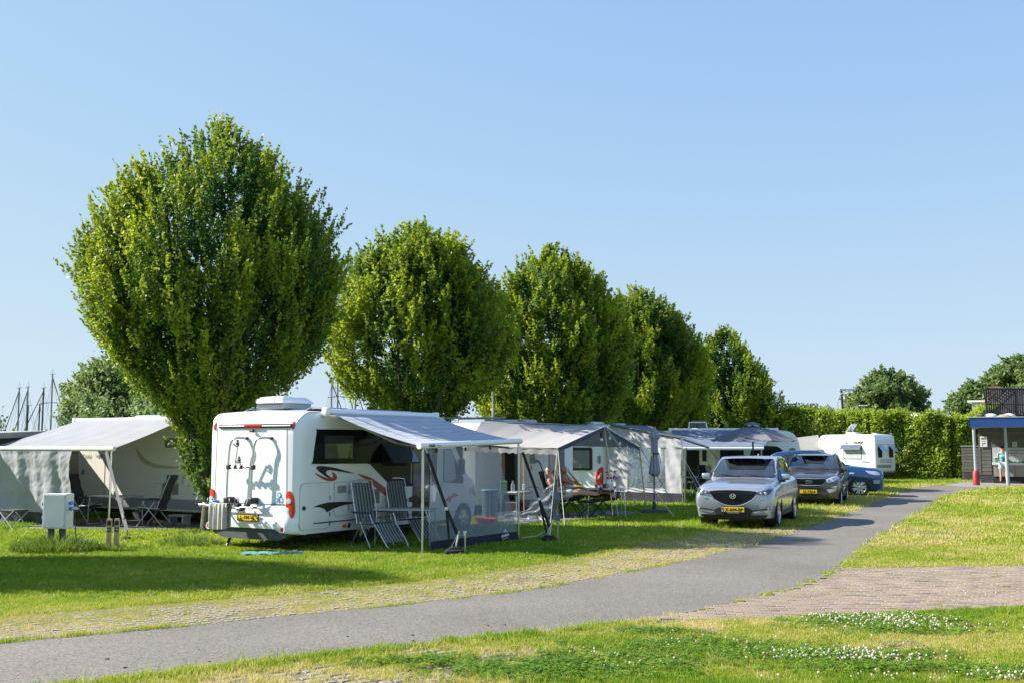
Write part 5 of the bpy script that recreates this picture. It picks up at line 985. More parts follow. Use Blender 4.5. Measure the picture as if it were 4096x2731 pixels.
def mirror(c, x, y, z, s, paint):
    mb = MB(); mb.rbox(-.07, .05, -.10, .12, -.07, .08, .045, 3); mb.v = [(a*1.0, b_*s if True else b_, d) for a, b_, d in mb.v]; o = mb.build('wing_mirror', paint, c, 50); o.location = (x, y+s*.09, z); MB().rbox(-.03, .04, -.06, .06, -.12, -.06, .015).build('mirror_foot', black, o).location = (0, -s*.05, 0)
def ringx(x, y, z, r0, r1, n=22, a=1.0, d=.012):
    m = MB(); m.add([(x + (0 if k < 2 else -d), y + rr*math.cos(2*PI*j/n), z + rr*a*math.sin(2*PI*j/n)) for k, rr in enumerate((r0, r1, r1, r0)) for j in range(n)], [(k*n+j, k*n+(j+1) % n, ((k+1) % 4)*n+(j+1) % n, ((k+1) % 4)*n+j) for k in range(4) for j in range(n)]); return m
b_paint = [None]
FR = (PI/2, 0, PI/2)
def plate_on(c, x, y, z, w, h, s, size, blue=True, sub=None):
    p = MB().rbox(x-.02, x+.012, y-w/2, y+w/2, z-h/2, z+h/2, .004, 1).build('number_plate', yellowplate, c); fr = MB().rbox(x-.03, x+.004, y-w/2-.012, y+w/2+.012, z-h/2-.03, z+h/2+.012, .006, 1).build('plate_frame', black, p)
    if blue: MB().box(x+.008, x+.0145, y-w/2+.004, y-w/2+.045, z-h/2+.005, z+h/2-.005).build('plate_blue_band', mat('eu_blue', (.01, .06, .42), .4), p); text('plate_country', 'NL', .028, (x+.017, y-w/2+.024, z-h/2+.022), FR, white_paint, p)
    text('plate_lettering', s, size, (x+.015, y+.02, z-.003), FR, ink, p, .0022, 1.02)
    if sub: text('dealer_lettering', sub, .022, (x+.008, y, z-h/2-.018), FR, white_paint, p)
    return p

# --- the silver car in front
silver = car_paint('silver_paint', (.40, .44, .50), .6, .27); b_paint[0] = silver
cx, B, wh = suv('parked_car', (6.0, 27.45, 0), R(-112.3), silver, 'silver car nearest to us with a wide black grille, on the grass beside the path')
for x, s in wh: wheel(cx, x, s*.80, .355, .23, s, 5, .25, 'twin')
side_glass(B, cx)
patch('windscreen_trim', B, [(-.80, 1.15), (-.66, 1.56), (-.60, 1.60), (-.3, 1.62), (0, 1.625), (.3, 1.62), (.60, 1.60), (.66, 1.56), (.80, 1.15), (.4, 1.165), (0, 1.17), (-.4, 1.165)], 'front', black, cx, .006, .1)
patch('windscreen', B, [(-.755, 1.175), (-.63, 1.545), (-.57, 1.58), (-.3, 1.597), (0, 1.60), (.3, 1.597), (.57, 1.58), (.63, 1.545), (.755, 1.175), (.4, 1.19), (0, 1.195), (-.4, 1.19)], 'front', carglass, cx, .012, .08)
lr('bonnet_crease', B, [(.60, 1.14), (.52, .965), (.51, .965), (.585, 1.14)], seam, cx, .003, .1)
patch('bonnet_gap', B, [(-.62, .945), (0, .965), (.62, .945), (.62, .937), (0, .956), (-.62, .937)], 'front', seam, cx, .004, .1)
gr_o = spl([(-.52, .87), (0, .895), (.52, .87), (.50, .80), (.40, .66), (.22, .575), (0, .55), (-.22, .575), (-.40, .66), (-.50, .80)], 3)
gblk = mat('grille_black', (.005, .005, .006), .35, spec=.25); patch('grille', B, gr_o, 'front', gblk, cx, .03, .06)
mb = MB(); pth = spl([(2.20, -.57, .84), (2.235, -.50, .76), (2.27, -.38, .65), (2.285, -.2, .565), (2.285, 0, .54), (2.285, .2, .565), (2.27, .38, .65), (2.235, .50, .76), (2.20, .57, .84)], 4, False); mb.tube(pth, .017, 8); mb.build('grille_wing', chrome, cx, 50)
mb = MB()
for j in range(9):
    for i in range(-14, 15):
        y, z = i*.034 + (.017 if j % 2 else 0), .60+j*.03
        if inside(np.array([y*1.08]), np.array([z]), gr_o)[0]: hh_ = B.ray_cast(Vector((9, y, z)), Vector((-1, 0, 0)))[0]; xx = hh_.x+.028; mb.rbox(xx, xx+.008, y-.008, y+.008, z-.004, z+.004, .002, 1)
g_ = mb.build('grille_studs', dgrey, cx); g_['kind'] = 'stuff'
lg = ringx(2.305, 0, .765, .058, .073, a=.78).build('badge', chrome, cx, 50); mb = MB(); mb.tube([(2.30, -.055, .80), (2.305, -.02, .775), (2.305, 0, .745), (2.305, .02, .775), (2.30, .055, .80)], .009, 6); mb.tube([(2.30, -.05, .74), (2.305, -.015, .755), (2.305, 0, .745), (2.305, .015, .755), (2.30, .05, .74)], .006, 6); mb.build('badge_wing', chrome, lg, 50)
for o in lr('headlight', B, spl([(.47, .835), (.66, .885), (.86, .935), (.875, .91), (.84, .84), (.78, .795), (.66, .80), (.54, .81)], 3), mat('lamp_dark', (.06, .065, .07), .1, coat=1), cx, .018, .05): pass
for s in (1, -1):
    for y, r_ in ((.74, .035), (.64, .026)):
        h, n, *_ = B.ray_cast(Vector((9, s*y, .838)), Vector((-1, 0, 0))); MB().lathe([(0, h.x+.022), (r_*.6, h.x+.032), (r_, h.x+.02), (r_, h.x)], 14, 'x', (0, s*y, .838)).build('lamp_projector', clearlens, cx, 40)
patch('lower_intake', B, [(-.46, .43), (-.34, .50), (.34, .50), (.46, .43), (.40, .345), (-.40, .345)], 'front', black, cx, .012, .08)
lr('fog_slot', B, [(.40, .425), (.50, .455), (.83, .50), (.85, .47), (.60, .44), (.46, .41)], black, cx, .008, .06); lr('fog_lamp', B, ell(.80, .485, .022, .016, 10), clearlens, cx, .016, .05); lr('bumper_lip', B, [(.42, .40), (.60, .43), (.84, .462), (.80, .40), (.52, .375)], mat('bright_trim', (.6, .62, .66), .2, metal=.8), cx, .010, .06)
patch('lower_cladding', B, [(-.78, .34), (.78, .34), (.70, .27), (-.70, .27)], 'front', black, cx, .03, .05); lr('washer_cover', B, rrect(.60, .70, .70, .728, .01), silver, cx, .010, .05)
plate_on(cx, 2.285, .0, .455, .52, .11, 'X-644-BP', .105, True, 'Hanssenautos.nl Nederweert')
for s in (1, -1): mirror(cx, .62, s*.87, 1.17, s, silver)
MB().prism([(-1.35, 1.64), (-1.2, 1.645), (-1.36, 1.72)], .03, 'y', -.015).build('roof_antenna', silver, cx)
mb = MB(); mb.tube([(.90, .5, 1.185), (.84, .05, 1.235)], .008, 5); mb.tube([(.92, -.1, 1.185), (.85, -.55, 1.225)], .008, 5); mb.build('wiper', black, cx)
# seats, wheel and visors seen behind the windscreen
mb = MB(); mb.rbox(-.02, .02, -.12, .12, 1.545, 1.575, .01); 
o = mb.build('mirror_housing', black, cx); o.location = (.33, 0, -.06)

# --- the dark car behind it
dark = car_paint('brown_grey_paint', (.105, .098, .108), .6, .3); b_paint[0] = dark
ki, B, wh = suv('parked_car', (10.2, 36.55, 0), R(-111), dark, 'dark grey-brown car in the middle of the three parked cars', .98, 1.0, .985)
for x, s in wh: wheel(ki, x, s*.80, .35, .23, s, 5, .24, 'twin')
side_glass(B, ki, .98, .985)
patch('windscreen_trim', B, [(-.80, 1.135), (-.66, 1.535), (-.60, 1.58), (-.3, 1.595), (0, 1.60), (.3, 1.595), (.60, 1.58), (.66, 1.535), (.80, 1.135), (0, 1.15)], 'front', black, ki, .006, .1)
patch('windscreen', B, [(-.755, 1.16), (-.63, 1.52), (-.57, 1.555), (-.3, 1.572), (0, 1.575), (.3, 1.572), (.57, 1.555), (.63, 1.52), (.755, 1.16), (0, 1.175)], 'front', carglass, ki, .012, .08)
patch('grille', B, spl([(-.50, .86), (0, .88), (.50, .86), (.44, .74), (.38, .70), (0, .68), (-.38, .70), (-.44, .74)], 3), 'front', gblk, ki, .03, .06)
mb = MB()
for z in (.73, .765, .80, .835): mb.tube([(2.20, -.42, z), (2.235, 0, z), (2.20, .42, z)], .006, 5)
mb.build('grille_bars', chrome, ki); mb = MB(); mb.tube(spl([(2.16, -.52, .875), (2.215, -.3, .885), (2.235, 0, .892), (2.215, .3, .885), (2.16, .52, .875), (2.19, .44, .74), (2.215, .34, .69), (2.235, 0, .675), (2.215, -.34, .69), (2.19, -.44, .74), (2.16, -.52, .875)], 3, False), .013, 6); mb.build('grille_frame', chrome, ki, 50)
bd = MB().lathe([(0, 2.262), (.085, 2.262), (.09, 2.25), (.09, 2.23)], 22, 'x', (0, 0, 0)).build('badge', ink, ki, 40); bd.scale = (1, 1, .52); bd.location = (0, 0, .785); r_ = ringx(2.266, 0, 0, .084, .094).build('badge_rim', chrome, bd, 40); text('badge_lettering', 'KIA', .085, (2.268, 0, 0), FR, chrome, bd, .004, 1.0)
lr('headlight', B, spl([(.53, .86), (.70, .93), (.85, .97), (.86, .90), (.80, .82), (.62, .77), (.52, .76)], 3), clearlens, ki, .018, .05); 
for s in (1, -1):
    for y, z, r_ in ((.62, .83, .04), (.74, .875, .034)):
        h, n, *_ = B.ray_cast(Vector((9, s*y, z)), Vector((-1, 0, 0))); ringx(h.x+.032, s*y, z, r_*.6, r_, 14).build('lamp_ring', dgrey, ki, 40)
patch('lower_intake', B, [(-.50, .58), (.50, .58), (.44, .52), (-.44, .52)], 'front', black, ki, .012, .08); patch('lower_intake', B, [(-.62, .40), (.62, .40), (.56, .33), (-.56, .33)], 'front', black, ki, .012, .08)
lr('fog_trim', B, [(.50, .62), (.86, .66), (.84, .63), (.52, .585)], chrome, ki, .014, .06); lr('fog_lamp', B, [(.52, .55), (.84, .60), (.80, .50), (.62, .44)], clearlens, ki, .010, .06); patch('lower_cladding', B, [(-.78, .31), (.78, .31), (.72, .24), (-.72, .24)], 'front', black, ki, .012, .1)
plate_on(ki, 2.225, -.02, .48, .52, .11, '53-TRJ-8', .105, False)
for s in (1, -1): mirror(ki, .60, s*.87, 1.155, s, dark); MB().tube(spl([(.1, s*.60, 1.60), (-.1, s*.63, 1.655), (-1.1, s*.60, 1.65), (-1.5, s*.57, 1.57)], 3, False), .016, 6).build('roof_rail', chrome if False else dgrey, ki, 40)
MB().tube([(-1.0, 0, 1.62), (-1.1, 0, 1.85)], .005, 5).build('roof_antenna', black, ki); mb = MB(); mb.tube([(.88, .5, 1.165), (.82, .05, 1.215)], .008, 5); mb.tube([(.90, -.1, 1.165), (.83, -.55, 1.205)], .008, 5); mb.build('wiper', black, ki)

# --- the blue car seen from its side
blue = car_paint('blue_paint', (.025, .085, .20), .5, .28); b_paint[0] = blue
fo, B, wh = suv('parked_car', (11.95, 42.1, 0), R(-14), blue, 'blue car standing across, only its bonnet and front wheel showing', 1.0, .98, 1.04)
for x, s in wh: wheel(fo, x, s*.79, .37, .23, s, 7, .26, 'twin')
side_glass(B, fo)
patch('windscreen', B, spl([(-.71, 1.20), (-.575, 1.53), (0, 1.59), (.575, 1.53), (.71, 1.20), (0, 1.18)], 3), 'front', carglass, fo, .012, .08)
both('headlight', B, spl([(1.58, .985), (1.75, .975), (2.02, .95), (2.10, .88), (2.08, .82), (1.90, .83), (1.72, .88)], 3), clearlens, fo, .014, .06); lr('headlight', B, rrect(.5, .80, .78, .92, .04), clearlens, fo, .014, .06)
patch('grille', B, rrect(-.45, .55, .45, .86, .06), 'front', black, fo, .03, .08); mb = MB()
for z in (.62, .70, .78): mb.tube([(2.22, -.42, z), (2.27, 0, z), (2.22, .42, z)], .012, 5)
mb.build('grille_bars', chrome, fo); lr('fog_lamp', B, rrect(.5, .45, .72, .58, .04), clearlens, fo, .014, .06); both('fog_trim', B, rrect(1.86, .50, 2.10, .64, .05), clearlens, fo, .012, .06); patch('skid_plate', B, [(-.5, .38), (.5, .38), (.45, .3), (-.45, .3)], 'front', alloy, fo, .03, .1)
plate_on(fo, 2.28, 0, .46, .5, .11, '', .1, False) if False else MB().rbox(2.25, 2.275, -.25, .25, .41, .51, .004, 1).build('number_plate', yellowplate, fo)
for s in (1, -1): mirror(fo, .60, s*.86, 1.17, s, blue); MB().tube(spl([(.1, s*.60, 1.62), (-.1, s*.63, 1.69), (-1.1, s*.61, 1.69), (-1.6, s*.57, 1.58)], 3, False), .018, 6).build('roof_rail', alu, fo, 40)
both('wing_vent', B, rrect(1.0, .86, 1.18, .92, .02), chrome, fo, .010, .08)
# ---------------------------------------------------------------- camping things
CH_G = 'camping chairs'
alu2 = mat('grey_tube', (.40, .42, .44), .4, metal=.6); padm = mat('dark_pad', (.045, .05, .058), .85, bump=.2, scale=12); padk = mat('black_pad', (.022, .024, .028), .85, bump=.2, scale=12)
def recliner(name, loc, rz, label, pad=padm, tube=alu2, back=.28, cat='chair'):
    """padded high-back folding chair, sitter faces +x"""
    c = empty(name, loc, rz, label, cat); h = .26
    bx = lambda t: (-.20 - back*1.05*t, .44 + .78*t)   # back line
    def bk(u, v): t = u*1.0; x, z = bx(t); w = h*(1-.12*t); return (x - .02*math.sin(v*PI) + .012*math.sin(t*PI*6), (v-.5)*2*w*.9, z)
    MB().grid(bk, 18, 6, .05).build('backrest', pad, c, 60)
    x, z = bx(.93); MB().rbox(x-.0, x+.09, -.2, .2, z-.09, z+.07, .035, 3).build('headrest', pad, c, 50)
    MB().grid(lambda u, v: (-.22+.5*u, (v-.5)*.46, .44+.035*u-.02*math.sin(u*PI)+.008*math.sin(u*PI*6)), 14, 4, .045).build('seat', pad, c, 60)
    for s in (-1, 1):
        y = s*h; x1, z1 = bx(1.0)
        MB().tube([(-.18, y, .42), (x1, y*.9, z1)], .014, 7).build('back_post', tube, c, 40); MB().tube([(-.26, y, .44), (.29, y, .475)], .014, 7).build('seat_rail', tube, c, 40)
        MB().tube([(.30, y, .015), (-.14, y, .60)], .014, 7).build('leg', tube, c, 40); MB().tube([(-.36, y, .015), (.16, y, .58)], .014, 7).build('leg', tube, c, 40)
        MB().rbox(-.30, .26, y-.03, y+.03, .635, .665, .012).build('armrest', black, c, 40)
        MB().tube([(.14, y, .57), (.14, y, .64)], .012, 6).build('arm_post', tube, c)
    MB().tube([(.30, -h, .02), (.30, h, .02)], .012, 6).build('stretcher', tube, c); MB().tube([(-.36, -h, .02), (-.36, h, .02)], .012, 6).build('stretcher', tube, c)
    return c
recliner('folding_chair', (-10.55, 27.0, 0), R(-18), 'dark padded folding chair left of the table under the long grey awning')
recliner('folding_chair', (-8.6, 26.2, 0), R(172), 'dark padded folding chair right of the table, beside the camper steps')
def table(name, loc, rz, L, W, h, label, top, legm, th=.03):
    t = empty(name, loc, rz, label, 'table'); MB().rbox(-L/2, L/2, -W/2, W/2, h-th, h, .01).build('tabletop', top, t)
    for sx in (-1, 1):
        mb = MB(); x = sx*(L/2-.06); 
        for sy in (-1, 1): MB().tube([(x, sy*(W/2-.03), h-th), (x+sx*.02, sy*(W/2-.02), .35), (x+sx*.03, sy*(W/2-.01), 0)], .014, 7).build('leg', legm, t, 40)
        mb.tube([(x, -W/2+.03, h-th-.03), (x, W/2-.03, h-th-.03)], .012, 6); mb.tube([(x, -W/2+.03, h*.72), (x-sx*L*.3, 0, h-th-.01)], .006, 5); mb.build('brace', legm, t)
    return t
ttop = mat('table_grey', (.34, .35, .36), .4); tlight = mat('table_light', (.55, .57, .58), .3)
table('camping_table', (-9.65, 26.55, 0), R(-28), 1.25, .65, .72, 'grey folding table between the two dark padded chairs', ttop, alu2)
cp = empty('cup', (-9.60, 26.4, .72), 0, 'small turquoise jar with a dark lid on the left camping table', 'jar'); MB().lathe([(.03, 0), (.05, .02), (.055, .06), (.04, .09)], 14).build('jar_body', mat('turquoise', (.12, .35, .32), .2, coat=.5), cp, 50); MB().lathe([(.045, .09), (.045, .12)], 14).build('lid', black, cp, 40)
gm_ = ramp_ground('groundsheet_dark', [(.3, (.055, .065, .068)), (.6, (.085, .095, .10))], 3, fine=80, fstr=.3, bump=.4)
nm(sheet('groundsheet', [(-11.6, 26.2), (-8.2, 24.4), (-6.6, 27.2), (-10.2, 29.3)], .022, gm_, .03), 'dark mesh groundsheet spread under the left chairs and table', 'groundsheet')
ss = empty('step_stool', (-8.05, 26.45, .02), R(-30), 'small grey plastic step stool in front of the cream camper door', 'stool'); MB().rbox(-.27, .27, -.14, .14, .2, .25, .015).build('step', alu2, ss)
for x in (-.22, .22): MB().prism([(x-.03, 0), (x+.03, 0), (x+.02, .2), (x-.02, .2)], .24, 'y', -.12).build('leg', alu2, ss)
sh = mat('shoe_pink', (.32, .16, .17), .8)
def shoe(loc, rz, m, label):
    t = MB(); t.grid(lambda u, v: (-.13+.27*u, (.045*math.sin(PI*min(1, .15+u*.9))+.005)*math.cos(PI*v), .01+(.075-.045*u)*math.sin(PI*v)), 10, 8, .006); o = t.build('shoe', m, None, 60); o.location = loc; o.rotation_euler[2] = rz; return nm(o, label, 'shoe', 'shoes left on the groundsheet')
shoe((-8.72, 26.9, .03), .3, sh, 'pinkish shoe on the groundsheet behind the right padded chair'); shoe((-8.55, 26.85, .03), .5, sh, 'pinkish shoe nearer the steps, beside its pair'); shoe((-8.2, 26.1, .03), .1, dgrey, 'dark shoe in front of the step stool'); shoe((-7.9, 26.05, .03), -.2, dgrey, 'dark shoe to the right of the step stool')
# windbreak hanging on the lead bar
wbm = fabric('windbreak_grey', (.52, .54, .57), col2=(.60, .615, .64), trans=.5, wrinkle=1.0, wscale=2.2); wbd = fabric('windbreak_dark', (.05, .055, .07), trans=.05, wrinkle=.5)
wb = empty('windbreak', (0, 0, 0), 0, 'creased grey cloth wall with a dark bottom band hanging from the left awning bar', 'windbreak')
ux, uy = -.8526, .5225; bx0, by0 = -9.0+ux*1.75, 24.95+uy*1.75
def wall(a, b_, z0, z1, am=.045): return lambda u, v: (bx0+ux*(a+(b_-a)*u)+uy*am*(math.sin(u*19)+.6*math.sin(u*43+2))*(.3+.7*v)-.05*math.sin(v*5+u*4), by0+uy*(a+(b_-a)*u)-ux*am*(math.sin(u*19)+.6*math.sin(u*43+2))*(.3+.7*v)+.06*v-.03*math.sin(v*7+u*9), z1+(z0-z1)*v)
_w0 = wall
def wall(a, b_, z0, z1, am=.045):
    f = _w0(a, b_, z0, z1, am)
    def g(u, v):
        x, y, z = f(u, v); q = .035*noise.noise(Vector((u*11, z*1.2, 1.5)))+.014*noise.noise(Vector((u*34+z*6, z*9, 4)))+.012*abs(math.sin(u*4*PI*3))-.012*abs(math.sin(z*9)); return (x+uy*q, y-ux*q, z)
    return g
MB().grid(wall(0, 4, .32, 1.80), 130, 50, .004).build('cloth', wbm, wb, 60)
MB().grid(lambda u, v: (lambda p, q: (p[0]+q[0]-wall(0, 4, .02, .32)(u, 0)[0], p[1]+q[1]-wall(0, 4, .02, .32)(u, 0)[1], q[2]))(wall(0, 4, .32, 1.80)(u, 1), wall(0, 4, .02, .32)(u, v)), 90, 4, .004).build('bottom_band', wbd, wb, 60)
fs = empty('folding_stool', (-11.55, 25.3, 0), R(-30), 'light folding stool frame showing below the creased windbreak', 'stool')
for s in (-1, 1):
    MB().tube(spl([(-.3, s*.2, .0), (-.28, s*.2, .03), (0, s*.2, .25), (.28, s*.2, .45)], 3, False), .012, 6).build('leg', alu2, fs); MB().tube([(.3, s*.2, .0), (0, s*.2, .24), (-.25, s*.2, .42)], .012, 6).build('leg', alu2, fs)
MB().rbox(-.25, .27, -.2, .2, .42, .46, .015).build('seat', padm, fs)
def strap(name, p0, p1, w, m, label, cat='strap', extra=None):
    a, b_ = Vector(p0), Vector(p1); d = (b_-a).normalized(); s = d.cross(Vector((0, 1, 0))).normalized()*w/2; mb = MB(); n = 10
    def f(u, v): p = a.lerp(b_, u) + s*(v*2-1)*(1+.1*math.sin(u*9)); return (p.x, p.y, p.z - .02*math.sin(PI*u))
    mb.grid(f, n, 1, .004); o = mb.build('webbing', m, None, 60); t = empty(name, (0, 0, 0), 0, label, cat); o.parent = t; MB().tube([a.lerp(b_, .8), a.lerp(b_, .86)], w*.55, 6, flat=.4).build('ratchet', alu, t); return t
gw = mat('grey_webbing', (.07, .07, .08), .85)
strap('tie_down_strap', (-9.35, 25.0, 1.80), (-7.85, 22.3, .2), .075, gw, 'grey webbing strap holding down the right end of the left awning')
t_ = [x for x in bpy.data.objects if x.name.startswith('tie_down_strap')][0]; mb = MB(); mb.tube([(-7.85, 22.3, .22), (-7.83, 22.25, .02)], .012, 5); mb.rbox(-7.92, -7.76, 22.15, 22.3, 0, .09, .03); mb.build('ground_anchor', black, t_)
# power box
pb = empty('power_box', (-8.42, 20.25, 0), R(-12), 'white electric hook-up box with blue sockets on two dark posts', 'power box')
MB().rbox(-.24, .24, -.12, .12, .41, 1.05, .01).build('cabinet', mat('box_white', (.62, .64, .60), .5, var=.06, bump=.1), pb); MB().box(-.21, .21, -.128, -.12, .44, 1.02).build('cabinet_door', mat('box_white2', (.60, .62, .58), .5), pb)
for x in (-.13, .10): MB().rbox(x-.05, x+.05, -.04, .04, 0, .41, .01).build('post', dgrey, pb)
sb = mat('socket_blue', (.03, .18, .5), .35)
for sx in (-1, 1):
    for z in (.86, .74, .60) if sx < 0 else (.88, .78, .66):
        if sx > 0 and z < .7: continue
        s = MB().lathe([(.03, sx*.24), (.035, sx*.27), (.04, sx*.29), (.04, sx*.30), (0, sx*.305)], 12, 'x', (0, -.03, z)).build('socket', sb, pb, 40); MB().rbox(sx*.235-.012, sx*.235+.02, -.075, .015, z-.045, z+.045, .008).build('socket_plate', dgrey if False else white2, s)
for k, z in enumerate((1.0, .47)):
    for x in (-.21, .21): MB().lathe([(.0, -.134), (.01, -.132), (.01, -.12)], 8, 'y', (x, 0, z)).build('screw', seam, pb)
cab = MB(); cab.tube(spl([(.30, -.03, .78), (.36, -.05, .74), (.40, -.06, .55), (.46, -.1, .25), (.60, -.1, .06), (.9, .1, .03)], 5, False), .011, 6); cb_ = cab.build('plug_cable', black, pb, 50); MB().lathe([(.02, .30), (.035, .33), (.03, .40), (.015, .43)], 10, 'x', (0, -.03, .78)).build('plug', mat('plug_grey', (.5, .52, .55), .5), cb_, 40)
for k, x in enumerate((-7.60, -7.47)):
    w_ = empty('marker_post', (x, 20.62+.04*k, 0), R(10), 'left wooden pitch marker post with a black arrow tag' if k == 0 else 'right wooden pitch marker post touching the left one', 'post'); MB().rbox(-.045, .045, -.03, .03, 0, .56, .006).build('stake', wood, w_); MB().box(-.035, .035, -.036, -.03, .32, .40).build('number_tag', ink, w_); MB().box(-.035, .035, -.036, -.03, .44, .52).build('number_tag', ink, w_)
    text('tag_arrow', '←' if k == 0 else '→', .07, (0, -.0375, .36), (PI/2, 0, 0), white_paint, w_, .001)
# striped sun chairs under the mesh awning
def stripe_cloth():
    m = mat('striped_cloth', (.075, .09, .09), .85, var=.1); t = m.node_tree; b = t.nodes['Principled BSDF']; tc = [n for n in t.nodes if n.type == 'TEX_COORD'][0]; sp = t.nodes.new('ShaderNodeSeparateXYZ'); t.links.new(tc.outputs['Object'], sp.inputs[0])
    mu = t.nodes.new('ShaderNodeMath'); mu.operation = 'MULTIPLY'; mu.inputs[1].default_value = 13.5; t.links.new(sp.outputs[1], mu.inputs[0]); ad = t.nodes.new('ShaderNodeMath'); ad.inputs[1].default_value = 50.2; t.links.new(mu.outputs[0], ad.inputs[0])
    fr = t.nodes.new('ShaderNodeMath'); fr.operation = 'FRACT'; t.links.new(ad.outputs[0], fr.inputs[0]); r = t.nodes.new('ShaderNodeValToRGB'); r.color_ramp.interpolation = 'CONSTANT'
    for p, c in ((.0, 0), (.30, 1), (.40, 0), (.52, 1), (.62, 0)):
        e = r.color_ramp.elements.new(p) if p not in (0.0,) else r.color_ramp.elements[0]; e.color = (c, c, c, 1)
    r.color_ramp.elements[-1].color = (0, 0, 0, 1); t.links.new(fr.outputs[0], r.inputs[0]); mx = t.nodes.new('ShaderNodeMix'); mx.data_type = 'RGBA'; mx.inputs['B'].default_value = (.5, .52, .5, 1); old = b.inputs['Base Color'].links[0].from_socket; t.links.new(r.outputs[0], mx.inputs['Factor']); t.links.new(old, mx.inputs['A']); t.links.new(mx.outputs['Result'], b.inputs['Base Color']); return m
stc = stripe_cloth()
def sunchair(loc, rz, label):
    c = empty('striped_sun_chair', loc, rz, label, 'sun chair', 'striped reclining sun chairs'); h = .27
    pts = [(-.42, 1.25), (-.40, 1.20), (-.22, .50), (-.18, .44), (.24, .50), (.30, .48), (.62, .10)]
    def cl(p0, p1, k): return lambda u, v: (p0[0]+(p1[0]-p0[0])*u, (v-.5)*.46, p0[1]+(p1[1]-p0[1])*u - k*math.sin(PI*u)*(1))
    MB().grid(cl((-.40, 1.22), (-.22, .47), -.0), 10, 8, .006).build('backrest', stc, c, 60); MB().grid(cl((-.19, .46), (.25, .49), .03), 8, 8, .006).build('seat', stc, c, 60); MB().grid(cl((.29, .47), (.60, .14), .02), 8, 8, .006).build('leg_rest', stc, c, 60)
    mb = MB(); mb.tube(spl([(-.21, -h, .45), (-.39, -h, 1.15), (-.42, -h+.06, 1.26), (-.42, h-.06, 1.26), (-.39, h, 1.15), (-.21, h, .45)], 4, False), .012, 7); mb.build('back_frame', alu, c, 40)
    mb = MB(); mb.tube([(-.21, -h, .45), (.27, -h, .49)], .012, 7); mb.tube([(-.21, h, .45), (.27, h, .49)], .012, 7); mb.tube([(-.21, -h, .45), (-.21, h, .45)], .012, 7); mb.build('seat_frame', alu, c, 40)
    mb = MB(); mb.tube(spl([(.27, -h, .49), (.58, -h, .16), (.68, -h+.03, .03), (.70, -h+.09, .02), (.70, h-.09, .02), (.68, h-.03, .03), (.58, h, .16), (.27, h, .49)], 4, False), .012, 7); mb.build('leg_rest_frame', alu, c, 40)
    for s in (-1, 1):
        y = s*(h+.025); MB().tube([(-.38, y, .01), (.10, y, .66)], .012, 7).build('leg', alu, c, 40); MB().tube([(.22, y, .01), (-.10, y, .50)], .012, 7).build('leg', alu, c, 40); MB().rbox(-.34, .20, y-.028, y+.028, .65, .685, .013).build('armrest', dgrey, c, 40); MB().tube([(.18, y, .66), (.28, y, .48)], .012, 6).build('arm_strut', alu, c)
        mb = MB()
        for k in range(16):
            t = k/15; x, z = -.39+.18*t, 1.18-.70*t; mb.tube([(x-.015, s*h, z+.01), (x, s*.232, z-.01)], .003, 3)
        for k in range(9): t = k/8; x, z = .31+.27*t, .44-.29*t; mb.tube([(x-.01, s*h, z+.01), (x, s*.232, z-.01)], .003, 3)
        mb.build('cord_lacing', white_paint, c)
    for x in (-.38, .22): MB().tube([(x, -h-.025, .015), (x, h+.025, .015)], .011, 6).build('stretcher', alu, c)
    return c
sunchair((-2.62, 20.9, 0), R(-42), 'striped reclining sun chair on the left, nearest the rear wheel of the motorhome')
sunchair((-2.1, 22.05, 0), R(-42), 'striped reclining sun chair on the right, behind the light table')
tb = table('camping_table', (-2.08, 21.42, 0), R(-8), 1.15, .62, .71, 'light grey folding table between the two striped sun chairs', tlight, alu)
jr = empty('jar', (-1.75, 21.3, .71), 0, 'small glass jar with a cream filling on the light table', 'jar'); MB().lathe([(.035, 0), (.038, .05), (.03, .065)], 12).build('jar_glass', mat('jar_olive', (.35, .34, .22), .15, coat=.6), jr, 40); MB().lathe([(.034, .065), (.034, .085)], 12).build('lid', white_paint, jr, 40)
# mesh screen under the lead bar
meshm = see_through('mesh_screen', (.34, .37, .43), .40, .8, .25); meshd = fabric('screen_band_navy', (.018, .022, .04), trans=.03, wrinkle=.2)
ms = empty('mesh_screen', (0, 0, 0), 0, 'see-through grey mesh wall with a navy bottom band hanging from the motorhome awning', 'screen')
pa, pbb = Vector((-1.60, 19.54, 0)), Vector((.18, 22.35, 0)); du = (pbb-pa).normalized(); dn = Vector((du.y, -du.x, 0))
def scr(u, v):  # v 0 top .. 1 bottom
    s = (.22*(1-u)+2.57*u)*(1-v) + (.52*(1-u)+3.28*u)*v + .06*math.sin(v*6)*(1-u)
    z = (1.87*(1-u)+1.94*u)*(1-v) + 0.0; p = pa + du*s + dn*(-.05 + .03*math.sin(u*11+v*3) - .12*v*(1-u)); return (p.x, p.y, max(z, .02))
MB().grid(lambda u, v: scr(u, v*.90), 26, 24, .0015).build('mesh_cloth', meshm, ms, 60); MB().grid(lambda u, v: scr(u, .90+.10*v), 26, 4, .003).build('bottom_band', meshd, ms, 60)
def on_scr(u, v, off=.02): p = Vector(scr(u, v)); return p + dn*off
pt = on_scr(.85, .925, .03); a_ = math.atan2(du.y, du.x); text('screen_lettering', 'obelink', .085, tuple(pt), (PI/2, -.08, a_), white_paint, ms, .002, 1.15); mb = MB()
for k in range(4): mb.tube([(-.05+k*.03, 0, 0), (-.035+k*.03, 0, .035+.02*(k in (1, 2)))], .006, 4)
o = mb.build('screen_emblem', white_paint, ms); o.location = pt + Vector((0, 0, .065)); o.rotation_euler[2] = a_; text('screen_small_lettering', 'kamperen is meer', .03, tuple(pt - Vector((0, 0, .06))), (PI/2, -.08, a_), white_paint, ms)
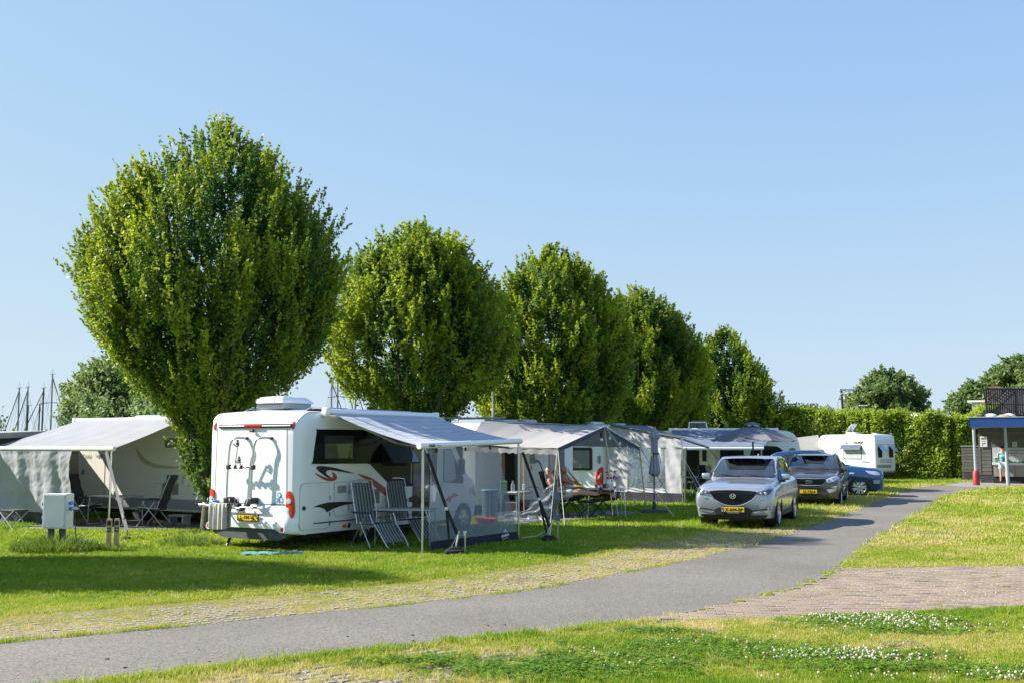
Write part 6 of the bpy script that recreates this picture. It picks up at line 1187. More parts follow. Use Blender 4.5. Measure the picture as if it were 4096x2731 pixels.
mb = MB(); pc = [on_scr(u, v, -.02) for u, v in ((0, 0), (0, .25), (0, .5), (0, .75), (0, 1))]; mb.tube(pc, .008, 5); mb.build('screen_edge', MATS['screen_band_navy'] if False else alu2, ms)
for u in (.08, .5, .85): 
    p = on_scr(u, .02); MB().rbox(-.02, .02, -.02, .02, -.03, .04, .008).build('hanging_clip', black, ms).location = p
# straps with weights, solar lamps, guy line
def weight(loc, label, s=1.0, rz=0):
    w = empty('anchor_weight', loc, rz, label, 'weight'); mb = MB(); mb.rbox(-.17*s, .17*s, -.11*s, .11*s, 0, .11*s, .045*s, 3); mb.rbox(-.10*s, .12*s, -.07*s, .08*s, .08*s, .15*s, .03*s, 3); mb.build('bag', blackm, w, 50); MB().tube([(.02, 0, .1), (.08, 0, .42)], .012, 6).build('anchor_rod', alu, w); 
    mb = MB(); mb.tube([(.07, -.02, .40), (-.06, -.02, .14)], .005, 4); mb.tube([(.07, .02, .40), (.0, .03, .12)], .005, 4); mb.build('cord', white_paint, w); return w
weight((-1.02, 19.45, 0), 'black anchor bag at the foot of the left awning pole strap')
weight((.74, 22.1, 0), 'black anchor bag below the right end of the mesh wall', .9, .4)
def xstrap(p0, pm, p1, p2, label):
    t = empty('tie_down_strap', (0, 0, 0), 0, label, 'strap')
    def rib(a, b_, w, nm_): 
        a, b_ = Vector(a), Vector(b_); d = (b_-a).normalized(); s = Vector((d.z, 0, -d.x)).normalized()*w/2; MB().grid(lambda u, v: tuple(a.lerp(b_, u)+s*(v*2-1)), 4, 1, .004).build(nm_, blackm, t)
    rib(p0, pm, .055, 'webbing'); rib(pm, p1, .06, 'webbing'); rib(pm, p2, .045, 'webbing_tail'); MB().rbox(-.03, .03, -.015, .015, -.03, .03, .006).build('buckle', alu, t).location = pm
    mb = MB(); mb.tube([p0, (p0[0]-.05, p0[1]+.02, p0[2]+.12)], .008, 5); mb.build('strap_hook', alu, t); return t
xstrap((-1.52, 19.50, 1.80), (-1.17, 19.46, .82), (-.97, 19.44, .36), (-1.10, 19.44, .10), 'black strap running down beside the left awning pole of the motorhome')
xstrap((.22, 22.25, 1.80), (.55, 22.2, .85), (.76, 22.1, .30), (.72, 22.1, .08), 'black strap running down beside the right awning pole of the motorhome')
def solar(loc, label):
    s = empty('solar_lamp', loc, 0, label, 'garden lamp', 'solar garden lamps'); MB().tube([(0, 0, 0), (0, 0, .30)], .011, 7).build('lamp_stake', alu, s); MB().lathe([(.016, .27), (.02, .30), (.026, .38)], 12).build('lamp_glass', clearlens, s, 40); MB().lathe([(.026, .38), (.033, .385), (.033, .41), (.0, .415)], 12).build('lamp_cap', alu, s, 40)
solar((-.84, 19.6, 0), 'solar garden lamp beside the left anchor bag'); solar((.93, 22.2, 0), 'solar garden lamp beside the right anchor bag')
def line(name, pts, r, m, label, cat='rope', n=5): 
    mb = MB(); mb.tube(pts, r, n); return nm(mb.build(name, m), label, cat)
rope_w = mat('rope_white', (.62, .62, .60), .7); rope_o = mat('rope_orange', (.55, .32, .18), .7); rope_d = mat('rope_dark', (.08, .08, .09), .7)
line('guy_rope', [(.20, 22.35, .06), (.50, 22.3, .1), (.80, 22.15, .28)], .011, rope_w, 'pale elastic cord from the right awning pole to its anchor')
# cloth on the grass
tq = fabric('turquoise_cloth', (.13, .30, .32), trans=.05, wrinkle=.6, wscale=20)
o = MB().grid(lambda u, v: (-.50+1.05*u, (v-.5)*.22*(.6+.5*math.sin(u*5+1))+.05*math.sin(u*7), .02+.035*abs(math.sin(u*13+v*5))+.03*math.sin(PI*v)), 40, 8, .008).build('beach_towel', tq, None, 60); o.location = (-4.25, 19.3, 0); o.rotation_euler[2] = R(8); nm(o, 'crumpled turquoise cloth lying on the grass behind the motorhome', 'towel')
# towel over the bike rack
twm = mat('terry_cloth', (.56, .53, .45), .95, bump=.8, scale=20, bscale=90)
def tw(u, v):
    if v < .46: z = .43 + (.875-.43)*(v/.46); x = -.70
    elif v < .54: q = (v-.46)/.08; z = .885; x = -.70+.13*q
    else: q = (v-.54)/.46; z = .875-(.875-.45)*q; x = -.57
    f = .022*math.sin(u*27)+.012*math.sin(u*61+1); return (x + f*(1 if v < .5 else -1)*(.3+.7*min(1, abs(v-.5)*3)), -.10+.46*u, z-.015*math.sin(u*PI))
o = MB().grid(tw, 50, 30, .008).build('towel', twm, None, 60); o.matrix_world = Matrix.Translation((-4.918, 20.511, 0)) @ Matrix.Rotation(R(58.5), 4, 'Z'); nm(o, 'cream terry towel hung over the bike rack rail of the white motorhome', 'towel')

# ======== the beige canopy and the couple's pitch
cnm = fabric('canopy_beige', (.58, .555, .53), col2=(.63, .60, .57), trans=.45, wrinkle=.25, wscale=1.6); nvy = fabric('canopy_navy', (.05, .065, .10), trans=.1); cn = empty('canopy', (0, 0, 0), 0, 'beige gabled sun canopy with a navy edge stretched from the middle white camper', 'canopy')
V_ = Vector; pR, pE, pL, pF, pT = V_((.05, 31.0, 2.62)), V_((2.53, 29.7, 2.46)), V_((1.14, 27.42, 1.87)), V_((-1.2, 28.55, 1.95)), V_((-.82, 29.2, 2.58))
pER, pEF = V_((3.72, 31.72, 1.89)), V_((1.4, 33.0, 1.95))
def quad(a, b_, c_, d_, sag): return lambda u, v: tuple((a.lerp(b_, u)).lerp(d_.lerp(c_, u), v) - V_((0, 0, sag*math.sin(PI*u)*(.35+.65*math.sin(PI*v))+.006*math.sin(u*31+v*7))))
MB().grid(quad(pT, pE, pL, pF, .10), 22, 14, .006).build('roof_panel', cnm, cn, 60); MB().grid(quad(pR, pE, pER, pEF, .06), 16, 12, .006).build('roof_panel', cnm, cn, 60); MB().add([pT, pR, pE, pT-V_((0, 0, .02)), pR-V_((0, 0, .02)), pE-V_((0, 0, .08))], [(0, 1, 2), (5, 4, 3), (0, 1, 4, 3), (1, 2, 5, 4)]).build('roof_gusset', cnm, cn)
def valance(a, b_, h, n=24): return lambda u, v: tuple(a.lerp(b_, u) - V_((0, 0, h*v*(1+.12*math.sin(u*PI*n)))) + V_((.015*math.sin(u*40), .01, 0)))
MB().grid(valance(pL, pF, .17), 40, 3, .005).build('valance', cnm, cn, 60)
for a, b_ in ((pE, pL), (pE, pER)): 
    MB().grid(valance(a, b_, .12, 6), 20, 2, .006).build('gable_band', nvy, cn, 60); MB().tube([a, b_], .014, 6).build('gable_piping', white_paint, cn)
MB().grid(lambda u, v: tuple(pE.lerp(pER, u)*(1-v) + pE.lerp(pER, u)*v - V_((0, 0, .0))) , 2, 1).build('x', nvy) if False else None
brs = mat('brass_pole', (.42, .36, .17), .35, metal=.6)
for nm_, a, b_ in (('pole', pL, (1.13, 27.44, 0)), ('pole', pE, (2.71, 29.41, 0)), ('pole', pER, (3.90, 31.69, 0))): MB().tube([a, b_], .019, 7).build(nm_, brs, cn, 40)
for a, b_, m_, l_ in (((1.14, 27.42, 1.8), (.95, 27.1, .0), rope_w, 'pale guy rope on the left side of the left canopy pole'), ((1.16, 27.42, 1.85), (1.27, 26.35, .02), rope_w, 'pale guy rope slanting right of the left canopy pole to a peg'), ((.28, 27.9, 1.95), (.31, 27.61, .0), rope_o, 'orange guy rope with a white runner in front of the open door'), ((2.53, 29.7, 2.40), (2.85, 29.2, .0), rope_w, 'thin guy rope right of the middle canopy pole'), ((2.6, 29.7, 2.38), (4.32, 28.85, .02), rope_w, 'long pale guy rope from the canopy peak to the lawn'), ((3.74, 31.72, 1.9), (4.7, 30.6, .02), rope_d, 'dark guy rope from the right canopy pole to the lawn')):
    line('guy_rope', [a, b_], .008, m_, l_)
MB().tube([(-.3, .0, 0), (.0, .0, 0)], .01, 4) 
nm(MB().rbox(.27, .33, 27.73, 27.79, .80, .95, .01).build('rope_runner', white_paint), 'white plastic runner on the orange guy rope', 'rope runner')
# string of bulbs and a little lamp below the peak
sl_ = empty('string_lights', (0, 0, 0), 0, 'string of white bulbs hung under the right side of the beige canopy', 'string lights'); mb = MB(); pts = [pE.lerp(pER, t) - V_((-.02, .08, .17+.05*math.sin(PI*t*4)**2)) for t in np.linspace(0.05, .95, 14)]; mb.tube(pts, .006, 4); mb.build('wire', black, sl_)
for k in (1, 5, 8, 11): MB().lathe([(.016, .02), (.02, 0), (.035, -.04), (.025, -.075), (0, -.085)], 10, 'z', tuple(pts[k])).build('bulb', mat('bulb_white', (.75, .75, .72), .2), sl_, 50)
ll = empty('hanging_lamp', (2.44, 29.6, 2.13), 0, 'small black and white lamp hanging beside the middle canopy pole', 'lamp'); MB().rbox(-.04, .04, -.04, .04, .0, .2, .015).build('lamp_case', black, ll); MB().lathe([(.035, 0), (.045, -.06), (0, -.09)], 10).build('bulb', MATS['bulb_white'], ll, 40)
# mat
nm(sheet('outdoor_mat', [(.35, 26.75), (1.65, 27.06), (3.9, 31.3), (2.9, 32.2), (-.4, 28.6)], .024, ramp_ground('mat_grey', [(.3, (.12, .13, .14)), (.6, (.16, .17, .185))], 2, fine=90, fstr=.2, bump=.3), .03), 'grey awning carpet under the sitting couple', 'carpet')
# clear foil wall slumped on the mat
foil = see_through('clear_foil', (.42, .46, .50), .24, .14, 0, wrinkle=.7); foild = see_through('foil_border', (.10, .13, .17), .9, .4, 0, wrinkle=.4)
fw = empty('clear_foil_wall', (0, 0, 0), 0, 'creased transparent foil wall hanging down from the left canopy pole onto the grass', 'foil wall')
def fo_(u, v):
    # u from the far left on the ground to the pole, v from the bottom to the top edge
    x = -.75 + 1.85*u; y = 28.1 - .75*u; top = .05 + .22*math.sin(min(1, u*1.6)*PI*.5)*(u < .5) + .16*(u >= .5)*1 + max(0, u-.5)**1.3*2.05; w = .07*math.sin(u*30+v*9)+.05*math.sin(v*21+u*11)
    return (x + w*.6 - .22*(1-v)*u, y + w - .35*(1-v)*(1-u*.6), top*v + .02 + .03*abs(math.sin(u*17+v*6)))
MB().grid(fo_, 46, 24, .002).build('foil', foil, fw, 60); MB().grid(lambda u, v: (1.02+.17*u+.03*math.sin(v*14), 27.34+.1*u+.03*math.sin(v*9), .02+1.06*v), 5, 24, .004).build('foil_border', foild, fw, 60)
# chairs, couple's table
recliner('lounge_chair', (1.20, 29.2, .02), R(-10), 'black padded lounge chair the man reclines in', padk, black, .25, 'chair')
recliner('lounge_chair', (1.60, 29.95, .02), R(-10), 'black padded lounge chair the woman sits in, behind the man', padk, black, .25, 'chair')
def footrest(loc, rz, label):
    f = empty('footrest', loc, rz, label, 'footrest'); MB().grid(lambda u, v: (-.30+.72*u, (v-.5)*.42, .43+.05*u-.03*math.sin(u*PI)), 8, 3, .03).build('pad', padk, f, 60)
    for s in (-1, 1):
        y = s*.22; MB().tube([(-.32, y, .43), (.42, y, .48)], .012, 6).build('frame_rail', black, f)
        for a, b_ in (((-.28, .42), (.12, .01)), ((.10, .44), (-.26, .01)), ((.02, .44), (.38, .01)), ((.38, .46), (.0, .01))): MB().tube([(a[0], y, a[1]), (b_[0], y, b_[1])], .011, 5).build('leg', black, f)
    return f
footrest((2.05, 29.1, .02), R(-8), 'black crossed-leg footrest under the feet of the man'); footrest((2.45, 29.9, .02), R(-8), 'black crossed-leg footrest further back, under the feet of the woman')
ct = table('camping_table', (2.52, 29.62, .0), R(4), 1.08, .68, .78, 'light folding table with flowers and cups right of the couple', tlight, alu)
def small(name, loc, prof, m, label, cat): return nm(MB().lathe(prof, 14).build(name, m, None, 40), label, cat)
o = small('paper_cup', 0, [(.03, 0), (.04, .12), (.036, .12), (.028, .005)], mat('terracotta', (.38, .16, .08), .7), 'brown paper cup at the left end of the flower table', 'cup'); o.location = (2.28, 29.45, .78)
o = small('plant_pot', 0, [(.05, 0), (.06, .12), (.05, .12)], mat('dark_pot', (.04, .04, .07), .5), 'dark plant pot beside the paper cup on the flower table', 'pot'); o.location = (2.50, 29.5, .78)
o = empty('table_lamp', (2.62, 29.42, .78), 0, 'little white table lamp with a cone shade on the flower table', 'lamp'); MB().tube([(0, 0, 0), (0, 0, .14)], .008, 6).build('stem', white_paint, o); MB().lathe([(.075, .12), (.05, .24)], 14, cap=False).build('lamp_shade', white_paint, o, 40); MB().lathe([(.04, 0), (.04, .01)], 12).build('foot', white_paint, o)
vz = empty('flower_vase', (2.72, 29.62, .78), 0, 'white vase of pink and white flowers on the flower table', 'vase'); MB().lathe([(.03, 0), (.05, .06), (.035, .16), (.045, .18)], 14).build('vase', white_paint, vz, 50); pinkm = mat('petal_pink', (.65, .03, .16), .6); V = []; 
for k in range(16):
    a, r_, z = random.uniform(0, 6.28), random.uniform(.02, .20), random.uniform(.26, .46); p = (math.cos(a)*r_, math.sin(a)*r_*.7, z); MB().tube([(0, 0, .15), (p[0]*.6, p[1]*.6, z*.75), p], .004, 4).build('flower_stem', MATS['long_grass'], vz)
    MB().lathe([(.005, -.02), (.032, 0), (.038, .015), (.02, .035), (0, .03)], 8, 'z', p).build('flower_head', pinkm if k % 3 else white_paint, vz, 60)
for k, (x, y) in enumerate(((2.38, 29.75), (2.9, 29.5))):
    pass
# crate table, speaker, bucket, bottle left of the couple
tt = table('side_table', (.12, 28.9, .0), R(62), .95, .5, .72, 'narrow grey side table below the open camper door', ttop, alu2)
o = nm(MB().lathe([(.045, 0), (.05, .05), (.05, .18), (.02, .25), (.02, .29)], 12).build('water_bottle', see_through('pet', (.5, .55, .6), .28, .1), None, 40), 'clear plastic water bottle on the side table', 'bottle'); o.location = (.02, 28.75, .72)
o = nm(MB().rbox(-.09, .09, -.09, .09, 0, .30, .02).build('green_carton', mat('lime', (.16, .32, .03), .5)), 'lime green carton on the side table at the open door', 'carton'); o.location = (-.22, 28.3, .72)
o = empty('speaker_box', (.12, 29.1, .0), R(62), 'black box standing below the side table', 'speaker'); MB().rbox(-.28, .28, -.2, .2, 0, .45, .03).build('box', black, o); MB().lathe([(.13, -.205), (.13, -.215), (.0, -.20)], 18, 'y', (0, 0, .22)).build('speaker_cone', dgrey, o)
o = empty('waste_bag_stand', (-.55, 27.1, 0), 0, 'blue rubbish bag on a stand behind the mesh wall', 'bag stand'); MB().lathe([(.17, .05), (.2, .4), (.2, .78), (.21, .82)], 14, cap=False).build('bag', see_through('blue_bag', (.10, .17, .25), .75, .4, 0, .5), o, 60); MB().lathe([(.21, .80), (.225, .83), (.21, .85)], 18).build('bag_lid', mat('bag_blue', (.08, .28, .42), .5), o, 40)
for a in (.5, 2.6, 4.7): MB().tube([(math.cos(a)*.22, math.sin(a)*.22, 0), (math.cos(a)*.2, math.sin(a)*.2, .8)], .01, 5).build('stand_leg', alu2, o)
o = nm(MB().lathe([(.2, 0), (.27, .14), (.28, .15), (.26, .145), (.19, .01)], 22, cap=False).build('washing_bowl', mat('bowl_red', (.55, .02, .03), .35), None, 50), 'red plastic bowl on the ground behind the mesh wall', 'bowl'); o.location = (-.65, 26.55, .03)
nt_ = empty('round_net', (.55, 28.75, 0), 0, 'round pop-up net standing on edge behind the foil wall', 'net'); MB().tube([(.30*math.cos(t), .02*math.sin(t*2), .56+.30*math.sin(t)) for t in np.linspace(0, 2*PI, 26)], .008, 5).build('hoop', black, nt_); MB().add([(0, 0, .56)] + [(.30*math.cos(t), 0, .56+.30*math.sin(t)) for t in np.linspace(0, 2*PI, 25)[:-1]], [(0, 1+k, 1+(k+1) % 24) for k in range(24)]).build('net_cloth', see_through('net_cloth', (.35, .38, .4), .3, .7), nt_); MB().tube([(0, 0, .26), (0, 0, 0)], .01, 5).build('net_stand', black, nt_)
# ======== grey awning room of the third camper
grm = fabric('awning_room_grey', (.54, .54, .56), col2=(.60, .60, .62), trans=.3, wrinkle=.7, wscale=3.5); grd = fabric('awning_room_dark', (.022, .025, .035), trans=.03); clr = see_through('window_foil', (.30, .35, .38), .24, .06, 0, wrinkle=.5)
ar = empty('awning_room', (0, 0, 0), 0, 'light grey awning room with a clear foil window and dark skirt on the third camper', 'awning room')
qa, qb = V_((3.36, 37.45, 0)), V_((5.58, 35.85, 0)); L_ = (qb-qa).length
def wz(u): return 2.60*(1-u)+2.18*u
def wl(u0, u1, z0, z1, am=.015): return lambda a, b_: (lambda u: ((qa.lerp(qb, u)).x + am*math.sin(u*40+b_*5), (qa.lerp(qb, u)).y + am*math.sin(u*31+b_*9), (z0(u) if callable(z0) else z0) + ((z1(u) if callable(z1) else z1)-(z0(u) if callable(z0) else z0))*b_))(u0+(u1-u0)*a)
_wl = wl
def wl(u0, u1, z0, z1, am=.015):
    f = _wl(u0, u1, z0, z1, am)
    def g(a, b_): x, y, z = f(a, b_); q = .035*noise.noise(Vector((x*3, z*1.2, 2)))+.014*noise.noise(Vector((x*9+z*5, z*7, 7))); return (x-q*.5, y-q, z)
    return g
for u0, u1, z0, z1, n_ in ((0, 1, 1.86, wz, 'wall_cloth'), (0, .26, .36, 1.86, 'wall_cloth'), (.78, 1, .36, 1.86, 'wall_cloth'), (.26, .78, .36, .50, 'wall_cloth')): MB().grid(wl(u0, u1, z0, z1), max(10, int(70*(u1-u0))), 26, .006).build(n_, grm, ar, 60)
MB().grid(wl(.26, .78, .50, 1.86, .01), 16, 12, .002).build('window_foil', clr, ar, 60); MB().grid(wl(0, 1, .02, .36, .01), 24, 3, .006).build('skirt', grd, ar, 60); MB().grid(lambda a, b_: (qa.lerp(qb, a).x, qa.lerp(qb, a).y-.25*b_, .03+.0*b_), 10, 2, .01).build('mud_flap', grm, ar)
cor = V_((6.9, 38.3, 0)); MB().grid(lambda u, v: tuple((V_((3.38, 37.5, 2.66)).lerp(V_((5.62, 35.8, 2.22)), u)).lerp((V_((5.0, 40.5, 2.66)).lerp(V_((6.95, 38.4, 1.90)), u)), v)), 12, 8, .01).build('roof_cloth', awblue, ar, 60)
MB().tube([(5.6, 35.8, 2.16), (6.95, 38.4, 1.86)], .045, 8).build('lead_bar', alu, ar, 40); MB().tube([(6.93, 38.3, 1.84), (6.9, 38.3, 0)], .02, 7).build('pole', alu, ar, 40); MB().tube([(5.62, 35.85, 2.14), (5.6, 35.85, 0)], .022, 7).build('pole', alu, ar, 40); MB().tube([(5.74, 35.8, 1.85), (5.66, 35.7, .0)], .035, 6).build('storm_strap', dgrey, ar); MB().tube([(3.4, 37.4, 2.62), (5.58, 35.82, 2.18)], .03, 7).build('roof_edge', dgrey, ar, 40)
line('guy_rope', [(6.95, 38.2, 1.8), (7.6, 37.6, 0.9), (7.9, 37.2, .3)], .012, rope_d, 'dark strap from the lead bar of the grey awning room')
line('guy_rope', [(5.6, 35.8, 1.6), (6.2, 33.6, .0)], .006, rope_d, 'thin dark guy rope from the corner of the grey awning room')
# people's things inside / beside
recliner('folding_chair', (5.05, 38.0, 0), R(-150), 'pale folding chair seen through the clear foil window', mat('pale_pad', (.3, .32, .35), .8), alu, .35); recliner('folding_chair', (6.6, 37.6, 0), R(-10), 'folding chair with light tubes behind the grey awning room corner', padm, alu, .35)
# ======== folded parasol
fp_ = empty('folded_parasol', (4.02, 30.85, 0), 0, 'folded grey parasol tied round its pole, standing on a dark base', 'parasol'); gpar = fabric('parasol_grey', (.30, .31, .35), trans=.1, wrinkle=.5)
MB().tube([(0, 0, .05), (.03, 0, 2.46)], .02, 8).build('pole', dgrey, fp_, 40); mb = MB(); mb.rbox(-.36, .36, -.27, .27, 0, .14, .06, 3); mb.lathe([(.06, .14), (.045, .35)], 12); mb.build('base', mat('base_navy', (.03, .036, .05), .6), fp_, 50)
def fold(u, v):
    a = 2*PI*v; z = 1.08+1.38*u; r_ = (.17+.10*(1-u)*math.sin(u*6)**2)*(1-u)+.03 if u < .7 else .085+.10*math.sin((u-.7)/.3*PI*.9)**2*(1 if u < .93 else .7) ; r_ = np.interp(u, [0, .05, .3, .45, .75, .78, .82, .9, 1.0], [.09, .14, .10, .075, .085, .15, .13, .07, .02]); r_ *= 1 + .22*math.sin(a*7+u*3); return (.03+math.cos(a)*r_, math.sin(a)*r_, z + (.03*math.sin(a*5) if u < .03 else 0))
MB().grid(fold, 26, 56, .004).build('canopy_cloth', gpar, fp_, 60); MB().lathe([(.135, 1.68), (.14, 1.72)], 16, 'z', (.03, 0, 0), cap=False).build('tie', black, fp_); MB().box(-.12, -.05, -.15, -.14, 1.64, 1.72).build('tag', mat('tag_yellow', (.75, .62, .03), .6), fp_)
# ======== open parasol behind the silver car
op = empty('open_parasol', (8.35, 37.6, 0), 0, 'large open dark grey parasol above and behind the silver car', 'parasol'); gpo = fabric('parasol_slate', (.14, .145, .165), col2=(.17, .175, .195), trans=.06, wrinkle=.1)
MB().tube([(0, 0, 0), (0, 0, 2.6)], .03, 8).build('pole', dgrey, op, 40); MB().lathe([(.32, 0), (.32, .08), (.06, .14), (.05, .4)], 18).build('base', dgrey, op, 40)
N8 = 8
for k in range(N8):
    a0, a1 = 2*PI*k/N8+.2, 2*PI*(k+1)/N8+.2
    def seg(u, v): a = a0+(a1-a0)*v; r_ = 1.55*u*(1-.075*math.sin(PI*v)*u); rr_ = r_*math.cos((a1-a0)/2)/max(.92, math.cos(a-(a0+a1)/2)); return (math.cos(a)*rr_, math.sin(a)*rr_, 2.62-.52*u**1.1+.05*math.sin(PI*u)*(1)-.04*math.sin(PI*v)*u)
    MB().grid(seg, 8, 6, .008).build('canopy_panel', gpo, op, 60); MB().tube([(0, 0, 2.5), (math.cos(a0)*1.5, math.sin(a0)*1.5, 2.10)], .012, 5).build('rib', black, op)
MB().grid(lambda u, v: (math.cos(2*PI*v)*(.05+.26*u), math.sin(2*PI*v)*(.05+.26*u), 2.74-.09*u+.02*math.sin(v*2*PI*8)*u), 4, 48, .01).build('top_cap', gpo, op, 60)
# ======== bicycles
def bicycle(loc, rz, col, label, lean=.12):
    b = empty('bicycle', loc, rz, label, 'bicycle'); b.rotation_euler = (lean, 0, rz); fr = mat('bike_' + col[0], col[1], .35)
    for x in (-.52, .55):
        w = empty('wheel', (x, 0, .34)); w.parent = b; MB().tube([(.33*math.cos(t), 0, .33*math.sin(t)) for t in np.linspace(0, 2*PI, 29)], .017, 6).build('tyre', rubber, w, 50); MB().tube([(.305*math.cos(t), 0, .305*math.sin(t)) for t in np.linspace(0, 2*PI, 29)], .008, 5).build('rim', alu, w); mb = MB()
        for k in range(14): t = 2*PI*k/14; mb.tube([(0, .015*(-1)**k, 0), (.3*math.cos(t), 0, .3*math.sin(t))], .0022, 3)
        mb.build('spokes', alu, w)
    mb = MB()
    for a, c_ in (((-.52, 0, .34), (-.08, 0, .30)), ((-.08, 0, .30), (-.25, 0, .80)), ((-.52, 0, .34), (-.22, 0, .72)), ((-.08, 0, .30), (.38, 0, .75)), ((-.18, 0, .58), (.38, 0, .82))): mb.tube([a, c_], .019, 7)
    mb.tube(spl([(.55, 0, .34), (.45, 0, .62), (.36, 0, .92), (.33, 0, 1.02)], 3, False), .017, 7); mb.build('frame', fr, b, 40)
    MB().grid(lambda u, v: (-.40+.28*u, (v-.5)*(.20-.13*u), .90-.02*math.sin(PI*u)+.02*math.sin(PI*v)), 6, 5, .03).build('saddle', black, b, 50); MB().tube([(-.25, 0, .78), (-.27, 0, .89)], .013, 6).build('seat_post', alu, b); MB().tube(spl([(.14, -.28, 1.0), (.25, -.25, 1.04), (.34, 0, 1.03), (.25, .25, 1.04), (.14, .28, 1.0)], 4, False), .012, 6).build('handlebar', black, b, 40)
    mb = MB()
    for s in (-1, 1): mb.tube([(-.85, s*.06, .70), (-.25, s*.06, .70)], .007, 5); mb.tube([(-.52, s*.05, .34), (-.75, s*.06, .70)], .007, 5)
    mb.build('luggage_rack', black, b); MB().tube([(.34*math.cos(t)*1.08-.52, 0, .34+.37*math.sin(t)) for t in np.linspace(.2, 2.9, 14)], .02, 5, flat=.4).build('mudguard', black, b); MB().lathe([(.09, -.02), (.09, .02)], 16, 'y', (-.08, 0, .30)).build('chain_guard', black, b); return b
bk1 = bicycle((6.75, 40.2, 0), R(95), ('dark', (.03, .04, .05)), 'dark bicycle with a seat cover beside the striped-shirt person'); 
for s in (-1, 1): MB().rbox(-.85, -.45, s*.07, s*.07+s*.15, .38, .72, .05, 3).build('pannier_bag', mat('pannier', (.11, .11, .15), .8), bk1, 50) if s > 0 else MB().rbox(-.85, -.45, -.22, -.07, .38, .72, .05, 3).build('pannier_bag', mat('pannier', (.11, .11, .15)), bk1, 50)
bicycle((6.15, 40.6, 0), R(80), ('steel', (.06, .08, .10)), 'second bicycle, further left, half hidden by the awning room strap')
# antenna pole behind the campers
nm(MB().tube([(-.66, 38, 0), (-.66, 38, 3.2)], .055, 10).tube([(-.66, 38, 3.2), (-.7, 38, 4.1)], .035, 8).build('mast_pole', galv, None, 40), 'grey stepped metal pole between the white motorhome and the middle camper', 'pole')
# ---------------------------------------------------------------- people
skin_t = mat('skin_tan', (.50, .27, .17), .55, var=.08, scale=6); skin_l = mat('skin_light', (.48, .27, .18), .55, var=.08, scale=6)
def skinned(name, J, E, m, parent, sub=2, root=None):
    """one continuous limb-and-trunk surface grown round a jointed skeleton. J: name -> (x,y,z,r)"""
    keys = list(J); idx = {k: i for i, k in enumerate(keys)}; me = bpy.data.meshes.new(name); me.from_pydata([J[k][:3] for k in keys], [(idx[a], idx[b_]) for a, b_ in E], [])
    o = bpy.data.objects.new(name, me); COL.objects.link(o); md = o.modifiers.new('skin', 'SKIN'); sv = me.skin_vertices[0].data
    for k in keys: r_ = J[k][3]; sv[idx[k]].radius = r_ if isinstance(r_, tuple) else (r_, r_); sv[idx[k]].use_root = (k == (root or keys[0]))
    md.use_smooth_shade = True; md.branch_smoothing = .6; s2 = o.modifiers.new('sub', 'SUBSURF'); s2.levels = sub; s2.render_levels = sub
    dg = bpy.context.evaluated_depsgraph_get(); dg.update(); m2 = bpy.data.meshes.new_from_object(o.evaluated_get(dg)); bpy.data.objects.remove(o); bpy.data.meshes.remove(me); m2.materials.clear()
    m2.polygons.foreach_set('use_smooth', [True]*len(m2.polygons)); return link(name, m2, m, parent)
def vadd(a, b_): return (a[0]+b_[0], a[1]+b_[1], a[2]+b_[2])
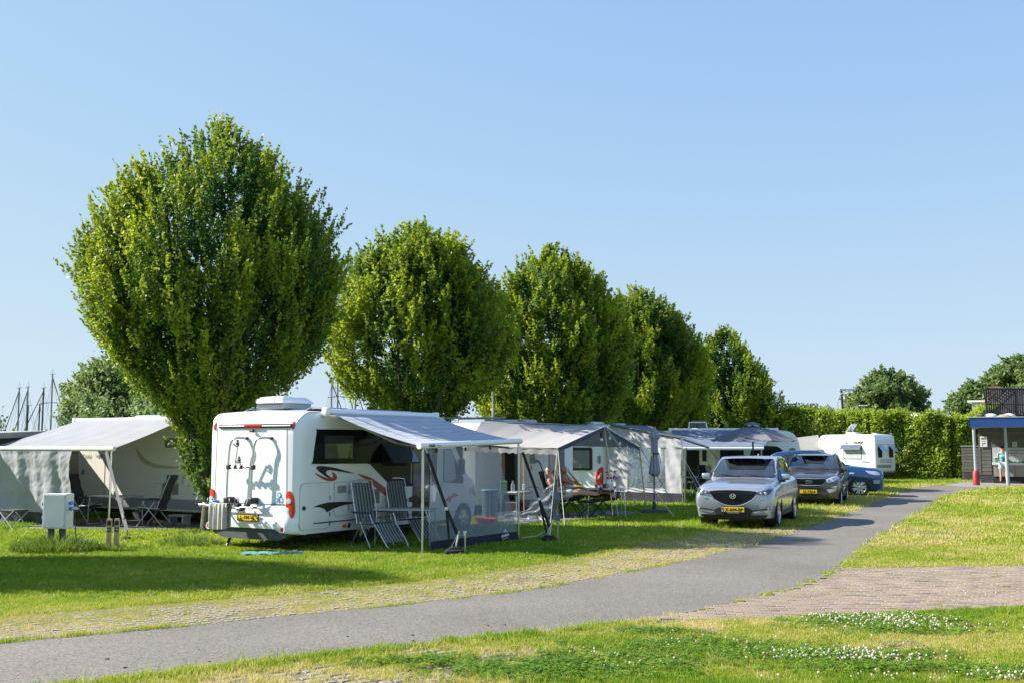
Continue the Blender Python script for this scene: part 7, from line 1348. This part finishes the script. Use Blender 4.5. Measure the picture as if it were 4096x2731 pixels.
def person(loc, rz, J, label, skin, shirt, shorts, hair, shirt_r=1.42, curls=False, hl=.0, glasses=False, shoes=None, sleeves=False, dark_top=None, look=0.0, sc=1.0):
    """J gives joint positions: pelvis belly chest neck head(centre), sh el wr for l/r, hip kn an to for l/r; x is forward"""
    p = empty('person', loc, rz, label, 'person'); p.scale = (sc, sc, sc); K = {}; E = []
    K['pelvis'] = (*J['pelvis'], (.15, .12)); K['belly'] = (*J['belly'], (.145, .115)); K['chest'] = (*J['chest'], (.165, .12)); K['neckb'] = (*J['neck'], .062); hd = Vector(J['head']); nk = Vector(J['neck']); up = (hd-nk).normalized()
    K['jaw'] = (*(hd-up*.07), .078); K['skull'] = (*(hd+up*.005), .108); K['crown'] = (*(hd+up*.07), .085); E += [('pelvis', 'belly'), ('belly', 'chest'), ('chest', 'neckb'), ('neckb', 'jaw'), ('jaw', 'skull'), ('skull', 'crown')]
    for s in 'lr':
        K['sh'+s] = (*J['sh'+s], .062); K['el'+s] = (*J['el'+s], .043); K['wr'+s] = (*J['wr'+s], .027); E += [('chest', 'sh'+s), ('sh'+s, 'el'+s), ('el'+s, 'wr'+s)]
        K['hip'+s] = (*J['hip'+s], .098); K['kn'+s] = (*J['kn'+s], .062); c_ = Vector(J['kn'+s]).lerp(Vector(J['an'+s]), .3); K['calf'+s] = (*c_, .058); K['an'+s] = (*J['an'+s], .038); K['to'+s] = (*J['to'+s], .03); E += [('pelvis', 'hip'+s), ('hip'+s, 'kn'+s), ('kn'+s, 'calf'+s), ('calf'+s, 'an'+s), ('an'+s, 'to'+s)]
        e, w = Vector(J['el'+s]), Vector(J['wr'+s]); d = (w-e).normalized(); side = Vector((0, 1, 0)); n = d.cross(side).normalized(); side = n.cross(d).normalized(); pm_ = w + d*.055; K['pa'+s] = (*pm_, (.036, .02)); E.append(('wr'+s, 'pa'+s))
        for k, (o_, L) in enumerate(((-.026, .062), (-.009, .075), (.009, .07), (.026, .055))):
            a_ = pm_ + side*o_ + d*.03; b_ = a_ + d*L*.5 - n*.012; c2 = b_ + d*L*.4 - n*.028; K[f'f{k}a{s}'] = (*a_, .011); K[f'f{k}b{s}'] = (*b_, .0095); K[f'f{k}c{s}'] = (*c2, .0075); E += [('pa'+s, f'f{k}a{s}'), (f'f{k}a{s}', f'f{k}b{s}'), (f'f{k}b{s}', f'f{k}c{s}')]
        t0 = w + d*.03 + side*.035; K['t0'+s] = (*t0, .011); K['t1'+s] = (*(t0+d*.035+side*.018-n*.01), .009); E += [('wr'+s, 't0'+s), ('t0'+s, 't1'+s)]
    body = skinned('body', K, E, skin, p, 2)
    # face
    f = Matrix.Rotation(look, 3, 'Z') @ Vector((1, 0, 0)); f = (f - up*f.dot(up)).normalized(); l = up.cross(f)
    mb = MB(); mb.tube([hd+f*.075+up*.02, hd+f*.100-up*.012, hd+f*.108-up*.028], .010, 6, .013); mb.build('nose', skin, body, 60)
    for s in (1, -1):
        MB().lathe([(.0, -.008), (.016, -.006), (.022, 0), (.012, .008), (0, .009)], 8, 'y', tuple(hd+l*s*.082-up*.005)).build('ear', skin, body, 60); MB().lathe([(0, -.008), (.008, 0), (0, .008)], 8, 'x', tuple(hd+f*.078+l*s*.03+up*.012)).build('eye', ink, body, 60)
    mb = MB(); mb.tube([hd+f*.082+l*.022-up*.052, hd+f*.088-up*.054, hd+f*.082-l*.022-up*.052], .005, 5); mb.build('mouth', mat('lip', (.35, .12, .09), .5), body)
    def hr(u, v):
        a = 2*PI*v; t = u*(1.9+hl); rr = .096*math.sin(t)+.004; back = -math.cos(a); lim = 1.0 if back > -.2 else .60; t2 = t*lim; rr = .093*math.sin(min(t2, PI*.62)); zz = .100*math.cos(t2); k = 1+(.09*math.sin(a*5+u*9)*math.sin(u*14) if curls else .02*math.sin(a*9)); return tuple(hd + up*(zz+.012)*k + (f*math.cos(a)+l*math.sin(a))*rr*k - f*.012)
    MB().grid(hr, 14, 28, .012).build('hair', hair, p, 60)
    if glasses:
        mb = MB()
        for s in (1, -1): mb.tube([hd+f*.092+l*s*.03+(l*math.cos(t)*.024+up*(math.sin(t)*.018+.012)) for t in np.linspace(0, 2*PI, 13)], .003, 4); mb.tube([hd+f*.09+l*s*.055+up*.014, hd+l*s*.085+up*.006], .003, 4)
        mb.tube([hd+f*.095-l*.008+up*.014, hd+f*.095+l*.008+up*.014], .003, 4); mb.build('glasses', black, p)
    sh = {k: K[k] for k in ('pelvis', 'belly', 'chest')}; sh = {k: (*v[:3], tuple(q*shirt_r for q in v[3])) for k, v in sh.items()}; nk2 = Vector(J['chest']).lerp(Vector(J['neck']), .62); sh['top'] = (*nk2, .105); se = [('pelvis', 'belly'), ('belly', 'chest'), ('chest', 'top')]
    for s in 'lr':
        q = Vector(J['sh'+s]); c_ = Vector(J['chest']); sh['s'+s] = (*c_.lerp(q, .9), .088); se.append(('chest', 's'+s))
        if sleeves: e = q.lerp(Vector(J['el'+s]), .6); sh['e'+s] = (*e, .062); sh['s'+s] = (*q, .074); se.append(('s'+s, 'e'+s))
    skinned('shirt', sh, se, shirt, p, 2)
    if shorts:
        so = {'pelvis': (*J['pelvis'], (.175, .15))}; ee = []
        for s in 'lr': h_, k_ = Vector(J['hip'+s]), Vector(J['kn'+s]); so['h'+s] = (*h_, .12); so['k'+s] = (*h_.lerp(k_, .72), .112); ee += [('pelvis', 'h'+s), ('h'+s, 'k'+s)]
        skinned('shorts', so, ee, shorts, p, 2)
    for s in 'lr':
        a_, t_ = Vector(J['an'+s]), Vector(J['to'+s]); d = (t_-a_).normalized(); sk = {'a': (*(a_-d*.045-Vector((0, 0, .0))), .036), 'b': (*a_.lerp(t_, .5), (.04, .03)), 'c': (*(t_+d*.05), (.042, .024))}; skinned('shoe', sk, [('a', 'b'), ('b', 'c')], shoes or dgrey, p, 1)
    return p
def recl(dx=0, arms=None):
    J = dict(pelvis=(0, 0, .56), belly=(-.11, 0, .68), chest=(-.26, 0, .86), neck=(-.30, 0, 1.00), head=(-.26, 0, 1.13), shl=(-.27, .19, .90), shr=(-.27, -.19, .90), hipl=(.03, .10, .55), hipr=(.03, -.10, .55), knl=(.50, .12, .63), knr=(.50, -.09, .60), anl=(.93, .10, .56), anr=(.96, -.10, .55), tol=(1.0, .13, .70), tor=(1.05, -.13, .69))
    J.update(arms or dict(ell=(-.05, .24, .72), elr=(-.12, -.24, .68), wrl=(.08, .08, .78), wrr=(.06, -.06, .74))); return J
grey_h = mat('hair_grey', (.40, .38, .35), .9, var=.2, scale=40, bump=.4); blond_h = mat('hair_blond', (.50, .38, .22), .9, var=.25, scale=40, bump=.5); dark_h = mat('hair_dark', (.06, .03, .02), .9, var=.3, scale=40, bump=.5)
navy = mat('cloth_navy', (.02, .025, .045), .9); sand = mat('cloth_sand', (.46, .44, .38), .9, bump=.2); wht = mat('cloth_white', (.7, .7, .7), .9); jean = mat('cloth_teal', (.10, .16, .18), .9); wshort = mat('cloth_paleblue', (.50, .56, .62), .9)
person((1.28, 29.15, .05), R(-8), recl(), 'grey-haired man in a dark tank top and pale shorts reclining with his feet up', skin_t, navy, sand, grey_h, glasses=True, sc=1.07, shoes=mat('sandal', (.05, .035, .03), .7))
person((1.70, 29.95, .05), R(-8), recl(arms=dict(ell=(.12, .24, .76), elr=(.02, -.27, .78), wrl=(-.09, .10, 1.03), wrr=(-.20, -.13, 1.04))), 'blond short-haired woman in a white top holding a phone to her ear', skin_t, wht, jean, blond_h, sc=1.07, shoes=mat('sandal', (.05, .035, .03)))
ph_ = nm(MB().rbox(-.006, .006, -.035, .035, -.07, .07, .005).build('phone', black), 'black mobile phone in the hand of the woman in the white top', 'phone'); ph_.location = (1.47, 29.84, 1.18)
# the woman at the outdoor sink
stand = dict(pelvis=(0, 0, .98), belly=(.0, 0, 1.12), chest=(.0, 0, 1.34), neck=(-.01, 0, 1.50), head=(.02, 0, 1.64), shl=(0, .18, 1.42), shr=(0, -.18, 1.42), ell=(.08, .21, 1.18), elr=(.10, -.21, 1.18), wrl=(.27, .16, 1.04), wrr=(.28, -.14, 1.04), hipl=(0, .10, .93), hipr=(0, -.10, .93), knl=(.02, .12, .50), knr=(0, -.11, .50), anl=(-.02, .14, .09), anr=(-.02, -.12, .09), tol=(.10, .15, .04), tor=(.10, -.13, .04))
fl = mat('floral_shirt', (.02, .07, .13), .85, scale=9, col2=(.45, .62, .60)); t_ = fl.node_tree; r_ = [n for n in t_.nodes if n.type == 'VALTORGB'][0]; r_.color_ramp.interpolation = 'CONSTANT'; r_.color_ramp.elements[0].position = 0; r_.color_ramp.elements[1].position = .55; e = r_.color_ramp.elements.new(.46); e.color = (.03, .30, .30, 1); e = r_.color_ramp.elements.new(.62); e.color = (.10, .36, .12, 1); e = r_.color_ramp.elements.new(.67); e.color = (.55, .68, .66, 1)
person((24.80, 54.85, .02), R(66), stand, 'dark-haired woman in a floral shirt and pale shorts standing at the outdoor sink', skin_l, fl, wshort, dark_h, curls=True, sleeves=True, shoes=navy, sc=1.08, shirt_r=1.55)
# seated person with the striped shirt, behind the silver car
zeb = mat('zebra_shirt', (.03, .03, .03), .9); t_ = zeb.node_tree; w_ = t_.nodes.new('ShaderNodeTexWave'); w_.inputs['Scale'].default_value = 7; w_.inputs['Distortion'].default_value = 4; r_ = [n for n in t_.nodes if n.type == 'VALTORGB'][0]; tc = [n for n in t_.nodes if n.type == 'TEX_COORD'][0]; t_.links.new(tc.outputs['Object'], w_.inputs[0]); t_.links.new(w_.outputs['Fac'], r_.inputs[0]); r_.color_ramp.elements[0].position = .45; r_.color_ramp.elements[1].position = .55; r_.color_ramp.elements[1].color = (.5, .55, .5, 1)
seat = dict(pelvis=(0, 0, .52), belly=(-.03, 0, .66), chest=(-.02, 0, .86), neck=(.02, 0, 1.00), head=(.06, 0, 1.13), shl=(-.02, .18, .92), shr=(-.02, -.18, .92), ell=(.10, .22, .70), elr=(.10, -.22, .70), wrl=(.30, .12, .68), wrr=(.30, -.12, .68), hipl=(.03, .10, .50), hipr=(.03, -.10, .50), knl=(.42, .12, .52), knr=(.42, -.12, .52), anl=(.45, .12, .08), anr=(.45, -.12, .08), tol=(.58, .13, .05), tor=(.58, -.13, .05))
person((7.15, 39.6, 0), R(25), seat, 'curly blond person in a black and white patterned shirt sitting behind the silver car', skin_l, zeb, jean, blond_h, curls=True, sleeves=True)
recliner('folding_chair', (7.2, 39.6, 0), R(25), 'folding chair carrying the curly blond person', padm, alu, .15)
person((5.15, 38.3, 0), R(-25), recl(), 'person lying back behind the clear window of the grey awning room, tanned legs up', skin_t, wht, jean, grey_h)
# ---------------------------------------------------------------- washing building and the things around it
pk = [mat('plank_grey', (.115, .105, .10), .75, var=.12, scale=3, bump=.2), mat('plank_grey2', (.135, .125, .118), .75, var=.12, scale=3, bump=.2)]
brk = ramp_ground('dark_brick', [(.3, (.05, .05, .055)), (.6, (.085, .085, .09))], 3, fine=30, fstr=.3)
mort = mat('mortar', (.10, .10, .10), .9)
bd = empty('washing_building', (24.1, 56.0, 0), R(-24), 'grey plank-clad washing building with a deep blue roof edge at the right', 'building')
MB().box(.02, 9, .02, 6, 0, 2.86).build('wall', mort, bd)
def planks(x0, x1, z0, z1, n, parent, y0=0.0, m=pk, name='plank', th=.025):
    h = (z1-z0)/n
    for k in range(n):
        mb = MB(); mb.prism([(y0, z0+k*h+.006), (y0-th, z0+k*h+.006), (y0-th*.7, z0+(k+1)*h-.006), (y0, z0+(k+1)*h-.006)], x1-x0, 'x', x0); mb.build(name, m[k % 2], parent)
planks(.0, .55, .42, 2.84, 13, bd); planks(.553, 9, 1.83, 2.84, 5, bd, name='plank')
def bricks(x0, x1, z0, z1, parent, y0=0.0, L=.21, H=.065):
    vis = []; r_ = 0; z = z0
    while z + H < z1 + .01:
        x = x0 - (L/2 if r_ % 2 else 0)
        while x < x1: a, b_ = max(x, x0)+.006, min(x+L, x1)-.006; vis.append((a, b_, z+.006, z+H-.004)) if b_-a > .03 else None; x += L
        z += H; r_ += 1
    for a, b_, c_, d_ in vis: MB().box(a, b_, y0-.022, y0, c_, d_).build('brick', brk, parent)
bricks(0, 3.2, 0, .42, bd); MB().box(-.02, .06, -.035, .02, .42, 2.84).build('corner_trim', pk[1], bd)
MB().box(.55, 9, .02, .7, 1.03, 1.05).build('niche_shelf', mort, bd)
rf = MB(); rf.box(-.30, 9.5, -3.95, 6.5, 2.86, 3.24); rf.build('roof', mat('roof_grey', (.33, .34, .35), .8), bd)
fb_ = mat('fascia_blue', (.018, .06, .24), .45, var=.06); MB().box(-.34, 9.6, -4.0, -3.95, 2.80, 3.26).build('fascia', fb_, bd); MB().box(-.35, -.30, -4.0, 6.5, 2.80, 3.26).build('fascia', fb_, bd); MB().box(-.37, 9.6, -4.03, -3.93, 3.26, 3.30).build('roof_edge', alu, bd); MB().box(-.38, -.28, -3.93, 6.5, 3.26, 3.30).build('roof_edge', alu, bd)
MB().box(-.30, 9.5, -3.94, 0.0, 2.83, 2.86).build('soffit', mat('soffit', (.25, .25, .25), .8), bd)
for x, y in ((1.53, -1.9), (2.35, -1.75)): d = MB().lathe([(.33, 3.30), (.32, 3.38), (.25, 3.46), (.12, 3.51), (0, 3.52)], 20, 'z', (x-.9, y, 0)).build('skylight_dome', mat('dome_white', (.62, .66, .70), .2, coat=.5), bd, 50); MB().lathe([(.36, 3.28), (.36, 3.36), (.32, 3.36)], 20, 'z', (x-.9, y, 0), cap=False).build('dome_frame', alu, d, 40)
MB().lathe([(.11, 3.3), (.11, 3.42), (.15, 3.42), (.13, 3.49), (0, 3.50)], 14, 'z', (.2, -2.07, 0)).build('roof_vent', dgrey, bd, 40)
# sink niche
sink = empty('sink_counter', (24.67, 55.75, 0), R(-24), 'light outdoor sink counter with a pale back panel under the blue roof', 'sink'); pan = mat('panel_pale', (.46, .48, .48), .4)
MB().rbox(0, 8.2, -.06, -.03, 1.08, 1.82, .01).build('back_panel', pan, sink); MB().rbox(-.02, 8.2, -.55, -.03, .93, 1.06, .02).build('worktop', mat('worktop', (.62, .66, .70), .25), sink)
for k in range(8): MB().box(.02+k*1.0, 1.005+k*1.0, -.50, -.03, .36, .92).build('cabinet_panel', mat('cabinet_taupe', (.26, .25, .23), .6), sink)
MB().box(0, 8.2, -.42, -.03, .0, .36).build('recess', mat('recess_dark', (.03, .03, .03), .9), sink)
mb = MB(); 
for z in (1.52, 1.66): mb.tube([(.5, -.10, z), (2.6, -.10, z)], .012, 5)
for x in (.5, 1.1, 1.7, 2.3, 2.6): mb.tube([(x, -.10, 1.50), (x, -.10, 1.68)], .012, 5)
mb.build('dish_rack', seam, sink); mb = MB(); mb.tube(spl([(1.1, -.1, 1.06), (1.1, -.12, 1.35), (1.1, -.3, 1.35), (1.1, -.32, 1.25)], 3, False), .015, 6); mb.build('tap', chrome, sink)
tub = empty('dish_tub', (24.86, 55.35, 1.06), R(-24), 'green washing-up tub standing on the sink worktop', 'tub'); MB().rbox(-.24, .24, -.17, .17, 0, .24, .03).build('tub_body', mat('tub_green', (.09, .22, .17), .4), tub); MB().rbox(-.27, .27, -.2, .2, .24, .28, .015).build('tub_rim', white2, tub)
o = nm(MB().grid(lambda u, v: (25.35+.5*u, 54.95+.2*v-.2*u, 1.07+.06*abs(math.sin(u*9+v*4))), 12, 5, .02).build('dish_cloth', mat('cloth_lime', (.06, .35, .06), .8, col2=(.02, .04, .05), scale=5), None, 60), 'dark and lime green cloth heap on the sink worktop right of the lamp post', 'cloth')
sg = empty('wc_sign', (24.16, 55.92, 2.12), R(-24), 'small white WC sign with a right-turn arrow on the plank wall', 'sign'); MB().rbox(-.02, .31, -.02, 0, -.27, .27, .005).build('sign_plate', white_paint, sg); text('sign_lettering', 'WC', .15, (.145, -.023, .14), (PI/2, 0, 0), ink, sg, .003); text('sign_lettering', 'toiletten', .055, (.145, -.023, .02), (PI/2, 0, 0), seam, sg); mb = MB(); mb.box(.08, .105, -.026, -.02, -.22, -.08); mb.box(.08, .19, -.026, -.02, -.10, -.075); mb.prism([(.18, -.13), (.24, -.0875), (.18, -.045)], .006, 'y', -.026); mb.build('sign_arrow', ink, sg)
s2 = empty('notice_sign', (25.60, 55.25, 1.98), R(-24), 'small grey notice plate on the plank wall right of the lamp post', 'sign'); MB().rbox(-.12, .12, -.02, 0, -.14, .14, .005).build('sign_plate', mat('notice_grey', (.4, .42, .42), .5), s2); text('sign_lettering', 'i', .16, (0, -.023, 0), (PI/2, 0, 0), ink, s2)
# low annex wall on the left
an = empty('annex_wall', (22.95, 59.2, 0), R(-24), 'low grey plank wall on a brick base left of the washing building', 'wall'); MB().box(.0, 1.3, .02, 2.0, 0, 1.86).build('wall', mort, an); planks(0, 1.3, .48, 1.84, 8, an); bricks(.1, 1.25, 0, .46, an); MB().box(-.04, 1.34, -.05, 2.05, 1.86, 1.91).build('coping', alu, an)
an.location = (24.42, 59.0, 0)
# rain pipe with a red foot
dp = empty('rain_pipe', (22.42, 52.55, 0), 0, 'grey rain pipe with a thick red protective foot in front of the building', 'rain pipe'); MB().tube([(0, 0, .6), (-.03, 0, 2.82)], .075, 12).build('pipe', galv, dp, 40); MB().lathe([(.16, 0), (.155, .62), (.11, .70), (.085, .72)], 16).build('red_foot', mat('foot_red', (.30, .025, .03), .5, var=.15), dp, 40)
# lamp post with a saucer head
lp = empty('lamp_post', (23.93, 52.5, 0), 0, 'grey lamp post with a white saucer-shaped head in front of the woman', 'lamp post'); MB().tube([(0, 0, 0), (-.02, 0, 1.5), (-.04, 0, 3.0)], .09, 12, .065).build('pole', galv, lp, 40); MB().lathe([(.08, 2.98), (.12, 3.02), (.34, 3.22), (.35, 3.30), (.30, 3.31)], 22, 'z', (-.04, 0, 0)).build('lamp_bowl', mat('lamp_white', (.60, .62, .60), .3, coat=.3), lp, 50); MB().lathe([(.36, 3.30), (.33, 3.34), (.15, 3.42), (0, 3.43)], 22, 'z', (-.04, 0, 0)).build('lamp_cap', mat('cap_ochre', (.30, .26, .14), .7), lp, 50)
# spring rider
sr = empty('spring_rider', (26.5, 54.6, 0), R(10), 'yellow animal-shaped spring rider cut by the right edge', 'play equipment'); MB().tube([(.12*math.cos(t), .12*math.sin(t), t*.012) for t in np.linspace(0, 30, 90)], .015, 5).build('spring', dgrey, sr); pts = spl([(-.45, .75), (-.38, .95), (-.20, 1.03), (-.05, .92), (.0, .7), (.3, .62), (.6, .7), (.6, .45), (.0, .38), (-.1, .5), (-.2, .8), (-.3, .85), (-.33, .72), (-.42, .68)], 3); MB().prism([(a-.1, b_-.28+.06) for a, b_ in pts], .07, 'y', -.035).build('rider_panel', mat('rider_yellow', (.75, .48, .08), .4), sr, 40)
# slatted screen on the roof behind
sc_ = empty('slatted_screen', (26.45, 60.3, 3.3), R(1), 'tall black vertical slat screen rising behind the flat roof', 'screen'); bs = mat('slat_black', (.016, .017, .018), .6)
for k in range(44): MB().box(k*.125, k*.125+.07, -.02, .02, .2, 1.72).build('slat', bs, sc_)
for a in ((-.06, 5.6, -.07, -.03, .86, .92), (-.06, 5.6, -.08, .03, 1.70, 1.80), (-.06, 5.6, -.07, -.03, .16, .24)): MB().box(*a).build('rail', bs, sc_)
for x in (-.06, 1.6, 3.4, 5.4): MB().box(x, x+.09, -.09, .0, -.06, 1.80).build('post', bs, sc_)
mb = MB(); mb.tube([(.1, -.09, 1.55), (.85, -.09, .9), (1.6, -.09, .3)], .018, 5); mb.tube([(.1, -.09, .3), (.85, -.09, .9), (1.6, -.09, 1.5)], .018, 5); mb.build('brace', bs, sc_); MB().tube([(-.05, -.05, 1.7), (-.25, -.3, 1.65), (-.05, -.1, .9)], .03, 5).build('cable', bs, sc_)
# house beyond: tiled roof, chimney, pale dormer
hs = empty('house', (31.4, 75, 0), R(-27), 'house beyond the hedge with a tiled roof, brick chimney and pale clad dormer', 'house')
MB().box(.8, 9, 2, 9, 0, 4.1).build('wall', mat('house_brick', (.22, .12, .08), .8), hs)
rb = MB(); rb.add([(.35, 1.6, 4.0), (9, 1.6, 4.0), (9, 5.5, 6.7), (1.95, 5.5, 5.9), (.35, 9.3, 4.0), (9, 9.3, 4.0)], [(0, 1, 2, 3), (3, 2, 5, 4), (0, 3, 4)]); rb.build('roof', mat('roof_under', (.05, .045, .045), .9), hs)
tile = mat('roof_tile', (.085, .07, .062), .8, var=.3, scale=3); me = bpy.data.meshes.new('roof_tile'); mb = MB(); mb.grid(lambda u, v: (-.12+.24*u, -.17+.34*v, .02+.045*math.sin(u*2*PI)+.0*v), 6, 1, .02); me.from_pydata(mb.v, [], mb.f); me.materials.append(tile)
P0, Q0 = V_((.35, 1.6, 4.03)), V_((9, 1.6, 4.03)); P1_, Q1_ = V_((1.95, 5.5, 5.93)), V_((9, 5.5, 6.73)); al = math.atan2(1.9, 3.9)
for j in range(13):
    for i in range(22):
        t = (j+.4)/13; xs0 = P0.x+(P1_.x-P0.x)*t; x = xs0 + .15 + i*.24
        if x > 5.2: break
        q = (x-xs0)/(9-xs0); p = P0.lerp(P1_, t).lerp(Q0.lerp(Q1_, t), q); o = bpy.data.objects.new('roof_tile', me); COL.objects.link(o); o.parent = hs; o.location = p + V_((0, 0, .02)); o.rotation_euler = (al, 0, 0)
mb = MB()
for k in range(13): p = P0.lerp(P1_, (k+.3)/13); mb.tube([p+V_((-.05, -.12, .06)), p+V_((.05, .2, .16))], .05, 6)
mb.build('hip_tiles', mat('hip_orange', (.40, .15, .06), .8, var=.2), hs); ch = MB().box(1.45, 2.1, 4.9, 5.5, 5.0, 6.2).build('chimney', MATS['house_brick'], hs)
for k in range(9): MB().box(1.43, 2.12, 4.88, 5.52, 5.2+k*.105, 5.29+k*.105).build('brick_course', mat('chimney_brick', (.20, .13, .10), .8, var=.3, scale=8), ch)
dm = MB().box(.05, 2.6, 6.0, 9, 3.2, 5.1).build('dormer', mat('dormer_white', (.60, .62, .62), .6), hs); MB().box(-.25, 2.9, 5.8, 9.1, 5.1, 5.24).build('dormer_roof', white_paint, hs)
for k in range(12): MB().box(.07+k*.21, .07+k*.21+.012, 5.975, 6.0, 3.2, 5.1).build('cladding_batten', mat('batten', (.48, .50, .50), .6), dm)
o = MB().add([(29.0, 80, 2.6), (31.2, 80, 2.6), (31.2, 84, 2.6), (29.0, 84, 2.6), (30.1, 80, 4.3), (30.1, 84, 4.3)], [(0, 1, 4), (3, 5, 2), (0, 4, 5, 3), (1, 2, 5, 4), (0, 3, 2, 1)]).box(29.2, 31.0, 80.1, 83.9, 0, 2.6).build('small_gable_house', white2); nm(o, 'small pale gable peeping over the hedge left of the dormer', 'house')
# street lights behind the hedge
st1 = empty('street_light', (27.55, 90, 0), 0, 'tall black street light with a flat head above the hedge', 'street light', 'street lights beyond the hedge'); MB().tube([(0, 0, 0), (0, 0, 4), (-.1, 0, 6.55)], .13, 8, .09).build('pole', black, st1); MB().rbox(-.3, 1.1, -.15, .15, 6.42, 6.60, .05).build('lamp_head', galv, st1); MB().tube([(.9, 0, 6.5), (1.35, 0, 6.5)], .02, 5).build('bracket', black, st1)
st2 = empty('street_light', (26.5, 88, 0), 0, 'thin grey curved pole left of the tall black street light', 'street light', 'street lights beyond the hedge'); MB().tube(spl([(0, 0, 0), (0, 0, 4.5), (.05, 0, 5.6), (.35, 0, 6.1), (.9, 0, 6.35)], 4, False), .05, 6).build('pole', galv, st2); MB().rbox(.8, 1.2, -.08, .08, 6.3, 6.38, .03).build('lamp_head', galv, st2)
st3 = empty('street_light', (29.2, 94, 0), 0, 'short curved pale street light right of the tall black one', 'street light', 'street lights beyond the hedge'); MB().tube(spl([(0, 0, 0), (0, 0, 4.2), (.1, 0, 4.9), (.6, 0, 5.25), (1.1, 0, 5.35)], 4, False), .05, 6).build('pole', galv, st3); MB().rbox(1.0, 1.7, -.1, .1, 5.3, 5.4, .03).build('lamp_head', white2, st3)
# masts of the boats in the harbour behind
mg = mat('mast_grey', (.20, .21, .24), .4, metal=.5); md_ = mat('mast_dark', (.03, .03, .04), .5); wire = mat('stay_wire', (.10, .11, .13), .5)
def mast(px, top, m, label, tilt=0.0, r_=.075, Y=90, fore=None, spread=(), rake=0):
    X = (px-512)/1080*Y; h = CAM_H + (444-top)/1080*Y; t = empty('sailboat_mast', (X, Y, 0), 0, label, 'mast', 'masts of sailing boats beyond the campsite'); e = (tilt*h, 0, h)
    MB().tube([(0, 0, 0), e], r_, 7, r_*.8).build('spar', m, t, 40); mb = MB()
    for dx in (-1.5, -.9, 1.4): mb.tube([(e[0], 0, h*.98), (dx, .3, 0)], .012, 3)
    mb.build('stay', wire, t)
    if fore: MB().tube([(e[0], 0, h*.97), (fore*.62, 0, 0)], .04, 5).build('furled_sail', md_, t)
    for z in spread: MB().tube([(-.9, 0, z*h-.08), (e[0]*z, 0, z*h), (.9, 0, z*h-.08)], .03, 4).build('spreader', wire, t)
    mb = MB(); mb.tube([(e[0]-.25, 0, h), (e[0]+.25, 0, h+.05)], .02, 4); mb.tube([(e[0], 0, h), (e[0], 0, h+.45)], .015, 4); mb.build('masthead_gear', wire, t); return t
mast(19.5, 387.5, mg, 'leftmost pale mast of the five at the left edge', -.004, fore=-3.3); mast(27.5, 386.5, mg, 'second mast from the left edge, close to the leftmost', .004, fore=-3.0)
mast(40.3, 404, md_, 'short dark mast just left of the thick dark mast', r_=.07); mast(43.3, 387.5, md_, 'thick dark mast with a furled sail sloping down to its left', .004, fore=-4.6); mast(52.2, 373.7, mg, 'tallest mast at the left, its dark furled sail sloping right', -.003, fore=4.2, spread=(.7,))
mast(63.6, 391.6, mg, 'mast with a thin stay between the tallest one and the bushy tree', 0, fore=2.4); mast(75.5, 404, mg, 'short mast at the edge of the bushy tree'); mast(28.9, 405, md_, 'thin short mast right beside the second mast', r_=.06)
mast(87.2, 380, mg, 'mast mostly hidden behind the bushy tree'); mast(273.8, 387, mg, 'mast showing below the large hornbeam, left of its neighbour', 0, fore=1.6); mast(286.9, 388.5, mg, 'mast showing below the large hornbeam, beside the air conditioner')
mast(331.6, 379.5, mg, 'pale mast between the two large trees with a dark furled sail', .002, fore=4.4); mast(338.7, 352, mg, 'tall mast between the two large trees, top hidden in leaves', -.012, fore=4.3, spread=(.62,)); mast(356.3, 382, mg, 'mast at the left edge of the second hornbeam', -.012, fore=3.4)
